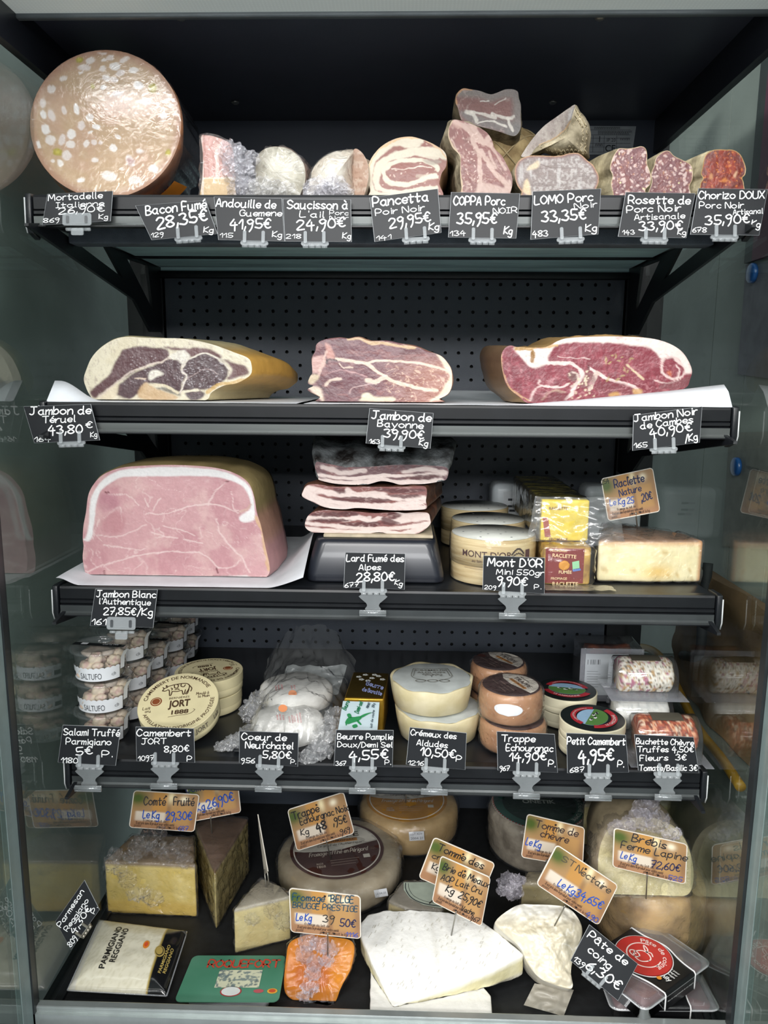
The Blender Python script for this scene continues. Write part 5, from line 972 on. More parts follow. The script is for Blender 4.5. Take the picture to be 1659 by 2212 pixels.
# --- camembert boxes
m_cream = mat('cream_printed_card', 'e3d8ad', .5, var=.04, vs=25)
def cow(f, ox, oy, s, c, parent, name='cow_drawing'):
    L = [[(0, 3), (1, 5), (3, 6), (4, 7), (8, 8), (13, 8.5), (17, 8), (19, 6), (19, 3), (18, 0)], [(1, 5), (0, 6.3)], [(0, 3), (2, 2.5), (4, 3.5), (5, 2), (5.5, -2), (6.5, -2), (7, 1.5)], [(7, 1.5), (11, 1), (14, 1.5), (15, -2), (16, -2), (16.5, 2)], [(18, 0), (17, -2), (18.2, -2), (19, 2)], [(3, 6), (2, 8), (3, 7.5)], [(8, 8), (8.5, 5), (10.5, 4.5), (11, 7), (10, 8)], [(13, 8.2), (13, 6), (15, 5), (16, 7)], [(6, 5), (7, 4), (6.5, 3)], [(19, 6), (21, 3), (20.5, 0)], [(9, 3), (11, 3.4), (12, 2.6)]]
    gs = []
    for P in L:
        v, fc = ribbon(cr([(ox+a*s, oy+b*s) for a, b in P], 4) if len(P) > 2 else np.array([(ox+a*s, oy+b*s) for a, b in P]), s*.75); gs.append((f(v), fc))
    return flat(name, gs, c, parent)
def round_card_box(name, label, c, n_, ex, r, h, group, cat='cheese box', mcol=None, mtop=None, split=.5):
    n_ = np.array(n_, float)/np.linalg.norm(n_); ex = np.array(ex, float); ex -= n_*ex.dot(n_); ex /= np.linalg.norm(ex); ey = np.cross(n_, ex); c = np.array(c, float)
    t = thing(name, label, cat, c, group)
    mk('base_box', lathe([(r*.975, .0003), (r*.985, .001), (r*.985, h*split)], c, 72, ex, ey, n_), mcol or m_cream, t)
    l = mk('lid', lathe([(r, h*(split-.06)), (r, h*.97), (r*.985, h)], c, 72, ex, ey, n_), mcol or m_cream, t, sharp=40)
    f = lambda P, lift=.0006: c+np.outer(P[:, 0], ex)+np.outer(P[:, 1], ey)+n_*(h+lift)
    return t, l, f, ex, ey, n_
a_ = math.radians(13); dv = ray(385, 1516); dv = dv/np.linalg.norm(dv); w_ = -math.sin(a_)*rt-math.cos(a_)*dn; nn = -.70*dv+.71*(w_-dv*w_.dot(dv)); nn /= np.linalg.norm(nn); exx = rt*math.cos(a_)-dn*math.sin(a_)
R_, H_j = .0600, .030
best = min((abs((U(385, 1516, Y)-nn*H_j)[2]-R_*math.sqrt(1-nn[2]**2)-S4-.001), Y) for Y in np.arange(.99, 1.25, .002))[1]
cj = U(385, 1516, best)-nn*H_j
t, l, f, ex, ey, n_ = round_card_box('camembert_box', 'cream camembert box with brown print, leaning back with its face up', cj, nn, exx, R_, H_j, 'camembert boxes')
top = cj+n_*(H_j+.0006)
def jort_print(l, f, ex, ey, n_, top, R_, col='4f3a28'):
    sc = R_/.06
    flat('ring_print', [arc_text('CAMEMBERT DE NORMANDIE', top, ex, ey, .0475*sc, 100, .0062*sc, .118*sc, .015), arc_text("APPELLATION D'ORIGINE PROTÉGÉE", top, ex, ey, .0535*sc, -78, .0056*sc, .15*sc, .01, True)], col, l)
    P = lambda s, x, y, w, b=0., h=None: place_text(s, top+ex*x*sc+ey*y*sc, ex, ey, w=w*sc, h=h, bold=b)
    flat('print', [P('JORT', -.014, -.010, .032, .05, .0135*sc), P('1888', -.008, -.0245, .025, .04, .008*sc), P('BERNIÈRES', -.014, .006, .030, .0, .0042*sc), (f(ribbon(cr([(-.012*sc, -.029*sc), (.0, -.0275*sc), (.018*sc, -.0265*sc), (.026*sc, -.020*sc), (.024*sc, -.018*sc)], 6), .0007)[0]), ribbon(cr([(0, 0)]*5, 6), 1)[1])], col, l)
    gs = []
    for s, x, y, w in (('Lait', -.051, -.010, .011), ('cru', -.047, -.016, .008), ('Moulé à', .026, .010, .019), ('la Main', .029, .004, .017)):
        st, wd = strokes(s); kk = len(gs) if s == 'Moulé à' else (kk if gs else 0)
        for q in st:
            q = cr(q, 4) if len(q) > 2 else q; v, fc = ribbon(np.stack([x*sc+q[:, 0]*w*sc/wd, y*sc+q[:, 1]*.0052*sc], 1), .0007*sc); gs.append((f(v), fc))
    flat('lettering', gs[:kk], col, l); flat('lettering', gs[kk:], col, l)
    q = top+ex*-.033*sc+ey*.004*sc
    mk('seal', join(lathe([(.0085*sc, 0), (.0085*sc, .0002)], q, 30, ex, ey, n_))[:2], ink('8a4a28'), l, smooth=False); mk('seal_ring', lathe([(.0068*sc, .0003), (.0068*sc, .0004)], q, 30, ex, ey, n_), ink('d9c9a0'), l, smooth=False); mk('seal_core', lathe([(.0058*sc, .0005), (.0058*sc, .0006)], q, 30, ex, ey, n_), ink('8a4a28'), l, smooth=False)
    cow(lambda v: f(v), -.026*sc, .019*sc, .0021*sc, col, l)
jort_print(l, f, ex, ey, n_, top, R_)
a0 = math.atan2(-1, .35)
for k, (s, a, w) in enumerate((('JORT', -62, .022), ('Lait', -28, .014))):
    v, fc, wd = ptext(s, .02); kx = w/wd; th = math.radians(a)+v[:, 0]*kx/R_; flat('side_print', [(cj+np.outer((R_+.0005)*np.cos(th), ex)+np.outer((R_+.0005)*np.sin(th), ey)+np.outer(H_j*.52+v[:, 1]*.009, n_), fc)], '6e675c', l)
cb, rb2 = np.array([U(450, 1500, 1.185)[0], 1.185, S4]), .055
t, l, f, ex, ey, n_ = round_card_box('camembert_box', 'camembert box lying flat at the bottom, behind the leaning one', cb, (0, 0, 1), (-.9, -.4, 0), rb2, .029, 'camembert boxes')
t, l, f, ex, ey, n_ = round_card_box('camembert_box', 'camembert box lying flat on another, its print upside down', cb+np.array([.002, .002, .030]), (0, 0, 1), (-.9, -.4, 0), rb2, .029, 'camembert boxes')
jort_print(l, f, ex, ey, n_, cb+np.array([.002, .002, .030+.029+.0006]), rb2)
v, fc, wd = ptext('JORT', .02); th = math.radians(200)+v[:, 0]*.022/wd/rb2; flat('side_print', [(cb+np.array([.002, .002, .030])+np.outer((rb2+.0005)*np.cos(th), ex)+np.outer((rb2+.0005)*np.sin(th), ey)+np.outer(.014+v[:, 1]*.009, n_), fc)], '6e675c', l)
# --- heart-shaped white cheeses in a big crinkled bag
t = thing('white_cheese_pack', 'two downy white cheeses in a large crinkled clear wrapper with red print', 'cheese pack', U(635, 1600, 1.07)*np.array([1, 1, 0])+np.array([0, 0, S4]))
m_bloom = mat('downy_white_rind', 'e3e2dd', .7, var=.06, vs=50, bump=.0012, bs=120)
for (u, v, r, h, zz, Y) in ((622, 1570, .052, .032, 0, 1.075), (640, 1500, .056, .034, .012, 1.165)):
    c = np.array([U(u, v, Y)[0], Y, S4+.002+zz]); rg = []
    for q, z in ((.86, 0), (.98, .004), (1, h*.5), (.97, h*.86), (.88, h)):
        rg.append([c+np.array([r*q*math.cos(a)*(1+.06*math.cos(2*a)), r*q*math.sin(a)*(1-.05*abs(math.cos(a))), z]) for a in np.linspace(0, 6.283, 48, endpoint=False)])
    mk('cheese', wob(loft(rg), .0016, 60, int(u), zmin=S4+.0008), m_bloom, t)
mk('tray', bevel(box(U(505, 1610, 1.03)[0], U(690, 1610, 1.03)[0], 1.02, 1.23, S4+.0004, S4+.0055), .004), mat('black_tray', '1b1d21', .3), t)
def wrapfn(a, b):
    x0, x1 = U(528-40*(1-b)*0, 1600, 1.03)[0], U(735, 1600, 1.03)[0]; y = 1.018+.245*b; c = (a-.5)*2
    z = S4+.016+.052*(1-abs(c)**2.6)*min(1, b/.16)**.6*(1+.25*b)+.030*max(0, b-.72)/.28
    n = mnoise.fractal(Vector((a*6, b*6, 3)), 1, 2, 5); n2 = 1-2*abs(mnoise.noise((a*9+4, b*8, 1)))
    return np.array([x0+(x1-x0)*a+.008*n+.02*b*c*.4, y+.006*n, max(S4+.001, z+.0045*n2+.003*n)])
wrp = mk('clear_wrapper', grid(wrapfn, 64, 56), film('milky_wrapper', haze=.07, hazecol='f0f4f4', rough=.12, bump=.0015, bs=55, gain=1.5), t)
wl = grid(lambda a, b: np.array(U(600+130*a+20*b, 1500-62*b, 1.20+.05*b))+np.array([0, .012*mnoise.noise((a*4, b*4, 9)), .004*mnoise.noise((a*7, b*7, 2))]), 22, 16); mk('paper_flap', wl, film('grey_flap', haze=.4, hazecol='dbe3e3', rough=.2, bump=.002, gain=1.2), t)
scrunch('bunched_film', [(U(u, v, Y), r) for u, v, Y, r in ((705, 1598, 1.03, .020), (715, 1575, 1.045, .018), (690, 1625, 1.01, .018), (665, 1640, 1.0, .014), (725, 1550, 1.07, .016))], t, film('gathered_film', haze=.16, hazecol='f3f5f8', rough=.1, bump=.002, bs=120, gain=1.8), 41)
scrunch('bunched_film', [(U(u, v, Y), r) for u, v, Y, r in ((540, 1590, 1.04, .016), (520, 1600, 1.035, .015), (505, 1608, 1.03, .014), (490, 1614, 1.03, .012), (480, 1618, 1.03, .011))], t, film('gathered_film', haze=.16, hazecol='f3f5f8', rough=.1, bump=.002, bs=120, gain=1.8), 42)
scrunch('bunched_film', [(U(u, v, Y), r) for u, v, Y, r in ((560, 1510, 1.14, .015), (550, 1525, 1.12, .015), (540, 1540, 1.10, .015))], t, film('gathered_film', haze=.16, hazecol='f3f5f8', rough=.1, bump=.002, bs=120, gain=1.8), 43)
gs, g2 = [], []
def onw(u, v): return U(u, v, 1.045)+np.array([0, -.006, .004])
for (u, v, h) in ((597, 1545, 13), (603, 1543, 15), (610, 1545, 12), (623, 1548, 14), (629, 1545, 18), (634, 1547, 15), (640, 1542, 20), (646, 1540, 22), (594, 1482, 11), (600, 1480, 12), (607, 1479, 12), (628, 1481, 10), (634, 1480, 10)):
    Yq = 1.05 if v > 1520 else 1.13
    for k in range(int(h/2.2)): a = U(u+k*.3, v+k*2.2, Yq-.012); w = pxm(Yq)*3.4; gs.append((np.array([a, a+[w, 0, 0], a+[w, 0, -.0007], a+[0, 0, -.0007]]), [(0, 3, 2, 1)]))
flat('red_print', gs, 'b03a44', t)
for u, v, Yq in ((611, 1530, 1.05), (632, 1498, 1.13)): g2.append(disc(U(u, v, Yq-.012), .0065, (1, 0, 0), (0, .3, .75), 24))
flat('orange_seal', g2, 'c9763a', t)
# --- two butter packs
zg = float(U(760, 1508, 1.085)[2])
t = thing('butter_pack', 'gold foil butter pack with white flowers on its lid, standing at the back', 'butter', (U(790, 1500, 1.14)[0], 1.14, S4), 'butter packs')
tp = [UZ(u, v, zg) for u, v in B3((118, 452), (420, 460), (462, 262), (188, 252))]
mk('foil', prism(tp, (0, 0, S4+.0005-zg), .002), mat('gold_foil', 'b98f2f', .28, .75, .1, 20, bump=.0006, bs=30), t)
q = [p+np.array([0, 0, .0005]) for p in tp]; cc = sum(q)/4; q = [cc+(p-cc)*.95 for p in q]; lb = mk('lid_label', (np.array(q), [(0, 1, 2, 3)]), mat('dark_olive_foil', '4a3d1c', .3, .5), t, smooth=False)
z5 = zg+.001; gs = []
for (a, b) in ((230, 290), (280, 275), (330, 300), (380, 285), (410, 310), (300, 320), (250, 310), (350, 275)):
    u, v = B3((a, b))[0]; c = UZ(u, v, z5)
    for k in range(5): gs.append(disc(c+np.array([.0028*math.cos(k*1.257), .0028*math.sin(k*1.257), .0001*k]), .0019, (1, 0, 0), (0, 1, 0), 8))
flat('white_flowers', gs, 'd5d8d3', lb)
flat('blue_script', [hand([('Beurre', *B3((282, 365), (405, 430)), 10, .2) if False else ('Beurre', B3((285, 350))[0][0], B3((285, 350))[0][1], B3((410, 385))[0][0], B3((410, 385))[0][1], 9, .2), ('de Baratte', B3((255, 395))[0][0], B3((255, 395))[0][1], B3((400, 430))[0][0], B3((400, 430))[0][1], 8, .2)], lambda u, v: UZ(u, v, z5+.0004))], '9aa6d9', lb)
zb2 = float(U(732, 1574, 1.03)[2])
t = thing('butter_pack', 'pale blue butter pack with a green cow, leaning before the gold one', 'butter', (U(780, 1560, 1.05)[0], 1.05, S4), 'butter packs')
b4 = [U(*B3((72, 700))[0], 1.022), U(*B3((372, 700))[0], 1.022), U(*B3((388, 490))[0], 1.078), U(*B3((110, 480))[0], 1.078)]
nb = np.cross(b4[1]-b4[0], b4[3]-b4[0]); nb /= np.linalg.norm(nb)
g = prism(b4, -nb*.022, .002); g[0][:, 2] = np.maximum(g[0][:, 2], S4+.0005); mk('foil', g, mat('gold_foil', ''), t)
lb = mk('blue_label', (np.array([p+nb*.0016 for p in b4]), [(0, 1, 2, 3)]), mat('ice_blue_label', 'c3d5dc', .4, var=.03), t, smooth=False)
onb = lambda u, v: UP(u, v, b4[0]+nb*.0021, nb)
gq = [B3((125, 640), (150, 600), (200, 595), (240, 590), (250, 605), (225, 625), (180, 640), (150, 650)), B3((150, 600), (140, 575), (165, 570), (175, 600)), B3((130, 640), (140, 655), (130, 660)), B3((225, 620), (250, 650), (240, 655), (215, 630)), B3((240, 590), (280, 570), (330, 560), (300, 575), (250, 602)), B3((180, 660), (210, 650), (220, 670), (190, 680))]
flat('green_cow', [(np.array([onb(a, b) for a, b in cr(P, 4, True)]), [tuple(range(4*len(P)))]) for P in gq], '2f8a52', lb)
def lettr(s, p, q, h): return (s, p[0], p[1], q[0], q[1], h, .17)
flat('green_lettering', [hand([lettr('Beurre', B3((130, 545))[0], B3((160, 480))[0], 9), lettr('Demi-sel', B3((225, 570))[0], B3((260, 485))[0], 9)], onb)], '2d7a55', lb); flat('dark_lettering', [hand([lettr('POIDS NET', B3((300, 530))[0], B3((318, 490))[0], 4.5), lettr('250 g', B3((345, 525))[0], B3((352, 495))[0], 5), lettr('lait de vache', B3((330, 680))[0], B3((350, 545))[0], 5)], onb)], '3c4f5a', lb)
# --- pleated round cheeses
m_pleat = mat('cream_waxed_paper', 'd9cfae', .5, var=.06, vs=30, col2='c4b890', bump=.0008, bs=40)
def cremeux(c, r, h, rot, label, dark):
    t = thing('soft_cheese', label, 'cheese', c, 'pleated round soft cheeses'); rg = []
    for q, z in ((.86, .0006), (.91, .002), (.965, h*.55), (1.0, h*.97), (.985, h), (.93, h*.985)):
        rg.append([np.array(c)+np.array([r*q*math.cos(a)*(1+.012*math.sin(a*7)+.006*math.sin(a*13)), r*q*math.sin(a)*(1+.012*math.sin(a*7)), z+(.0015*math.sin(a*7+1) if z > h*.5 else 0)]) for a in np.linspace(0, 6.283, 84, endpoint=False)])
    mk('pleated_paper', loft(rg, True, True, False), m_pleat, t)
    tp = mk('top_film', wob(lathe([(r*.95, h*.97), (r*.9, h*1.0), (r*.5, h*1.02), (.001, h*1.02)], c, 60, cap0=False, cap1=False), .0008, 50, 3), mat('frosted_cheese_top', 'b9bfbd', .4, var=.06, vs=40), t)
    a = math.radians(rot); ex = np.array([math.cos(a), math.sin(a), 0]); ey = np.array([-math.sin(a), math.cos(a), 0]); o = np.array(c)+np.array([0, 0, h*1.02+.0016])
    P = lambda s, x, y, w, b=.02, hh_=None: place_text(s, o+ex*x+ey*y, ex, ey, w=w, h=hh_, bold=b)
    f = lambda v: o+np.outer(v[:, 0], ex)+np.outer(v[:, 1], ey)
    sh = []
    for q in ([(-.027, .028), (-.031, -.002), (-.02, -.014), (-.006, -.02)], [(.027, .028), (.031, -.002), (.02, -.014), (.006, -.02)], [(-.027, .028), (.027, .028)], [(-.024, .025), (-.028, -.001)], [(.024, .025), (.028, -.001)]):
        v, fc = ribbon(cr(q, 5) if len(q) > 2 else np.array(q), .0009); sh.append((f(v), fc))
    for x in (-.018, 0, .018):
        v, fc = ribbon(cr([(x+.0075*math.cos(k), -.020+.0045*math.sin(k)) for k in np.linspace(0, 6.283, 10)], 3), .0012); sh.append((f(v), fc))
    flat('print', [P('CREMEUX', -.024, .019, .048, .01, .0055), P('ALDUDES', -.022, .0105, .044, .01, .0055)]+sh, '6a665c' if dark else '8d7a58', tp)
    cow(f, -.014, .001, .0008, '5f584e' if dark else '8a6a42', tp); cow(f, .002, .001, .0007, '5f584e' if dark else '8a6a42', tp)
    return t
c, r = spot(853, 1036, 1622, S4); cremeux(c, r*1.0, .042, -62, 'lower pleated soft cheese, its shield print turned sideways', False)
cremeux((c[0]-.0105, c[1]+.006, S4+.0445), r*.965, .040, 2, 'upper pleated soft cheese in the pair, shield print upright', True)
# --- brown film-wrapped trappe cheeses
m_tan = mat('tan_washed_rind', 'b98a62', .5, var=.12, vs=24, col2='9a6c48', bump=.001, bs=60)
m_brl = mat('brown_printed_label', '3f2522', .4, var=.05); m_lgt = mat('pale_label_half', 'cfc9be', .45, var=.04)
def trappe(c, r, h, rot, label):
    t = thing('washed_rind_cheese', label, 'cheese', c, 'small brown-label cheeses')
    mk('cheese', lathe([(r*.86, .0006), (r*.96, .004), (r*1.0, h*.4), (r*.98, h*.85), (r*.93, h*.97), (r*.88, h)], c, 60), m_tan, t)
    lb = mk('label', lathe([(r*.9, h+.0006), (r*.9, h+.001)], c, 60), m_brl, t, smooth=False)
    a = math.radians(rot); ex = np.array([math.cos(a), math.sin(a), 0]); ey = np.array([-math.sin(a), math.cos(a), 0]); o = np.array(c)+np.array([0, 0, h+.0016]); R = r*.84
    P = [(R*math.cos(q), R*math.sin(q)) for q in np.radians(np.linspace(12, 168, 30))]+[(-R*.6, R*.02), (0, R*.0), (R*.5, R*.12)]
    lh = mk('pale_half', (np.array([o+ex*x+ey*y for x, y in P]), [tuple(range(len(P)))]), m_lgt, lb, smooth=False); o2 = o+np.array([0, 0, .0005])
    T = lambda s, x, y, w, hh_, b=.02: place_text(s, o2+ex*x*r+ey*y*r, ex, ey, w=w*r, h=hh_*r, bold=b)
    flat('print', [T('TRAPPE', -.42, .32, .9, .17), T('nnnnn', -.4, .56, .5, .07)], '3a2a26', lh); pb = mk('orange_band', (np.array([o2+ex*x*r+ey*y*r for x, y in ((-.38, .14), (.5, .14), (.5, .26), (-.38, .26))]), [(0, 1, 2, 3)]), ink('c98a3a'), lh, smooth=False); flat('band_print', [place_text('ECHOURGNAC', o2+np.array([0, 0, .0004])+ex*-.35*r+ey*.165*r, ex, ey, w=.82*r, h=.07*r, bold=.02)], '3f2522', pb)
    flat('pale_print', [T('nnnnnnnnnnnnnnn', -.3, -.22, .8, .05, 0), T('nnnnnnnn', -.5, -.4, .35, .05, 0), T('nnnnnnnnnn', -.05, -.36, .55, .04, 0), T('nnnnnnn', .05, -.5, .4, .04, 0)], 'a98d80', lb)
    cover('cling_film', lathe([(r*.9, .0008), (r*1.0, .005), (r*1.01, h*.5), (r*.99, h*.9), (r*.92, h*1.02), (r*.5, h*1.03), (.002, h*1.03)], c, 40), t, m_shrink, .0012, .0012, 70, .008, int(abs(rot))+3, c[2]+.0004)
    el = mk('white_sticker', loft([[np.array(c)+np.array([r*1.035*math.sin(q), -r*1.035*math.cos(q), h*(.6+.2*k)]) for q in np.radians(np.linspace(-12-24*math.sqrt(1-k*k)-.5, -12+24*math.sqrt(1-k*k)+.5, 16))] for k in np.linspace(-1, 1, 12)], False, False, False), m_white_l, t) if rot < -20 else None
    return t
c, r = spot(1034, 1176, 1641, S4); trappe(c, r, .042, -6, 'lower brown-label cheese of the front pair')
trappe((c[0]-.004, c[1]+.004, S4+.0445), r*.955, .046, -66, 'upper brown-label cheese of the front pair, white sticker on its side')
c2 = np.array([U(1078, 1420, 1.165)[0], 1.165, S4]); trappe(c2, r*.9, .042, -60, 'lower brown-label cheese at the back, hidden by the front pair'); trappe((c2[0], c2[1]+.002, S4+.0445), r*.92, .046, -58, 'upper brown-label cheese at the back, its lid just visible')
# --- small camembert boxes with dark lids
m_box2 = mat('ivory_thin_card', 'd5cfb4', .5, var=.04, vs=20); m_dkl = mat('dark_green_lid', '1c2222', .35, var=.06)
def petit(c, r, h, rot, label, printed=True):
    t, l, f, ex, ey, n_ = round_card_box('small_camembert_box', label, c, (0, 0, 1), (math.cos(math.radians(rot)), math.sin(math.radians(rot)), 0), r, h, 'small dark-lidded camembert boxes', mcol=m_box2)
    q = np.array(c)+np.array([0, 0, h])
    tl = mk('dark_top', lathe([(r*.965, .0004), (r*.965, .0008)], q, 60), m_dkl, l, smooth=False)
    if printed:
        o = q+np.array([0, 0, .0012]); E = lambda a0, a1, r0, r1, sx=1.: ([(r1*sx*math.cos(k), r1*math.sin(k)) for k in np.radians(np.linspace(a0, a1, 24))]+[(r0*sx*math.cos(k), r0*math.sin(k)) for k in np.radians(np.linspace(a1, a0, 24))])
        pl = lambda P, dz=0: (np.array([o+ex*x*r+ey*y*r+np.array([0, 0, dz]) for x, y in P]), [tuple(range(len(P)))])
        strip = lambda a0, a1, r0, r1, dz, sx=1.: loft([[o+ex*rr*sx*r*math.cos(k)+ey*rr*r*math.sin(k)+np.array([0, 0, dz]) for k in np.radians(np.linspace(a0, a1, 30))] for rr in (r0, r1)], False, False, False)
        mk('sky', pl([(.56*1.1*math.cos(k), .46*math.sin(k)) for k in np.linspace(0, 6.283, 40)]), ink('8fb0cc'), tl, smooth=False); mk('meadow', pl([(.56*1.1*math.cos(k), .46*math.sin(k)) for k in np.linspace(3.0, 6.5, 24)], .0004), ink('4f7a3c'), tl, smooth=False)
        rbn = mk('red_ribbon', join(strip(15, 165, .50, .66, .0008, 1.1), strip(200, 340, .56, .74, .0008, 1.1))[:2], ink('a32430'), tl, smooth=False)
        flat('ribbon_print', [arc_text('LE GASCONNE', o+np.array([0, 0, .0013]), ex, ey, .70*r, -90, .1*r, .95*r, .02, True), arc_text('FABRICATION ARTISANALE', o+np.array([0, 0, .0013]), ex, ey, .55*r, 90, .06*r, 1.1*r, .01)], 'd9c3c0', rbn)
        rd = random.Random(3); flat('white_cows', [pl([(x+.05*math.cos(k)*1.6, y+.05*math.sin(k)) for k in np.linspace(0, 6, 10)], .0012) for x, y in ((-.25, -.02), (-.05, -.1), (.12, .0), (.28, -.06))], 'cfd2d0', tl); flat('dark_cows', [pl([(x+.035*math.cos(k)*1.5, y+.035*math.sin(k)) for k in np.linspace(0, 6, 10)], .0016) for x, y in ((-.22, -.03), (.0, -.08), (.15, .01), (.25, -.08), (.32, -.04))], '2c2c30', tl)
    return t
c, r = spot(1205, 1343, 1650, S4); h2 = (topz(1274, 1650, 1274, 1582, S4)-S4)/2
petit(c, r, h2*.97, 20, 'lower box of the front small camembert pair', False); petit(c+np.array([0, 0, h2]), r, h2, 62, 'upper box of the front small camembert pair, red ribbon print across')
cq = c+np.array([-.040, .103, 0]); cq[0] = U(1224, 1500, cq[1])[0]
petit(cq, r, h2*.97, 20, 'lower box of the rear small camembert pair', False); petit(cq+np.array([0, 0, h2]), r, h2, -12, 'upper box of the rear small camembert pair, behind the front lid')
# --- goat logs in clear clamshells
m_log = mat('printed_goat_log', rough=.55, attr=True, var=.08, vs=120, bump=.0012, bs=140)
def goat_log(c, L, rad, base_col, spots, label, flange=True, sticker=True):
    """log lying along x, in a domed clear shell with a flange"""
    c = np.array(c, float); t = thing('goat_log_pack', label, 'cheese pack', c, 'goat cheese logs in clear shells')
    rg = [[c+np.array([x, rad*q*math.cos(a), rad+.0014+rad*q*math.sin(a)]) for a in np.linspace(0, 6.283, 48, endpoint=False)] for x, q in [(-L/2, .86), (-L/2+.003, .97)]+[(k, 1) for k in np.linspace(-L/2+.006, L/2-.006, 44)]+[(L/2-.003, .97), (L/2, .86)]]
    g = wob(loft(rg), .0016, 70, 4, zmin=c[2]+.0012); V = g[0]; P = Paint(V[:, 0]*3000, (V[:, 2]+V[:, 1]*.7)*3000, base_col)
    for sc, col, lo, hi, sd in spots: P.noise(sc, col, lo, hi, .9, sd)
    mk('log', g, m_log, t, paint=P.c)
    w = rad*1.12; dome = []
    for x, q in ((-L/2-.006, .9), (-L/2-.004, 1), (L/2+.004, 1), (L/2+.006, .9)):
        dome.append([c+np.array([x, -w*q, .001]), c+np.array([x, -w*q, rad*.9])]+[c+np.array([x, -w*q*math.cos(a), rad*.9+(rad*1.2)*q*math.sin(a)]) for a in np.linspace(.15, 2.99, 16)]+[c+np.array([x, w*q, rad*.9]), c+np.array([x, w*q, .001])])
    mk('clear_shell', loft(dome, False, True, True), film('clamshell_plastic', haze=.03, rough=.04, bump=.0006, bs=28, gain=1.7), t)
    if flange:
        e = .012; mk('flange', bevel(box(c[0]-L/2-.006-e, c[0]+L/2+.006+e, c[1]-w-e, c[1]+w+e, c[2]+.0002, c[2]+.0012), .0004, 1), film('flange_plastic', haze=.25, hazecol='cfd2dc', rough=.06, bump=0, gain=1.5), t)
    if sticker:
        st = mk('oval_sticker', loft([[c+np.array([x*1.0, -rad*1.16*math.cos(a), rad*.9+rad*1.23*math.sin(a)]) for a in np.linspace(1.15, 1.9, 10)] for x in (-.022, -.012, 0, .012, .022)], False, False, False), ink('4a463c'), t)
    return t
m_lb2 = mat('white_info_label', 'c6ccd2', .45, var=.03)
wl_c = np.array([U(1380, 1560, 1.125)[0], 1.125, S4+.0004]); rad = .0265
goat_log(wl_c, .078, rad, 'd9dad6', [(20, 'c5c8c6', .5, .65, 3)], 'plain white goat log pack, bottom of the rear pair', True, True)
goat_log(wl_c+np.array([.002, .002, .0615]), .080, rad, 'dcd6c8', [(9, 'b48a4a', .52, .62, 3), (12, 'f0ece2', .5, .6, 7), (16, 'a8587a', .62, .68, 9), (8, '5c5040', .64, .7, 12)], 'goat log rolled in dried flowers, stacked on the plain white one')
fl_c = np.array([U(1432, 1610, 1.045)[0], 1.045, S4+.0004]); 
goat_log(fl_c, .080, .0285, 'a8502e', [(10, '7a2a18', .5, .6, 3), (9, 'd8a07a', .56, .64, 5), (8, '5a2c1c', .62, .68, 8), (14, 'd9c9b0', .64, .7, 11)], 'red tomato goat log pack at the front, behind the goat log card')
t = thing('goat_log_pack', 'goat log pack standing on edge at the back, barcode label facing out', 'cheese pack', (U(1320, 1480, 1.235)[0], 1.235, S4), 'goat cheese logs in clear shells')
a, b = U(1256, 1484, 1.225), U(1388, 1404, 1.225); zt = b[2]
mk('log', (lambda g: g)(wob(loft([[np.array([x, 1.262+.024*math.cos(k), (zt+S4)/2+.012+.030*math.sin(k)]) for k in np.linspace(0, 6.283, 32, endpoint=False)] for x in np.linspace(a[0]+.012, b[0]-.012, 20)]), .002, 60, 5)), mat('red_herb_log', '8a4a30', .5, var=.3, vs=60, col2='3c1f18', bump=.002), t)
mk('clear_shell', bevel(box(a[0]-.002, b[0]+.002, 1.228, 1.292, S4+.001, zt+.004), .006, 3), film('clamshell_plastic'), t)
mk('backing', box(a[0]-.004, b[0]+.003, 1.2250, 1.2262, S4+.0006, zt+.001), film('flange_plastic'), t, smooth=False)
lb = mk('info_label', box(a[0]+.004, b[0]-.003, 1.2238, 1.2246, S4+.012, zt-.008), m_lb2, t, smooth=False)
gs = []; rd = random.Random(5); yq = 1.2232
for k in range(22):
    u = 1270+k*1.25
    if rd.random() < .65: p = U(u, 1425, yq); w = rd.choice((.0004, .0007)); gs.append((np.array([p, p+[w, 0, 0], p+[w, 0, -.0085], p+[0, 0, -.0085]]), [(0, 3, 2, 1)]))
for k in range(5): gs.append(place_text('nnnnnnnnnnnnnnnnnnnn', U(1318, 1426+k*6, yq), (1, 0, 0), (0, 0, 1), w=.046, h=.0016))
for k in range(7): gs.append(place_text('nnnnnnnn', U(1268, 1451+k*5.5, yq), (1, 0, 0), (0, 0, 1), w=.018+.004*(k % 2), h=.0016))
flat('print', gs, '2f3238', lb)
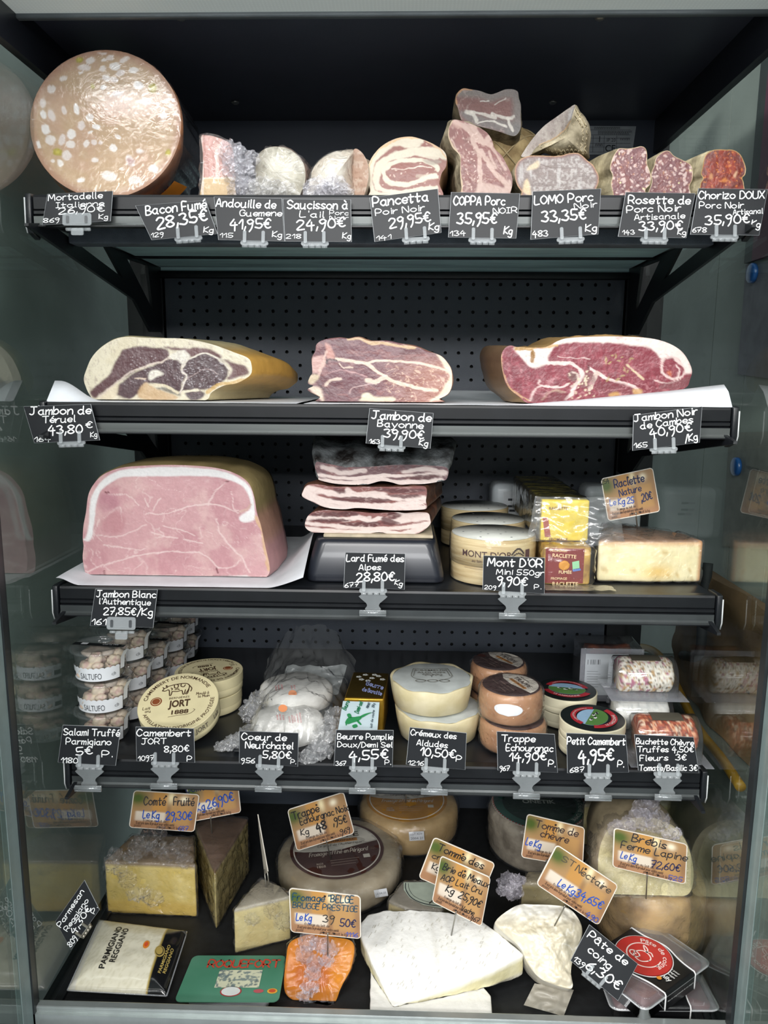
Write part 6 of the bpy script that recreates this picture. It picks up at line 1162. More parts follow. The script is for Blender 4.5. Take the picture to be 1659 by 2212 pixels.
# ================================================================ the deck: wrapped wheels, wedges and packs
N5 = lambda *P: zc(3.53, 190, 1690, P)
N6 = lambda *P: zc(3.687, 560, 1700, P)
N7 = lambda *P: zc(2.765, 560, 1900, P)
N8 = lambda *P: zc(3.19, 1020, 1690, P)
ZMIN[0] = DK+.0006
m_pc = mat('painted_cheese', ''); m_sf = m_shrink
m_lilac = film('lilac_bunched_film', haze=.18, hazecol='f0eaf7', rough=.12, bump=.002, bs=110, gain=1.6)
def wedge(label, top, zt, zb, cols, film_m=None, cat='cheese', group=None, seed=1, rindz=.003, name='cheese_wedge', bv=.003, zlow=None):
    """cut cheese: top outline in photo pixels at height zt, straight down to zb; cols = paste, paste2, top rind"""
    pts = [UZ(u, v, zt) for u, v in top]; c = sum(pts)/len(pts); t = thing(name, label, cat, (c[0], c[1], zb), group)
    g = subdiv(prism(pts, (0, 0, zb-zt), bv), maxlen=.007); V = g[0]; P = Paint(V[:, 0]*1600+V[:, 1]*900, V[:, 2]*1600, cols[0]); P.noise(40, cols[1], .45, .65, .8, seed); P.noise(9, cols[1], .55, .7, .4, seed+4)
    P.mix(sm(V[:, 2], zt-rindz-.0012, zt-rindz)*1., cols[2])
    if len(cols) > 3: P.mix((1-sm(V[:, 2], zb+.018, zb+.034))*.8, cols[3])
    mk('cheese', wob(g, .0008, 50, seed, zmin=zb+.0005), m_pc, t, paint=P.c)
    if film_m: cover('cling_film', prism(pts, (0, 0, zb-zt), bv), t, film_m, .002, .0022, 55, .009, seed, zb+.0003)
    return t, pts
# --- comté block and wedge at left
z1 = topz(217, 1973, 225, 1861, DK)
t, p = wedge('big pale yellow Comté block in bunched clear film', [(225, 1861), (421, 1869), (418, 1806), (285, 1803)], z1, DK+.0006, ('cdb562', 'd8c47c', '7d6a50', 'c9a84a'), m_sf, seed=3)
scrunch('bunched_film', [(U(u, v, Y), r) for u, v, Y, r in ((300, 1830, 1.13, .016), (315, 1815, 1.15, .017), (340, 1830, 1.13, .017), (365, 1845, 1.12, .015), (285, 1850, 1.10, .013), (390, 1830, 1.14, .015), (250, 1845, 1.10, .012), (275, 1900, 1.055, .013), (300, 1930, 1.05, .016), (330, 1940, 1.05, .015), (260, 1880, 1.06, .011), (345, 1800, 1.15, .011), (240, 1868, 1.07, .012), (400, 1860, 1.09, .012))], t, m_sf, 51)
z2 = topz(470, 2010, 463, 1883, DK)
t, p = wedge('tall dark-rinded Comté wedge, its sharp edge toward the front', [(463, 1883), (536, 1768), (500, 1762), (455, 1764), (421, 1779)], z2, DK+.0006, ('a8965a', 'b5a56c', '6b5442'), film('wedge_film', haze=.03, rough=.12, bump=.003, bs=60, gain=1.7), seed=6)
z3 = topz(503, 2060, 504, 1964, DK)
t, p = wedge('small blue-veined cheese wedge in film, white sign stuck in it', [(504, 1965), (628, 1936), (604, 1912), (566, 1896), (540, 1920)], z3, DK+.0006, ('cdbb80', 'd6c993', 'a79f8c'), m_sf, seed=9, rindz=.004)
scrunch('bunched_film', [(U(u, v, Y), r) for u, v, Y, r in ((560, 1945, 1.09, .014), (590, 1965, 1.06, .013), (612, 1990, 1.03, .013), (545, 1985, 1.05, .011), (575, 1925, 1.12, .013))], t, m_sf, 61)
# --- big wheels
def wheel(label, c, r, h, col, col2, m_side=None, tilt=None, name='round_cheese', filmed=True, rr=.012):
    t = thing(name, label, 'cheese wheel', c); pr = [(r*.9, .0006), (r-.004, rr*.4), (r, rr), (r*1.005, h*.5), (r, h-rr), (r-.004, h-rr*.35), (r-rr, h), (r*.5, h+.0004)]
    g = wob(lathe(pr, c, 72), .0016, 22, int(abs(c[0])*90)+1, zmin=c[2]+.0004); mk('cheese', g, m_side or mat('wheel_'+col, col, .55, var=.12, vs=22, col2=col2, bump=.0015, bs=60), t)
    if filmed: cover('cling_film', lathe([(r*.92, .0006), (r, rr*.6), (r*1.02, h*.5), (r*1.01, h-rr*.5), (r*.9, h+.002), (r*.5, h+.003), (.002, h+.003)], c, 48), t, filmed if filmed is not True else m_sf, .0018, .0026, 35, .014, int(abs(c[0])*50)+2, c[2]+.0003)
    return t
def toplabel(t, c, r, h, rot):
    a = math.radians(rot); ex = np.array([math.cos(a), math.sin(a), 0]); ey = np.array([-math.sin(a), math.cos(a), 0]); o = np.array(c)+np.array([0, 0, h])
    D = lambda nm, q, dz, m, par: mk(nm, lathe([(r*q, dz), (r*q, dz+.0003)], o, 72), m, par, smooth=False)
    T = lambda s, x, y, w, hh_, b=.02, dz=.003: place_text(s, o+ex*x*r+ey*y*r+np.array([0, 0, dz]), ex, ey, w=w*r, h=hh_*r, bold=b)
    pl = lambda P, dz: (np.array([o+ex*x*r+ey*y*r+np.array([0, 0, dz]) for x, y in P]), [tuple(range(len(P)))])
    return D, T, pl, o, ex, ey
def abbey_label(t, c, r, h, rot, dark, band):
    D, T, pl, o, ex, ey = toplabel(t, c, r, h, rot); lb = D('label', 1, .0008, mat('label_'+dark, dark, .4, var=.05), t); D('white_ring', .93, .0012, ink('d9d4c9'), lb); D('inner_disc', .905, .0016, mat('label_'+dark, dark), lb)
    P = [(.9*math.cos(q), .9*math.sin(q)) for q in np.radians(np.linspace(8, 176, 40))]+[(-.7, .0), (-.3, -.06), (.1, -.05), (.5, .05)]
    lh = mk('pale_half', pl(P, .0022), mat('label_pale', 'cbc7bb', .45, var=.05), lb, smooth=False)
    bd = mk('orange_band', pl([(-.42, .2), (.48, .2), (.48, .31), (-.42, .31)], .0026), ink('c28232'), lh, smooth=False)
    flat('print', [T('TRAPPE', -.46, .36, 1.0, .16), T('nnn nnn', -.1, .56, .3, .1)], '3a3029', lh)
    flat('band_print', [T('ECHOURGNAC', -.38, .222, .82, .065, .02, .0032)], '3a2420', bd)
    scr = lambda s, x0, y0, x1, y1, hh_: hand([(s, x0, -y0, x1, -y1, hh_, .1)], lambda u, v: o+ex*u*r+ey*-v*r+np.array([0, 0, .0032])) if False else None
    gs = []
    for s, x, y, w, hs, col in (("Le goût de l'Authentique", -.4, .09, .95, .07, '4a4030'), ('Fromage affiné en Périgord', -.62, -.2, 1.25, .13, 'd9cfc0')):
        st, wd = strokes(s.replace('û', 'u').replace('ô', 'o')); q2 = []
        for q in st:
            q = cr(q, 4) if len(q) > 2 else q; v, fc = ribbon(np.stack([x+q[:, 0]*w/wd+q[:, 1]*hs*.25, y+q[:, 1]*hs], 1), hs*.1); q2.append((np.array([o+ex*i*r+ey*j*r+np.array([0, 0, .0032]) for i, j in v]), fc))
        flat('lettering', q2, col, lb)
    flat('small_print', [T('nnnnnnnnnnnnnn', -.2, -.42, .6, .035, 0), T('nnnnnnnnnnnn', -.2, -.5, .55, .035, 0), T('nnnnnnnnnn', -.2, -.58, .5, .035, 0), T('MADE', -.5, -.5, .14, .06, .02), T('1868', -.5, -.6, .18, .08, .02)], 'b9a898', lb)
    mk('code_patch', pl([(.5, -.32), (.64, -.32), (.64, -.44), (.5, -.44)], .003), ink('cfcabd'), lb, smooth=False)
cw, rw_ = spot(604, 865, 1985, DK); hw_ = topz(734, 1985, 727, 1925, DK)-DK
t = wheel('brown-label wheel in clear film, sign pinned in its middle', cw, rw_, hw_, 'b7ab93', '9a8c72', filmed=film('wheel_film', haze=.04, rough=.1, bump=.003, bs=50, gain=1.2)); abbey_label(t, cw+np.array([-.005, .0, .0018]), rw_*.76, hw_, 14, '4a2c26', 1)
def sticker(t, u, v, Y, txt, w, rotd, col='cfd2d6'):
    c = U(u, v, Y); a = math.radians(rotd); ex = np.array([math.cos(a), 0, math.sin(a)]); ey = np.array([-math.sin(a), 0, math.cos(a)]); s = mk('sticker', obox(c, ex*w/2, np.array([0, .0004, 0]), ey*w*.32), mat('price_sticker', col, .5), t, smooth=False)
    flat('sticker_print', [place_text(q, c+ex*-w*.4+ey*w*dy-np.array([0, .0008, 0]), ex, ey, w=w*.8, h=w*.17) for q, dy in txt], '5a5d66', s)
sticker(t, 823, 1929, cw[1]-rw_*.80, [('13.04.25', -.08)], .022, 12)
cy, ry = spot(774, 984, 1866, DK); hy = topz(879, 1866, 879, 1796, DK)-DK
cy = cy+np.array([.002, .014, 0])
t = wheel('orange-label wheel in clear film at the back, under the shelf edge', cy, ry, hy, 'bfa271', 'a38656', filmed=film('wheel_film')); abbey_label(t, cy+np.array([-.004, -.004, .0018]), ry*.82, hy, 2, 'b5812f', 1)
sticker(t, 900, 1806, cy[1]-ry*1.03, [('LOT XDV', .1), ('2004 21', -.22)], .028, 5)
mk('pin', tube([U(879, 1704, cy[1]-.02), U(876, 1735, cy[1]-.02)], .0011, 8), mat('steel_pin', '9a9890', .3, .8), t)
cg, rg_ = spot(1052, 1262, 1896, DK); hg = topz(1157, 1896, 1157, 1800, DK)-DK
m_grey_r = mat('grey_mould_rind', 'b9ae9c', .7, var=.25, vs=30, col2='7d7262', bump=.003, bs=50)
t = wheel('grey-rinded goat wheel with a dark green label, behind its sign', cg, rg_, hg, 'x', 'x', m_grey_r, filmed=film('wheel_film'))
D, T, pl, o, ex, ey = toplabel(t, cg, rg_*.92, hg+.0015, 180); lb = D('label', 1.03, .0006, ink('c9c4b8'), t); D('teal_ring', .99, .001, mat('teal_label_ring', '2f5a50', .35), lb); D('green_disc', .8, .0014, mat('bottle_green_label', '173229', .35), lb)
chk = [pl([(1.02*math.cos(q), 1.02*math.sin(q)), (1.02*math.cos(q+.03), 1.02*math.sin(q+.03)), (.985*math.cos(q+.03), .985*math.sin(q+.03)), (.985*math.cos(q), .985*math.sin(q))], .0018) for q in np.arange(0, 6.28, .075)]; flat('red_check', chk, 'a3302c', lb)
flat('print', [T('ONETIK', -.36, -.42, .72, .15, .03), arc_text('FROMAGE PUR CHÈVRE TOMME', o+np.array([0, 0, .0024]), ex, ey, rg_*.92*.84, 180, .09*rg_, 1.3*rg_, .01), T('nnnnnnnnn', -.3, -.1, .6, .05, 0), T('nnnnnnnnn', -.3, -.2, .6, .05, 0)], 'bcc6bd', lb); flat('top_name', [place_text('ONETIK', o+np.array([0, 0, .0024])-ex*-.33*rg_+ey*.02*rg_+ey*.0, -ex, -ey, w=.66*rg_, h=.14*rg_, bold=.03)], 'bcc6bd', lb)
gs = []
for P in ([(-.1, -.62), (-.05, -.55), (.06, -.55), (.12, -.6)], [(.1, -.55), (.17, -.5), (.2, -.56)], [(-.08, -.56), (-.1, -.72)], [(.08, -.56), (.1, -.72)], [(.18, -.5), (.14, -.44), (.1, -.46)]):
    v, fc = ribbon(cr(P, 4) if len(P) > 2 else np.array(P), .03); gs.append((np.array([o+ex*i*rg_+ey*j*rg_+np.array([0, 0, .0026]) for i, j in v]), fc))
flat('goat_mark', gs, 'd5d8d0', lb)
# --- right-hand pile: brown wheel with a wrapped ewe's-milk wedge on it, a second pair behind
cr1, rr1 = spot(1278, 1500, 2095, DK); hr1 = topz(1390, 2095, 1390, 1950, DK)-DK
m_brn = mat('brown_film_rind', 'b0915e', .5, var=.2, vs=26, col2='7d6440', bump=.0015, bs=50)
t = wheel('brown-rinded wheel in shiny film, under the ewe cheese wedge', cr1, rr1, hr1, 'x', 'x', m_brn, rr=.02)
zt1 = DK+hr1+.004
fa = [(1300, 1940), (1292, 1880), (1296, 1830), (1315, 1790), (1345, 1772), (1400, 1765), (1455, 1785), (1485, 1825), (1498, 1880), (1492, 1925), (1465, 1938), (1400, 1942), (1345, 1944)]
def p_br(x, y): p = Paint(x, y, 'c9bd8c'); p.noise(40, 'd6cca2', .45, .65, .7); p.mix((1-sm(y, 1800, 1850))*.5, 'b8ab90'); return p
yb = cr1[1]-rr1*.86
t = thing('cheese_wedge', "ewe's-milk cheese half in loose film, carrying its picture sign", 'cheese', (cr1[0], yb+.05, zt1))
L = loaf(t, fa, yb+.012, [(.004, 1.01), (.06, 1.0), (.10, .92), (.11, .5)], p_br, mat('grey_ewe_rind', 'a8997c', .6, var=.12), m_dry, lean=14, zmin=zt1, N=140, K=40, face='cheese_face', side='rind')
mk('cling_film', wob(loft([L['C3']+(L['P3']-L['C3'])*s+L['n']*q for s, q in [(k, .004) for k in np.linspace(.03, .95, 14)]+[(1.02, .002), (1.06, -.01), (1.05, -.06)]], True, True, False), .0035, 45, 8, True, zmin=zt1), m_sf, t)
scrunch('bunched_film', [(U(u, v, Y), r) for u, v, Y, r in ((1395, 1745, yb+.03, .018), (1380, 1770, yb+.015, .018), (1420, 1775, yb+.015, .017), (1405, 1720, yb+.05, .015), (1350, 1785, yb+.01, .014), (1450, 1800, yb+.005, .014), (1330, 1790, yb+.012, .012))], t, m_lilac, 71)
cr2 = cr1+np.array([-.045, .215, 0]); cr2[0] = U(1330, 1800, cr2[1])[0]
t = wheel('brown wheel at the back, mostly behind the signs', cr2, rr1*.95, .054, 'x', 'x', m_brn, rr=.02)
zt2 = DK+.058
t, p = wedge('pale cheese quarter in film on the rear brown wheel', [(u, v) for u, v in ((1262, 1738), (1442, 1736), (1456, 1712), (1420, 1690), (1280, 1692))], float(U(1350, 1737, cr2[1]-rr1*.8)[2]), zt2, ('c9bd86', 'd6cb9a', 'b0a78c'), m_sf, seed=12)
# --- slab behind the st nectaire, crayeuse piece with a paper label
z5 = float(U(1170, 1908, 1.13)[2])
t, p = wedge('pale cheese slab behind the paper-wrapped one, film bunched at its left', [(1126, 1908), (1222, 1908), (1235, 1885), (1140, 1882)], z5, DK+.0006, ('b3a57a', 'bfb28a', '9a8f74'), m_sf, seed=14)
scrunch('bunched_film', [(U(u, v, Y), r) for u, v, Y, r in ((1098, 1905, 1.10, .016), (1110, 1925, 1.08, .014), (1090, 1922, 1.09, .012), (1118, 1900, 1.10, .012))], t, m_lilac, 81)
z6 = topz(850, 1990, 842, 1940, DK)
t, p = wedge('cheese wedge with a pale green paper label, behind the brie', [(838, 1945), (880, 1962), (955, 1968), (975, 1930), (930, 1904), (872, 1902)], z6, DK+.0006, ('c2b283', 'cdbf94', '8f897c'), m_sf, seed=16)
onl = lambda u, v: UZ(u, v, z6+.0042)
P = [onl(u, v) for u, v in ((872, 1906), (940, 1905), (968, 1930), (955, 1962), (915, 1955), (885, 1940), (872, 1922))]; lb = mk('paper_label', (np.array(P), [tuple(range(len(P)))][::1]), mat('pale_green_paper', 'b9c4b4', .5), t, smooth=False)
flat('label_rule', [hline([(876, 1908), (877, 1922), (890, 1940), (917, 1952), (955, 1958)], 1.8, to3=lambda u, v: UZ(u, v, z6+.0047)), hline([(882, 1908), (884, 1921), (895, 1936), (920, 1947), (955, 1952)], .8, to3=lambda u, v: UZ(u, v, z6+.0047))], '31363c', lb)
# --- brie: one big wedge lying on another
m_brie = mat('white_brie', rough=.6, attr=True, var=.05, vs=60, bump=.0014, bs=90)
zb1 = DK+.019
t = thing('brie_wedge', 'lower white brie wedge, mostly under the big one', 'cheese', (U(930, 2150, .97)[0], 1.0, DK), 'brie wedges')
bp = [UZ(u, v, zb1) for u, v in ((799, 2188), (1063, 2188), (1061, 2150), (1000, 2080), (900, 2060), (801, 2090))]
g = subdiv(prism(bp, (0, 0, DK+.0006-zb1), .002), maxlen=.008); P = Paint(g[0][:, 0]*1500, g[0][:, 1]*1500, 'b0a67c'); P.mix(sm(g[0][:, 2], zb1-.004, zb1-.002), 'e9e7e0'); mk('cheese', wob(g, .0012, 60, 2, zmin=DK+.0005), m_brie, t, paint=P.c)
Z_t = float(U(849, 2176, .932)[2]); Pt = U(849, 2176, .932); Pr = UZ(1131, 2061, DK+.056); Pl = UZ(781, 1988, DK+.056); nb = np.cross(Pr-Pt, Pl-Pt); nb /= np.linalg.norm(nb); nb = nb if nb[2] > 0 else -nb; BP = (Pt, nb)
tp = [UP(u, v, Pt, nb) for u, v in N7((800, 758), (760, 680), (690, 540), (640, 420), (605, 320), (608, 250), (650, 210), (740, 185), (900, 178), (1060, 185), (1200, 205), (1340, 250), (1460, 340), (1582, 448), (1400, 540), (1200, 620), (1000, 690))]
t = thing('brie_wedge', 'large white brie wedge with a downy crust and pale cut side', 'cheese', sum(tp)/len(tp)-np.array([0, 0, .035]), 'brie wedges')
g = subdiv(prism(tp, (0, 0, -.034), .0025), maxlen=.0075); V = g[0]; dd = (V-Pt)@nb; P = Paint(V[:, 0]*1600, V[:, 1]*1600, 'cfc79d'); P.noise(30, 'd9d3b0', .45, .65, .7); tm = sm(dd, -.0035, -.0018); P.mix(tm, 'ecebe6'); P.mix(tm*sm(fbm(V[:, 0]*1600+V[:, 1]*500, V[:, 1]*5200-V[:, 0]*2500, 14, 5), .62, .75)*.25, 'c9c4b6')
lowm = dd < -.028; P.mix(lowm*.8, 'dcd8cc'); g = wob(g, .0016, 70, 3); g[0][:, 2] = np.maximum(g[0][:, 2], zb1+.0012); mk('cheese', g, m_brie, t, paint=P.c)
st = []; rd = random.Random(4)
for k in range(150):
    u, v = rd.uniform(790, 1110), rd.uniform(1975, 2150); A0 = np.array([u, v])
    if inside(np.array([u]), np.array([v]), N7((790, 700), (640, 340), (660, 230), (900, 195), (1330, 270), (1530, 440), (1100, 640)))[0]: st.append(hline([(u, v), (u+3, v-5.5)], .9, to3=lambda a, b: UP(a, b, Pt+nb*.0021, nb)))
flat('mat_marks', st, 'c2bdaf', t)
cover('cling_film', prism([tp[0], tp[13], tp[14], tp[15], tp[16]], (0, 0, -.03), .001), t, film('brie_film', haze=.01, rough=.1, bump=.002, bs=60, gain=1.4), .002, .001, 50, .012, 3, zb1+.001) if False else None
# --- orange wedge in film
oa = N7((178, 385), (240, 345), (330, 325), (450, 345), (560, 378), (550, 520), (490, 640), (428, 778), (330, 765), (235, 735), (165, 690), (148, 620), (160, 480))
def p_or(x, y):
    p = Paint(x, y, 'b76805'); p.noise(30, 'c27410', .45, .65, .7); p.blob(N7((230, 520), (380, 470), (420, 500), (400, 640), (240, 640)), 'a4501c', .55, 4, 14, 8); p.mix(sm(x, 700, 740)*.5, 'd08a28'); p.mix(sm(y, 2120, 2170)*.4, 'b37a2c'); return p
cO = U(690, 2176, .945)
t = thing('cheese_wedge', 'bright orange cheese wedge in film with a lilac sheen, under the teal-lettered sign', 'cheese', (cO[0], .99, DK))
L = loaf(t, oa, .985, [(.004, 1.01), (.03, 1.0), (.06, .9), (.065, .4)], p_or, mat('orange_rind', 'b5702a', .5, var=.1), mat('orange_paste', rough=.6, attr=True, var=.05, vs=80, spec=.12), lean=38, zmin=DK+.0006, N=150, K=44, dirn=(0, .75, -.66), face='cheese_face', side='rind')
mk('cling_film', wob(loft([L['C3']+(L['P3']-L['C3'])*s+L['n']*q for s, q in [(k, .003) for k in np.linspace(.03, .95, 14)]+[(1.02, .001), (1.05, -.01), (1.04, -.04)]], True, True, False), .002, 60, 9, True, zmin=DK+.0004), film('orange_wrap', haze=.01, rough=.08, bump=.0015, bs=60, gain=1.0), t)
f3 = lambda u, v, q=.006: UP(u, v, L['C3']+L['n']*q, L['n'])
scrunch('bunched_film', [(f3(*N7(q)[0]), r) for q, r in (((290, 370), .013), ((360, 390), .014), ((420, 420), .012), ((270, 450), .012), ((320, 560), .011), ((300, 640), .012), ((270, 690), .010), ((400, 480), .011), ((330, 500), .011))], t, m_lilac, 91)
# --- st nectaire in waxed paper
sa = N8((158, 962), (300, 852), (420, 842), (640, 858), (735, 945), (758, 1050), (705, 1190), (680, 1300), (690, 1415), (600, 1405), (470, 1352), (385, 1255), (330, 1140), (225, 1045))
def p_sn(x, y): p = Paint(x, y, 'd3cab2'); p.noise(40, 'e0dac8', .45, .65, .8); p.mix((1-sm(y, 1960, 2010))*.6, 'dfe0de'); p.veins(26, 'eeeade', .05, .8, 4); p.noise(12, 'bfb498', .6, .72, .4, 8); return p
t = thing('wrapped_cheese', 'cheese wedge folded in translucent waxed paper, its tail on the deck', 'cheese', (U(1170, 2040, 1.0)[0], 1.02, DK))
m_wax = mat('waxed_paper', rough=.32, attr=True, var=.05, vs=50, bump=.002, bs=40)
L = loaf(t, sa, 1.0, [(.006, 1.01), (.04, .98), (.08, .85), (.09, .4)], p_sn, mat('waxed_paper_back', 'd9d4c6', .4, var=.05, bump=.002), m_wax, lean=48, zmin=DK+.001, N=160, K=44, dirn=(0, .65, -.76), face='folded_front', side='folded_back', fwob=.006, bulge=.012)
tl = grid(lambda a, b: UZ(*((np.array(N8((430, 1385))[0])*(1-a)+np.array(N8((700, 1430))[0])*a)*(1-b)+(np.array(N8((355, 1535))[0])*(1-a)+np.array(N8((630, 1612))[0])*a)*b), DK+.012-.008*b+.004*mnoise.noise((a*5, b*5, 1))), 24, 18)
mk('paper_tail', tl, film('waxed_tail', haze=.55, hazecol='cfc9ba', rough=.2, bump=.003, bs=50, gain=1.2), t)
# --- grated parmesan bag, lying flat
Zp = DK+.030
cn = [(214, 1985), (404, 2010), (359, 2132), (144, 2120)]; cn3 = [UZ(u, v, Zp-.004) for u, v in cn]
bil = lambda a, b: (cn3[0]*(1-a)+cn3[1]*a)*(1-b)+(cn3[3]*(1-a)+cn3[2]*a)*b
t = thing('grated_cheese_bag', 'bag of grated parmesan with a black end panel, lying at the left front', 'cheese pack', (bil(.5, .5)[0], bil(.5, .5)[1], DK))
def pil(sgn):
    def fn(a, b):
        e = min(1, 4.2*min(a, 1-a, b*.9, (1-b)*.9))**.5; q = bil(a, b); n = mnoise.noise((a*7, b*6, 3)); z = DK+.011+(sgn*.010+.006*(sgn > 0))*e+.0016*n*e
        z += .012*(1-b) if sgn > 0 else .010*(1-b); return np.array([q[0], q[1], max(DK+.0007, z)])
    return fn
gT = grid(pil(1), 60, 44); gB = grid(pil(-1), 30, 22); A_ = np.array([(i/59, j/43) for j in range(44) for i in range(60)])
P = Paint(A_[:, 0]*300, A_[:, 1]*200, 'ddd8c3'); P.noise(5, 'cdc7ae', .5, .65, .7); bd = (A_[:, 0] > .80+.0*A_[:, 1]); P.mix(bd*1., '17181a'); P.mix((np.abs(A_[:, 0]-.795) < .006)*1., 'b09a54'); P.mix((A_[:, 0] < .075)*.6, 'b9b8b4'); P.mix((A_[:, 1] < .05)*.6, '77787a')
m_bag = mat('printed_pouch', rough=.16, attr=True, var=.03, vs=80, coat=.5)
mk('pouch', (gT[0], [f[::-1] for f in gT[1]]), m_bag, t, paint=P.c); mk('pouch_back', gB, mat('pouch_back', 'cfcab8', .3), t)
pf = pil(1); ons = lambda a, b, l=.0009: pf(min(max(a, 0), 1), min(max(b, 0), 1))+np.array([0, 0, l])
def ptx(s, a0, b0, a1, b1, h, bold=.03):
    v, f, wd = ptext(s, bold); d = np.array([a1-a0, b1-b0]); k = v[:, 0]/wd; n_ = np.array([-.12, -.0]) if abs(d[0]) < abs(d[1]) else np.array([0, -1.]); n_ = n_/np.linalg.norm(n_)*h
    return np.array([ons(a0+d[0]*x+n_[0]*y, b0+d[1]*x+n_[1]*y) for x, y in zip(k, v[:, 1])]), f
flat('print', [ptx('PARMIGIANO', .315, .80, .325, .17, .062), ptx('REGGIANO', .40, .72, .405, .19, .062)], '22211e', t)
def adisc(a, b, ra, rb, l=.0012): return (np.array([ons(a+ra*math.cos(k), b+rb*math.sin(k), l) for k in np.linspace(0, 6.283, 28)[:27]][::-1]), [tuple(range(27))])
sl = mk('orange_seal', adisc(.655, .42, .033, .06), ink('d9842c'), t, smooth=False); mk('seal_core', adisc(.655, .42, .019, .036, .0018), ink('d0502a'), sl, smooth=False)
gd = mk('gold_medal', adisc(.815, .49, .05, .085), ink('b39c55'), t, smooth=False); mk('medal_core', adisc(.815, .49, .04, .07, .0018), ink('3a3320'), gd, smooth=False); mk('medal_face', adisc(.812, .49, .034, .06, .0022), ink('a8914c'), gd, smooth=False)
flat('gold_print', [ptx('PARMIGIANO', .89, .78, .90, .35, .03), ptx('REGGIANO', .935, .76, .94, .38, .03)], 'b39c55', t)
mk('film_rim', join(*[tube([ons(a, b, .0003) for a, b in Q], .0012, 6) for Q in ([(k, 0) for k in np.linspace(0, 1, 14)], [(1, k) for k in np.linspace(0, 1, 10)], [(k, 1) for k in np.linspace(0, 1, 14)], [(0, k) for k in np.linspace(0, 1, 10)])]), film('rim_film', haze=.3, rough=.08, bump=.002, gain=2.), t)
# --- roquefort tray
pf0 = [U(375, 2164, .9315), U(601, 2166, .9315)]; zr = float(pf0[0][2])
rc = [UZ(u, v, zr+.004) for u, v in ((417, 2064), (619, 2064), (602, 2164), (376, 2164))]
t = thing('blue_cheese_tray', 'green-lidded blue cheese tray with red lettering, at the front edge', 'cheese pack', (sum(rc)[0]/4, sum(rc)[1]/4, DK))
bl2 = lambda a, b, l=0.: (rc[0]*(1-a)+rc[1]*a)*(1-b)+(rc[3]*(1-a)+rc[2]*a)*b+np.array([0, 0, l])
ow = [bl2(a/100, b/60) for a, b in rrect(0, 0, 100, 60, 6, 5)]; zl = rc[0][2]
lid = mk('lid', prism(ow, (0, 0, -.0012)), mat('green_lid', '3f7a60', .35, var=.04, col2='5d927b', vs=6), t, smooth=False)
tb_ = [bl2(a/100, b/60, 0) for a, b in rrect(9, 5, 92, 57, 6, 5)]; b_ = [np.array([sum(rc)[0]/4+(p[0]-sum(rc)[0]/4)*.9, sum(rc)[1]/4+(p[1]-sum(rc)[1]/4)*.9, DK+.0006]) for p in tb_]; mk('tub', loft([[p-np.array([0, 0, .0014]) for p in tb_], b_]), mat('white_tub', 'ccd0d4', .35), t)
g = grid(lambda a, b: bl2(.34+.44*a, .34+.38*b, .0008), 50, 30); P = Paint(np.tile(np.linspace(0, 100, 50), 30), np.repeat(np.linspace(0, 50, 30), 50), 'cfd0b4'); P.noise(7, '6e7f80', .54, .64, .9, 5, .7, 1); P.flecks(30, 1.5, 3.2, '56676c', 4, .8); mk('window', (g[0], [f[::-1] for f in g[1]]), mat('marbled_window', rough=.25, attr=True, var=.05), lid, paint=P.c)
st, wd = strokes('ROQUEFORT'); gs = []
for q in st: q = cr(q, 4) if len(q) > 2 else q; v, fc = ribbon(np.stack([.2+q[:, 0]/wd*.74, .28-q[:, 1]*.16], 1)*np.array([100, 60]), 1.7); gs.append((np.array([bl2(a/100, b/60, .001) for a, b in v]), fc))
flat('red_lettering', gs, 'c2402f', lid)
cd2 = lambda a, b, ra, rb, l: (np.array([bl2(a+ra*math.cos(k), b+rb*math.sin(k), l) for k in np.linspace(0, 6.283, 28)[:27]][::-1]), [tuple(range(27))])
s1_ = mk('round_seal', cd2(.515, .80, .105, .105, .0008), ink('a83a3c'), lid, smooth=False); mk('seal_face', cd2(.515, .80, .092, .092, .0012), ink('d5d9d6'), s1_, smooth=False); s2_ = mk('orange_seal', cd2(.92, .79, .05, .055, .0008), ink('d9a63c'), lid, smooth=False); mk('seal_core', cd2(.92, .79, .034, .036, .0012), ink('c2502e'), s2_, smooth=False); mk('red_mark', cd2(.785, .79, .05, .04, .0008), ink('b5555c'), lid, smooth=False)
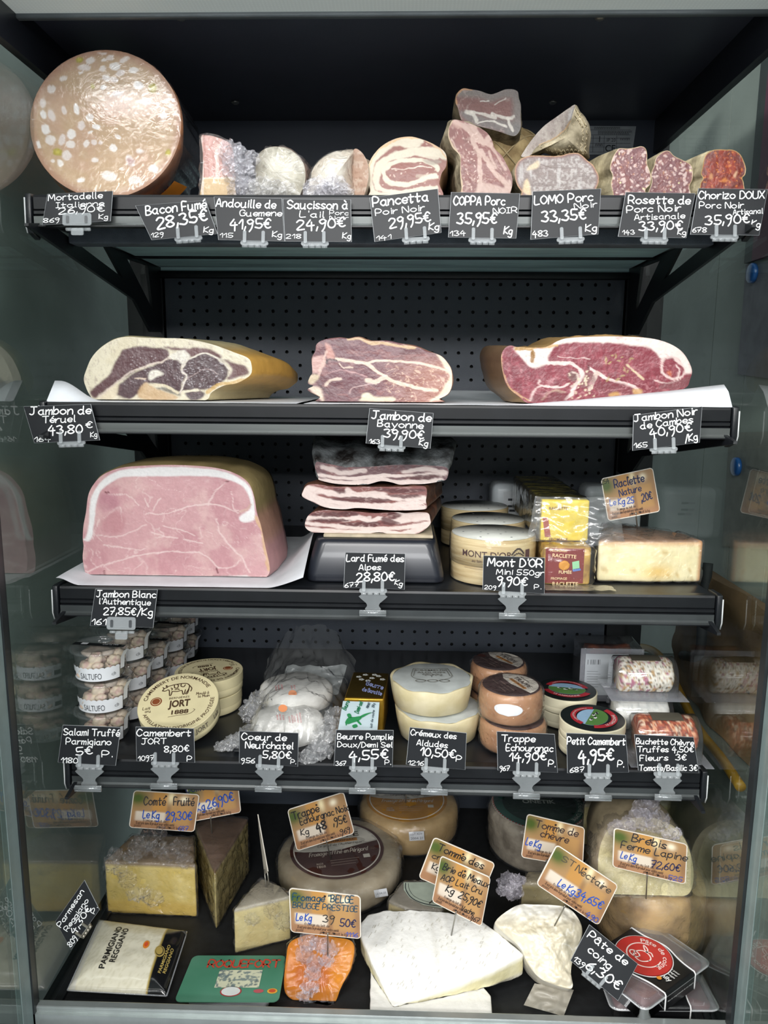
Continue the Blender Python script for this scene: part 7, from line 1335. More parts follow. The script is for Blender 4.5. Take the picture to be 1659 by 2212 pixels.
# --- quince paste boxes
m_pet = film('pet_box', haze=.13, hazecol='dfe3e8', rough=.05, bump=.0005, bs=30, gain=2.6)
def quince(label, cen, ax, ay, h, seed):
    """square clear box of dark red paste with a black paper sleeve; ax, ay half-axes"""
    cen = np.array(cen, float); t = thing('quince_paste_box', label, 'quince paste', cen, 'quince paste boxes'); up = np.array([0, 0, 1.])
    rr = lambda s, z, r=.18: [cen+ax*s*x+ay*s*y+up*z for x, y in [((a-50)/50, (b-50)/50) for a, b in rrect(0, 0, 100, 100, r*50, 5)]]
    mk('paste', loft([rr(.84, .0012), rr(.9, .004), rr(.92, h*.80)]), mat('dark_quince_paste', '551d1e', .4, var=.12, vs=30), t)
    mk('box', loft([rr(.86, .0004), rr(.93, .003), rr(.97, h*.82), rr(1.03, h*.83)], True, True, False), m_pet, t)
    mk('lid', loft([rr(1.04, h*.80), rr(1.045, h*.90), rr(1.0, h*.93), rr(.9, h*.93), rr(.87, h), rr(.86, h)], True, False, True), m_pet, t)
    mk('lid_rim', tube(rr(1.04, h*.86)+rr(1.04, h*.86)[:1], .0013, 6), film('rim_film_clear', haze=.3, hazecol='eef1f4', rough=.05, bump=0, gain=2.5), t)
    z = h+.0012; W_ = .46
    prof_ = [(-.0, 0)]
    def sl(a, b, l=0.):   # a along ay (-1.1..1.1 wraps down the sides), b across
        d = max(0, abs(a)-1.03); aa = math.copysign(min(abs(a), 1.06), a); return cen+ay*aa+ax*b+up*(max(.002, z-d*h*2.2)+l)
    g = grid(lambda u, v: sl(-1.4+2.8*u, (-W_-.12*math.exp(-((u-.5)/.16)**2)+(2*W_+.24*math.exp(-((u-.5)/.16)**2))*v)), 60, 12); s0 = mk('sleeve', g, mat('black_sleeve', '141416', .3, var=.04), t)
    eg = []
    for sg in (-1, 1):
        P_ = [sl(-1.4+2.8*u, sg*(W_+.12*math.exp(-((u-.5)/.16)**2)), .0006) for u in np.linspace(0, 1, 60)]; mk('white_edging', tube(P_, .0011, 5), mat('white_edging', 'dcdcdc', .5), s0)
    if seed:
        c2 = cen+up*(z+.0008)-ay*.12; rad_ = np.linalg.norm(ax)*.52
        ex = ay/np.linalg.norm(ay); ey = -ax/np.linalg.norm(ax)
        dk = mk('dotted_rim', lathe([(rad_*1.06, 0), (rad_*1.06, .0003)], c2, 60), mat('white_edging', ''), s0, smooth=False); dm = mk('dark_rim', lathe([(rad_*1.03, .0005), (rad_*1.03, .0007)], c2, 60), ink('7a1f1f'), s0, smooth=False); rd_ = mk('red_disc', lathe([(rad_, .0009), (rad_, .0011)], c2, 60), mat('red_disc', 'b8302c', .35, var=.04), s0, smooth=False)
        o = c2+up*.0016; f = lambda v: o+np.outer(v[:, 0]*rad_, ex)+np.outer(v[:, 1]*rad_, ey); gs = [arc_text('Pâte de coing', o, ex, ey, rad_*.68, 62, rad_*.2, rad_*1.75, .015)]
        for P_ in ([(.62*math.cos(k), .62*math.sin(k)) for k in np.radians(np.linspace(110, 380, 30))], [(.3*math.cos(k)+.02*math.sin(3*k), .28*math.sin(k)-.1) for k in np.linspace(0, 6.283, 20)], [(-.25+.2*math.cos(k), -.22+.13*math.sin(k)) for k in np.linspace(0, 6.283, 14)], [(0, .2), (-.1, .36), (-.32, .42), (-.15, .25), (0, .2)], [(-.05, .2), (.1, .3), (.25, .2)], [(-.3, -.22), (-.2, -.2)]):
            v, fc = ribbon(cr(P_, 3), .05); gs.append((f(v), fc))
        flat('disc_print', gs, 'e9cfc9', rd_)
        e1, e2 = ax/np.linalg.norm(ax), ay/np.linalg.norm(ay); sgn = -1; L_ = np.linalg.norm(ay); T = lambda s, a, b, w, hs, bo=.01: place_text(s, cen+up*(z+.0012)+e2*a*L_-e1*b*L_, e2*1, -e1*1, w=w*L_, h=hs*L_, bold=bo)
        flat('white_print', [T('Parfait pour', .42, .18, .46, .07, .02), T('accompagner', .42, .07, .46, .07, .02), T('vos fromages', .42, -.04, .46, .07, .02), T('Emily', .46, -.24, .42, .14, .04)], 'd9d9d6', s0); mk('orange_dot', disc(cen+up*(z+.0012)+e2*.62*L_+e1*.34*L_, .0035, e1, e2, 20), ink('d98a2c'), s0, smooth=False)
        flat('side_print', [place_text('Pâte de coing artisanale de nos vergers', sl(1.2, .40, .0)+np.array([0, 0, -.002])+e2*.0008, -e1, up, w=.8*np.linalg.norm(ax), h=.0024)], 'c9c9c6', s0)
    return t
zq1, zq2 = DK+.034, DK+.066
lo = [UZ(u, v, zq1) for u, v in ((1288, 2145), (1300, 2185), (1538, 2188), (1510, 2112))]
c1 = np.array([sum(lo)[0]/4, max(.978, sum(lo)[1]/4), DK+.0004]); w1x = np.linalg.norm(UZ(1538, 2180, zq1)-UZ(1290, 2170, zq1))/2*.93
a0 = math.radians(1.5); w1y = .052
c1 = np.array([U(1416, 2150, .97)[0], .985, DK+.0004])
quince('lower quince paste box, lying square to the front edge', c1, np.array([math.cos(a0), math.sin(a0), 0])*w1x, np.array([-math.sin(a0), math.cos(a0), 0])*w1y, .033, 0)
up_ = [UZ(u, v, zq2) for u, v in ((1407, 1992), (1540, 2082), (1390, 2162), (1256, 2070))]
c2 = sum(up_)/4; ex1 = (up_[1]-up_[0])/2; ey1 = (up_[0]-up_[3])/2; s_ = 1.0
c2 = np.array([c2[0], c2[1], DK+.0345]); ay_ = np.array([ey1[0], ey1[1], 0])*s_; ax_ = np.array([ex1[0], ex1[1], 0])*s_
ay_ = ay_-ax_*ay_.dot(ax_)/ax_.dot(ax_)
quince('upper quince paste box turned askew, round red emblem on its black sleeve', c2, -ay_*1.0, ax_*1.0, .032, 1)
# ================================================================ seen through the right-hand pane: wall notices, magnets, a kraft bag
XW = .6285
def onw_(u, v, d=0.): return UX(u, v, XW-d)
for k, (pts, nm) in enumerate((([(1612, 572), (1700, 560), (1690, 822), (1594, 808)], 'grey-violet paper notice under the upper blue magnet'), ([(1576, 935), (1700, 930), (1690, 1190), (1560, 1180)], 'pale grey paper notice under the lower blue magnet'))):
    q = [onw_(*p) for p in pts]; o = mk('paper_notice', prism(q, (-.0008, 0, 0)), mat('notice_violet' if k == 0 else 'notice_grey', '86848e' if k == 0 else '96968f', .6), base=sum(q)/4, smooth=False); tag(o, nm, 'notice', 'paper notices on the shop wall')
flat_ = place_text('notresante.prevention', onw_(1612, 1012, .0016), (0, -1, 0), (0, 0, 1), w=.10)
mk('print', flat_, ink('5a5d60'), o, smooth=False)
for (u, v, nm) in ((1629, 590, 'blue round magnet holding the upper notice'), (1594, 1008, 'blue round magnet holding the lower notice')):
    c = onw_(u, v, .0012); t = tag(mk('magnet', lathe([(.0165, 0), (.017, .002), (.0165, .007), (.014, .0085), (.003, .0095)], c, 32, (0, -1, 0), (0, 0, 1), (-1, 0, 0)), mat('blue_magnet', '1f5fa8', .3, coat=.4), base=c), nm, 'magnet', 'blue magnets')
kb = thing('kraft_bag', 'brown kraft paper bag with a black strap, outside the right pane', 'paper bag', (.575, 1.24, .87))
def bagf(a, b):
    y = 1.03+.42*a; z = .87+.25*b; return np.array([.555+.012*mnoise.noise((a*5, b*5, 2))+.01*abs(a-.5), y, z+.012*mnoise.noise((a*4, 1, 1))*b])
mk('front', grid(bagf, 30, 24), mat('kraft_paper', '8a6c4e', .7, var=.1, vs=20, bump=.001), kb); mk('sides', box(.565, .61, 1.035, 1.44, .87, 1.10, .006), mat('kraft_paper', ''), kb)
mk('strap', tube(cr([(.552, 1.30, 1.14), (.546, 1.29, 1.06), (.545, 1.29, .98), (.544, 1.36, .95)], 6), .009, 8), mat('black_strap_web', '2a2c2e', .7), kb)
flat('stamp', [(np.array([[.543, 1.18, 1.0], [.543, 1.172, 1.0], [.543, 1.172, 1.008], [.543, 1.18, 1.008]]), [(0, 1, 2, 3)])]+[(np.array([[.543, y, .99], [.543, y-.012, .99], [.543, y-.012, .995], [.543, y, .995]]), [(0, 1, 2, 3)]) for y in (1.12, 1.10)], '4a3c30', kb)
ch = thing('shop_ledge', 'grey ledge outside the right pane, the kraft bag standing on it', 'ledge', (.56, 1.36, .30)); mk('cabinet', box(.52, .627, 1.0, 1.60, .30, .868, .004), mat('ledge_grey', '6f746f', .5), ch)
yl = thing('yellow_cable', 'yellow plastic hose looped outside the right pane', 'hose', (.50, 1.1, .80)); mk('hose', tube(cr([UX(u, v, X) for u, v, X in ((1370, 1395, .545), (1410, 1405, .535), (1440, 1440, .53), (1500, 1560, .52), (1560, 1640, .512), (1600, 1700, .505))], 8), .0075, 12), mat('yellow_plastic', 'a67c26', .4), yl)
# ================================================================ handwritten price cards, their clips, and the picture signs on pins
m_slate = mat('slate_black_card', '222427', .42, var=.05, vs=20, spec=.25)
m_cedge = mat('card_cut_edge', '9fa3a6', .5)
m_chalk = mat('white_chalk_marker', 'f3f4f4', .5, var=.02)
m_clip = mat('clear_acrylic', 'c9cfd2', .08, spec=.8, alpha=.3, var=.02)
m_clipm = mat('smoky_acrylic', '9fa4a6', .12, metal=.4, alpha=.6, var=.04)
def card_plane(c, Y, lean, turn=0): cc = np.array(c, float).mean(0); return plane_at(cc[0], cc[1], Y, lean, turn)
def price_card(label, c, lines, Y=.982, lean=4, turn=0):
    p0, n = card_plane(c, Y, lean, turn); f3 = lambda u, v: UP(u, v, p0, n); q = [f3(*k) for k in c]
    t = thing('price_card', label, 'price card', (q[2]+q[3])/2, 'black price cards')
    cc = sum(q)/4; inn = [cc+(a-cc)*.988 for a in q]
    mk('panel', prism([a+n*.0004 for a in inn], -n*.0012), m_slate, t, smooth=False)
    mk('edge', prism(q, -n*.0008), m_cedge, t, smooth=False)
    mk('lettering', hand(lines, lambda u, v: f3(u, v)+n*.0008, .155), m_chalk, t, smooth=False, )
    return f3, n
def clip(label, f3, n, cx, cy, s=1., kind='flat', rot=0., m1=None):
    """plastic card clip; cx, cy = middle of the card's foot in photo pixels"""
    m1 = m1 or m_clip; cr_, sr = math.cos(rot), math.sin(rot); N = np.array([0, -1., 0]) if kind == 'tall' else n
    def g3(x, y, d): return f3(cx+(x*cr_-y*sr)*s, cy+(x*sr+y*cr_)*s)+n*d
    t = thing('card_clip', label, 'clip', g3(0, 6, 0), 'price card clips')
    plate = lambda P, d, th: prism([g3(x, y, d) for x, y in P], n*th)
    if kind == 'plate':
        mk('plate', plate(rrect(-31, -24, 31, 3, 5), .0016, .0014), m1, t, smooth=False)
        for x in (-20, 20): mk('slot', plate(rrect(x-3, -18, x+3, -2, 2), .0031, .0004), mat('slot_grey', '4a4d50', .3), t, smooth=False)
        mk('hook', join(plate(rrect(-12, 9, 14, 24, 3), .0016, .002)), m1, t, smooth=False)
    else:
        for x in (-20, 20): mk('prong', plate(rrect(x-3.6, -22, x+3.6, 4, 3), .0012, .0018), m1, t, smooth=False)
        mk('plate', plate(rrect(-30, -1, 30, 8, 4), -.0030, .0026), m1, t, smooth=False)
    mk('hinge', join(*[tube([g3(x, 10, -.001), g3(x+12, 10, -.001)], .0021, 8) for x in (-26, -12.5, 1, 14.5)]), m1, t)
    if kind == 'tall':
        mk('body', plate(cr([(-27, 13), (27, 13), (27, 20), (15, 30), (13, 37), (17, 46), (-17, 46), (-13, 37), (-15, 30), (-27, 20)], 2, True), -.002, .0016), m_clipm, t, smooth=False)
        mk('jaw', join(tube([g3(-29, 50, .003), g3(29, 50, .003)], .0026, 10), prism([g3(x, y, .001) for x, y in ((-29, 44), (29, 44), (29, 57), (-29, 57))], n*.003, .0006)), m_clipm, t)
CARDS = [
 ('Mortadelle', [(102.5, 419), (244, 412.4), (239, 477.5), (91, 486)], [('Mortadelle', 105, 434, 221, 428, 13), ('Italienne', 121.5, 449.6, 224, 444.6, 11), ('26,90€', 127, 463, 226, 456, 13), ('869', 94, 481, 128, 480, 9), ('Kg', 214, 473, 233, 473, 10)], 'lean', (168, 485, 'plate', 0), 'Mortadelle'),
 ('Bacon', [(292, 444), (444, 433), (470, 505), (327.5, 518.5)], [('Bacon Fumé', 316, 465, 446, 450, 19), ('28,35€', 340, 495, 448, 476, 24), ('129', 327, 513, 353, 511, 9), ('Kg', 440, 502, 460, 503, 12)], '', (406, 511, 'flat', -.07), 'Bacon Fumé'),
 ('Andouille', [(462, 425), (609, 428.5), (615, 521.5), (471.5, 518)], [('Andouille de', 467, 446, 595, 451, 17), ('Guemene', 518, 467, 608, 467, 13), ('41,95€', 497, 495, 585, 493, 20), ('115', 475, 513, 503, 513, 9), ('Kg', 588, 512, 608, 513, 12)], '', (549, 521, 'flat', .02), 'Andouille de Guemene'),
 ('Saucisson', [(611, 429.5), (758, 431), (760, 522.5), (615.5, 521.5)], [('Saucisson à', 621, 451, 750, 452, 18), ("L'ail", 648, 469, 700, 470, 13), ('Porc', 712, 464, 752, 465, 9), ('Noir', 712, 475, 752, 475, 8), ('24,90€', 642, 497, 745, 490, 20), ('218', 618, 515, 650, 515, 9), ('Kg', 740, 515, 757, 516, 12)], '', (680, 522, 'flat', 0), "Saucisson à l'ail"),
 ('Pancetta', [(798.5, 427), (946, 407.5), (953.5, 502.5), (809, 522.5)], [('Pancetta', 806, 447, 925, 434, 20), ('Poir Noir', 811, 466, 917, 455, 13), ('29,95€', 842, 494, 930, 477, 20), ('141', 813, 520, 845, 516, 9), ('Kg', 926, 496, 947, 497, 15)], '', (898, 513, 'flat', -.06), 'Pancetta'),
 ('Coppa', [(974.5, 415), (1123.5, 418), (1115, 515), (968, 512.5)], [('COPPA Porc', 980, 443, 1090, 443, 18), ('35,95€', 987, 483, 1072, 483, 22), ('NOIR', 1065, 462, 1116, 460, 12), ('134', 972, 510, 1005, 508, 10), ('Kg', 1088, 505, 1105, 507, 16)], '', (1042, 515, 'flat', .02), 'Coppa Porc Noir'),
 ('Lomo', [(1150.5, 413.5), (1298.5, 407.5), (1292.5, 506), (1146, 517.5)], [('LOMO Porc', 1155, 442, 1280, 434, 18), ('Noir', 1241, 452, 1289, 447, 12), ('33,35€', 1170, 480, 1265, 473, 22), ('483', 1150, 512, 1183, 510, 12), ('Kg', 1264, 500, 1288, 500, 15)], '', (1233, 513, 'flat', -.04), 'Lomo Porc Noir'),
 ('Rosette', [(1351.5, 415), (1502, 417.5), (1482.5, 514), (1335, 511)], [('Rosette de', 1357, 440, 1490, 441, 17), ('Porc Noir', 1353, 460, 1470, 456, 14), ('Artisanale', 1370, 476, 1478, 472, 12), ('33,90€', 1380, 498, 1473, 495, 18), ('143', 1344, 507, 1370, 506, 9), ('Kg', 1463, 506, 1480, 508, 11)], '', (1414, 514, 'flat', .02), 'Rosette'),
 ('Chorizo', [(1508.5, 406.5), (1658.5, 409), (1640, 508.5), (1491, 506.5)], [('Chorizo DOUX', 1509, 430, 1650, 429, 16), ('Porc Noir', 1510, 450, 1605, 450, 13), ('Artisanal', 1583, 464, 1647, 461, 11), ('35,90€', 1523, 486, 1618, 481, 19), ('678', 1495, 502, 1525, 502, 10), ('Kg', 1622, 489, 1640, 492, 14)], '', (1566, 508, 'flat', .01), 'Chorizo Doux'),
 ('Teruel', [(50.6, 878), (196, 873), (216, 951), (74, 957)], [('Jambon de', 65, 896, 196, 894, 17), ('Téruel', 92, 914, 163, 911, 14), ('43,80', 105, 938, 178, 935, 18), ('€', 186, 924, 200, 923, 13), ('164', 75, 954, 109, 953, 10), ('Kg', 196, 944, 210, 943, 10)], '', (153, 953, 'flat', -.03), 'Jambon de Téruel'),
 ('Bayonne', [(798, 882), (936.5, 892.5), (930, 969), (790, 957.5)], [('Jambon de', 803, 904, 930, 911, 17), ('Bayonne', 815, 921, 913, 926, 14), ('39,90€', 828, 944, 915, 948, 17), ('163', 797, 957, 820, 959, 9), ('Kg', 905, 961, 923, 964, 13)], '', (846, 962, 'flat', .03), 'Jambon de Bayonne'),
 ('Cambes', [(1368, 897), (1517, 878), (1511.5, 956), (1366, 973.5)], [('Jambon Noir', 1370, 911, 1506, 895, 15), ('de Cambes', 1383, 927, 1496, 912, 14), ('40,90€', 1404, 945, 1494, 929, 17), ('165', 1369, 968, 1398, 965, 10), ('/Kg', 1480, 954, 1506, 950, 15)], '', (1434, 967, 'flat', -.03), 'Jambon Noir de Cambes'),
 ('Blanc', [(206, 1272), (340.5, 1273.7), (331, 1356), (194.5, 1351.5)], [('Jambon Blanc', 209, 1289, 336, 1291, 14), ("l'Authentique", 214, 1304, 325, 1307, 12), ('27,85€/Kg', 224, 1327, 329, 1329, 15), ('161', 199, 1349, 229, 1349, 12)], '', (263, 1356, 'plate', .02), "Jambon Blanc"),
 ('Lard', [(746, 1193), (875.5, 1196), (874, 1273.5), (742, 1269)], [('Lard Fumé des', 749, 1212, 872, 1213, 14), ('Alpes', 775, 1231, 822, 1231, 12), ('28,80€', 770, 1256, 852, 1253, 18), ('677', 745, 1269, 775, 1266, 9), ('Kg', 852, 1262, 868, 1266, 11)], 'tall', (806, 1273, 'tall', .01), 'Lard Fumé des Alpes'),
 ('Mont', [(1044, 1200), (1177, 1205), (1176, 1282.5), (1042.5, 1274)], [("Mont D'OR", 1053, 1222, 1170, 1225, 17), ('Mini 550gr', 1072, 1240, 1174, 1243, 11), ('9,90€', 1073, 1262, 1138, 1264, 17), ('209', 1046, 1272, 1071, 1273, 8), ('P.', 1154, 1272, 1168, 1272, 9)], 'tall', (1107, 1279, 'tall', .02), "Mont d'Or Mini"),
 ('Salami', [(136, 1566), (261, 1571), (250, 1654), (125, 1647)], [('Salami Truffé', 138, 1587, 258, 1590, 14), ('Parmigiano', 143, 1607, 240, 1609, 13), ('5€', 165, 1631, 200, 1627, 16), ('P.', 221, 1635, 243, 1635, 13), ('1180', 132, 1647, 168, 1648, 11)], 'tall', (193, 1651, 'tall', .02), 'Salami Truffé Parmigiano'),
 ('Jort', [(293, 1570), (419, 1574), (421, 1647.5), (295, 1644)], [('Camembert', 296, 1589, 412, 1590, 14), ('JORT', 306, 1607, 359, 1606, 12), ('8,80€', 355, 1625, 408, 1622, 13), ('P', 404, 1644, 414, 1644, 11), ('1097', 299, 1643, 333, 1641, 10)], 'tall', (356, 1646, 'tall', .01), 'Camembert 8,80'),
 ('Coeur', [(517, 1579), (645, 1583.5), (643.5, 1656), (516.5, 1647.5)], [('Coeur de', 522, 1597, 618, 1600, 14), ('Neufchatel', 530, 1615, 633, 1618, 14), ('5,80€', 567, 1637, 628, 1638, 15), ('956', 521, 1647, 550, 1648, 10), ('P.', 628, 1649, 639, 1650, 9)], 'tall', (582, 1652, 'tall', .03), 'Coeur de Neufchatel'),
 ('Beurre', [(726, 1576.5), (850, 1577.5), (848, 1657), (721, 1654)], [('Beurre Pamplie', 729, 1596, 848, 1597, 12), ('Doux/Demi Sel', 729, 1613, 847, 1614, 11), ('4,55€', 755, 1642, 838, 1637, 19), ('367', 725, 1653, 747, 1653, 9), ('P.', 831, 1651, 844, 1651, 10)], 'tall', (784, 1656, 'tall', .02), 'Beurre'),
 ('Cremeux', [(885, 1571), (1008, 1583.5), (1005, 1663), (877, 1651)], [('Crémeux des', 887, 1587, 985, 1596, 12), ('Aldudes', 900, 1609, 966, 1615, 12), ('10,50€', 907, 1631, 982, 1637, 17), ('P', 985, 1644, 996, 1645, 12), ('1216', 881, 1651, 914, 1653, 9)], 'tall', (940, 1658, 'tall', .04), 'Crémeux'),
 ('Trappe', [(1073, 1580), (1198, 1586), (1205, 1669), (1075, 1664)], [('Trappe', 1083, 1601, 1155, 1602, 14), ('Echourgnac', 1093, 1621, 1194, 1623, 14), ('14,90€', 1100, 1644, 1180, 1641, 17), ('967', 1079, 1664, 1100, 1664, 10), ('P.', 1184, 1655, 1199, 1656, 13)], 'tall', (1138, 1667, 'tall', .03), 'Trappe'),
 ('Petit', [(1223.5, 1583.5), (1351.5, 1587.5), (1358.5, 1668.5), (1225.5, 1670)], [('Petit Camembert', 1225, 1607, 1350, 1609, 15), ('4,95€', 1250, 1647, 1325, 1640, 24), ('P.', 1333, 1656, 1347, 1657, 13), ('687', 1231, 1668, 1261, 1666, 10)], 'tall', (1292, 1671, 'tall', .02), 'Petit Camembert'),
 ('Buchette', [(1370, 1586.5), (1498.5, 1592.5), (1510, 1670), (1378.5, 1664)], [('Buchette Chèvre', 1374, 1606, 1497, 1610, 12), ('Truffes 4,50€', 1376, 1624, 1497, 1624, 12), ('Fleurs  3€', 1382, 1643, 1482, 1641, 12), ('Tomate/Basilic 3€', 1380, 1664, 1505, 1664, 12)], 'tall', (1443, 1670, 'tall', .03), 'Buchette Chèvre'),
]
PL = {'Mortadelle': 'on the top rail under the mortadella', 'Bacon': 'tilted under the pink bacon', 'Andouille': 'under the andouille', 'Saucisson': 'under the garlic sausage'}
for key, c, lines, _, (cx_, cy_, kind, rot), nm in CARDS:
    f3, n = price_card('black card chalked "%s"%s' % (nm, ' '+PL[key] if key in PL else ', price '+[l[0] for l in lines if ',' in l[0] or key == 'Salami' and l[0] == '5€'][0].split('€')[0].split(' ')[-1]), c, lines, Y=.983 if kind != 'tall' else .984, lean=3)
    clip(('clear slotted plastic clip over the foot of the "%s" card' if kind == 'plate' else 'clear two-pronged clip under the "%s" card' if kind == 'flat' else 'tall hourglass clip holding the "%s" card on the rail') % nm, f3, n, cx_, cy_, 1., kind, rot)
# the two black cards among the goods on the deck
f3, n = price_card('black card chalked "Parmesan Reggiano", tilted on the grated cheese bag', [(120, 1990), (182.5, 1901), (215, 1965), (153.5, 2051.5)], [('Parmesan', 132, 2003, 182, 1926, 11), ('Reggiano', 146, 2012, 192, 1945, 10), ('4,30€', 162, 2018, 198, 1962, 13), ('P.', 204, 1974, 211, 1960, 9), ('809', 153, 2046, 168, 2027, 11)], Y=.95, lean=10)
clip('metal clip holding the tilted Parmesan card', f3, n, 182, 2010, .6, 'flat', -.96, mat('dull_metal_clip', 'a8a294', .3, .7))
f3, n = price_card('black card chalked "Pâte de coing", tilted against the quince paste boxes', [(1273, 1997), (1378, 2082), (1335, 2162), (1232, 2075)], [('Pâte de', 1268, 2023, 1350, 2085, 16), ('coing', 1268, 2053, 1314, 2094, 16), ('139', 1237, 2073, 1258, 2090, 11), ('6,30€', 1264, 2090, 1335, 2137, 19)], Y=.93, lean=22)
clip('clear clip on the lower edge of the quince paste card', f3, n, 1283, 2112, .95, 'flat', .69)
# picture signs: blurred photograph of cheese printed on a white-edged plastic card
m_sign = mat('printed_sign', rough=.28, attr=True, var=.02)
m_pin = mat('steel_pin', '9a9890', .3, .8)
def sign(label, c, inks, Y, pin, lean=8, turn=0, seed=1, fine=True):
    """c = TL, TR, BR, BL pixels; inks = {colour: lines}; pin = (top px, foot px, foot depth)"""
    p0, n = card_plane(c, Y, lean, turn); f3 = lambda u, v: UP(u, v, p0, n); c = np.array(c, float)
    t = thing('cheese_sign', label, 'price sign', U(pin[1][0], pin[1][1], pin[2]), 'picture signs on pins')
    bl = lambda a, b: (c[0]*(1-a)+c[1]*a)*(1-b)+(c[3]*(1-a)+c[2]*a)*b
    ow = np.array([bl(a/100, b/70) for a, b in rrect(0, 0, 100, 70, 6, 5)]); mk('backing', prism([f3(*q) for q in ow], -n*.0012), mat('white_sign_edge', 'e4dccf', .4), t, smooth=False)
    nu, nv = 64, 44; uv = [(i/(nu-1), j/(nv-1)) for j in range(nv) for i in range(nu)]
    rad = lambda a, b: (min(max(a, .015), .985), min(max(b, .02), .98))
    def cl(a, b):
        a, b = rad(a, b); x, y = a*100, b*70; r = 6
        for cx, cy in ((r, r), (100-r, r), (r, 70-r), (100-r, 70-r)):
            if (x-cx)*(1 if cx > 50 else -1) > 0 and (y-cy)*(1 if cy > 35 else -1) > 0:
                d = math.hypot(x-cx, y-cy)
                if d > r-1.4: x, y = cx+(x-cx)*(r-1.4)/d, cy+(y-cy)*(r-1.4)/d
        return x/100, y/70
    uv = [cl(a, b) for a, b in uv]; A_ = np.array(uv); P = Paint(A_[:, 0]*100, A_[:, 1]*70, 'a8835a')
    P.mix(sm(A_[:, 1], .5, 1)*.7, 'a87a5c'); g = lambda x, y, sx, sy: np.exp(-((A_[:, 0]-x)/sx)**2-((A_[:, 1]-y)/sy)**2)
    P.mix(sm(A_[:, 0], .28, .34)*(1-sm(A_[:, 0], .5, .56))*(1-sm(A_[:, 1], .45, .6))*.9, 'bd8a48'); P.mix(sm(A_[:, 0], .58, .63)*sm(A_[:, 1], .3, .36)*(1-sm(A_[:, 1], .8, .9))*(1-sm(A_[:, 0], .9, .95))*.85, 'b58c58')
    P.mix(sm(A_[:, 0], .52, .56)*(1-sm(A_[:, 0], .57, .62))*.5, '7d5b38'); P.mix(g(.08, .2, .16, .2)*1.1, '4b5c28'); P.mix(sm(A_[:, 1], .52, .56)*(1-sm(A_[:, 1], .76, .82))*sm(A_[:, 0], .05, .1)*(1-sm(A_[:, 0], .5, .56))*.95, 'd9cdbc')
    P.mix(g(.58, .12, .05, .16)*.9, 'f6e6b8'); P.mix(g(.78, .16, .06, .08)*.95, 'fbf0d2'); P.mix(g(.95, .6, .06, .3)*.5, '7a5840'); P.mix(g(.05, .9, .2, .15)*.5, '8c6448')
    F = [(j*nu+i, j*nu+i+1, (j+1)*nu+i+1, (j+1)*nu+i) for j in range(nv-1) for i in range(nu-1)]
    mk('picture', (np.array([f3(*bl(a, b))+n*.0004 for a, b in uv]), [q[::-1] for q in F]), m_sign, t, paint=P.c)
    L3 = lambda u, v: f3(u, v)+n*.0009
    for col, lines in inks.items(): mk('lettering', hand(lines, L3, .145), ink(col), t, smooth=False)
    if fine:
        ln = []
        for s, a0, a1, b in (('fromage au lait de', .2, .55, .80), ("Il est pris dans le produit pour votre santé", .1, .68, .88), ('poids', .08, .18, .95), ('produit. A soit le kg', .42, .8, .955)):
            p, q = bl(a0, b), bl(a1, b); ln.append((s, p[0], p[1], q[0], q[1], 5.6, .10))
        mk('fine_print', hand(ln, L3, .10), ink('5a4030'), t, smooth=False)
    gs = []
    for a, b in ((.5, .1), (.47, .93), (.62, .93)):
        q = bl(a, b); o = L3(*q); gs.append(disc(o, .0018, (1, 0, 0), (0, 0, 1), 12))
    flat('punched_holes', gs, '2a1d16', t)
    a = f3(*pin[0])-n*.0005; b = U(pin[1][0], pin[1][1], pin[2]); top = a+(a-b)*.15
    mk('pin', tube([top, a, b-(a-b)*.25], .0011, 8), m_pin, t)
BLK, NAVY, BLU, TEAL = '1d1a1c', '1c2350', '2450b0', '17455c'
yof = lambda u, v, z: float(UZ(u, v, z)[1])
yR, yC, yD, yT = yof(1377, 1142, zw), yof(347, 1812, z1), yof(458, 1800, z2), yof(715, 1856, DK+hw_+.004); yB = float(UP(975, 2021, Pt, nb)[1]) if False else float(UP(975, 2021, BP[0], BP[1])[1])
sign('raclette sign on a pin stuck in the wedge on the third shelf', [(1297.5, 1034), (1410, 1009.5), (1426.5, 1105), (1313.5, 1126)], {NAVY: [('Raclette', 1328, 1054, 1391, 1040, 17), ('Nature', 1339, 1072, 1385, 1060, 14), (',20€', 1386, 1084, 1409, 1077, 16)], BLU: [('Le Kg 25', 1318, 1092, 1369, 1086, 13)], '1f2d16': [('254', 1300, 1047, 1316, 1042, 10)]}, yR-.005, ((1374, 1112), (1377, 1142), yR), 6)
sign('sign reading "Comté Fruité" above the wrapped block at left', [(289, 1707), (431.5, 1716), (420, 1797.5), (278, 1787.5)], {'3a3330': [('Comté', 311, 1738, 357, 1739, 17), ('Fruité', 375, 1739, 419, 1740, 17)], BLU: [('Le Kg', 309, 1766, 343, 1768, 16), ('29,30€', 358, 1770, 414, 1770, 17), ('687', 385, 1793, 406, 1794, 9)]}, yC-.005, ((350, 1795), (347, 1812), yC), 5)
sign('sign reading "Comté 26,90", half hidden under the rail', [(402, 1694), (513, 1680), (521, 1755), (412, 1776)], {NAVY: [('Comté', 403, 1712, 452, 1704, 15)], BLU: [('Kg', 428, 1752, 443, 1748, 16), ('26,90€', 449, 1746, 506, 1728, 18)]}, yD-.005, ((455, 1768), (458, 1800), yD), 5)
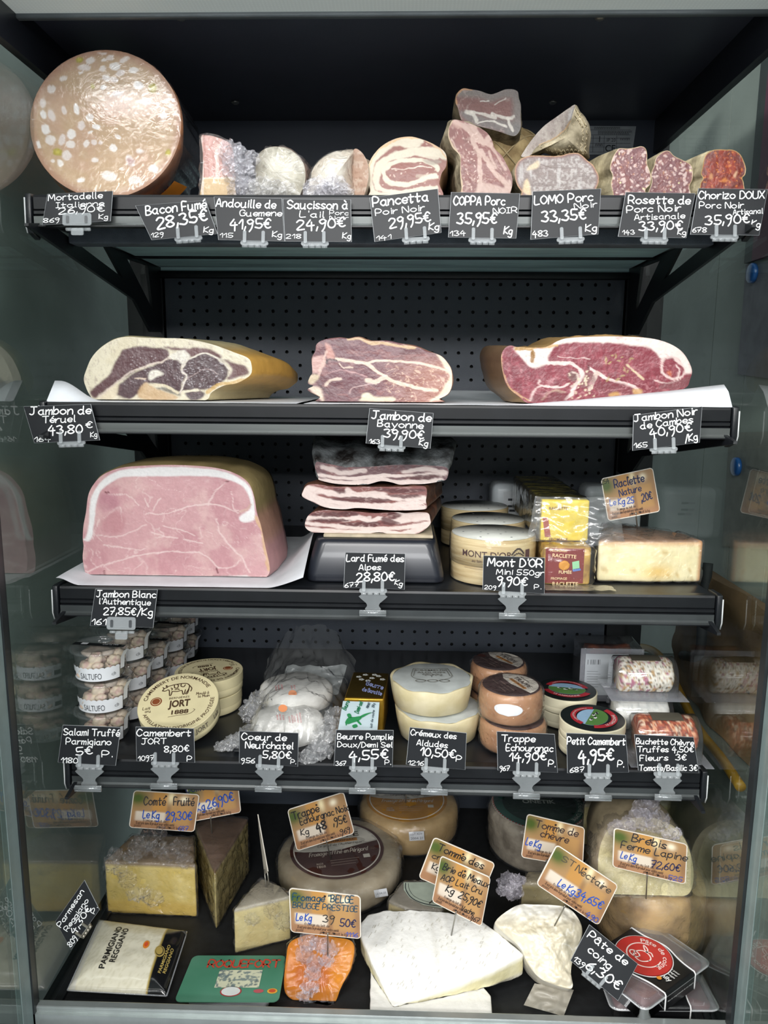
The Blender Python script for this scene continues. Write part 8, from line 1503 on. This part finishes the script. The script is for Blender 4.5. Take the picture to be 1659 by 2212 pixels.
sign('sign reading "Trappe" and 48,95 pinned in the brown-label wheel', [(620, 1749), (742.5, 1710), (766.5, 1800), (641, 1839)], {BLK: [('Trappe', 633, 1771, 690, 1752, 16), ('Echourgnac Noix', 650, 1782, 753, 1750, 14), ('Kg', 651, 1804, 667, 1801, 13), ('48', 686, 1796, 706, 1789, 17, .2), (',95€', 721, 1783, 750, 1775, 16), ('969', 737, 1803, 757, 1796, 11)]}, yT-.005, ((706, 1821), (715, 1856), yT), 8)
sign('sign with teal "Fromage" lettering over the orange wedge', [(624, 1917.5), (779, 1935), (780, 2028.5), (627.5, 2013.5)], {TEAL: [('Fromage "BELGE', 632, 1944, 763, 1950, 15), ('BRUGGE PRESTIGE', 632, 1960, 772, 1969, 12)], BLU: [('Le Kg', 640, 1987, 672, 1989, 15), ('1116', 746, 2022, 772, 2024, 9)], '3c3733': [('39', 697, 1991, 721, 1992, 15)], NAVY: [('50€', 734, 2000, 767, 2002, 16)]}, .98, ((708, 2021), (708, 2056), .985), 6)
sign('sign reading "Tomme des" partly behind the brie sign', [(937.5, 1807.5), (1070.5, 1865), (1035, 1952), (903.5, 1896)], {BLK: [('Tomme des', 944, 1835, 1042, 1877, 15), ('cr', 932, 1853, 950, 1858, 12), ('Kg', 932, 1876, 947, 1881, 13)]}, 1.06, ((965, 1920), (935, 1945), 1.07), 8, fine=False)
sign('sign reading "Brie de Meaux" pinned in the large white brie', [(952.5, 1847.5), (1060.5, 1895), (1040, 2002.5), (932.5, 1947.5)], {BLK: [('Brie de Meaux', 956, 1877, 1053, 1917, 14), ('AOP Lait Cru', 952, 1899, 1040, 1932, 13), ('Kg  25,90€', 962, 1924, 1036, 1960, 15), ('Vache', 995, 1966, 1022, 1977, 11), ('967', 1015, 1986, 1033, 1993, 10)]}, yB-.005, ((984, 1976), (975, 2021), yB), 6)
sign('sign reading "Tomme de chèvre" before the green-label wheel', [(1138.5, 1757.5), (1263.5, 1787.5), (1259, 1875), (1125, 1852)], {'3b2c2c': [('Tomme de', 1155, 1785, 1247, 1807, 15), ('chèvre', 1166, 1806, 1226, 1821, 15)], BLU: [('Le Kg', 1135, 1823, 1166, 1832, 15)]}, 1.09, ((1180, 1862), (1178, 1890), 1.1), 6)
sign('sign reading "St Nectaire" steeply tilted over the paper-wrapped cheese', [(1202.5, 1823.5), (1336.5, 1912.5), (1292.5, 2000), (1157.5, 1910)], {'4a4238': [('ST', 1212, 1858, 1238, 1873, 12), ('Nectaire', 1242, 1880, 1314, 1930, 15)], BLU: [('Le Kg', 1204, 1911, 1237, 1932, 15), ('34,65€', 1240, 1934, 1297, 1963, 17), ('490', 1264, 1977, 1288, 1993, 11)]}, 1.0, ((1218, 1962), (1202, 1992), 1.005), 8)
sign('sign reading "Brebis Fermier" on the film-wrapped wedge at right', [(1326, 1787.5), (1485.5, 1823.5), (1481, 1911), (1322.5, 1872.5)], {'2a2a2e': [('Brebis', 1364, 1816, 1437, 1833, 16), ('Ferme Lapine', 1340, 1831, 1482, 1860, 15)], BLU: [('Le Kg', 1340, 1852, 1372, 1861, 14), ('525', 1442, 1898, 1472, 1904, 9)], NAVY: [('72,60€', 1405, 1873, 1467, 1882, 15)]}, yb-.016, ((1398, 1895), (1396, 1932), yb-.006), 6)
# the sign seen edge-on
t = thing('cheese_sign', 'white-backed sign seen edge-on, pinned in the small wedge', 'price sign', U(578, 1915, 1.09), 'picture signs on pins')
q = [U(556, 1759, 1.07), U(578, 1882, 1.09), U(571, 1888, 1.13), U(560, 1800, 1.15)]
mk('panel', prism(q, (.0015, 0, 0)), mat('white_sign_edge', 'e4dccf', .4), t, smooth=False); mk('pin', join(tube([U(571, 1878, 1.11), U(575, 1916, 1.10)], .0011, 8), tube([U(577, 1878, 1.10), U(581, 1912, 1.095)], .0011, 8)), m_pin, t)
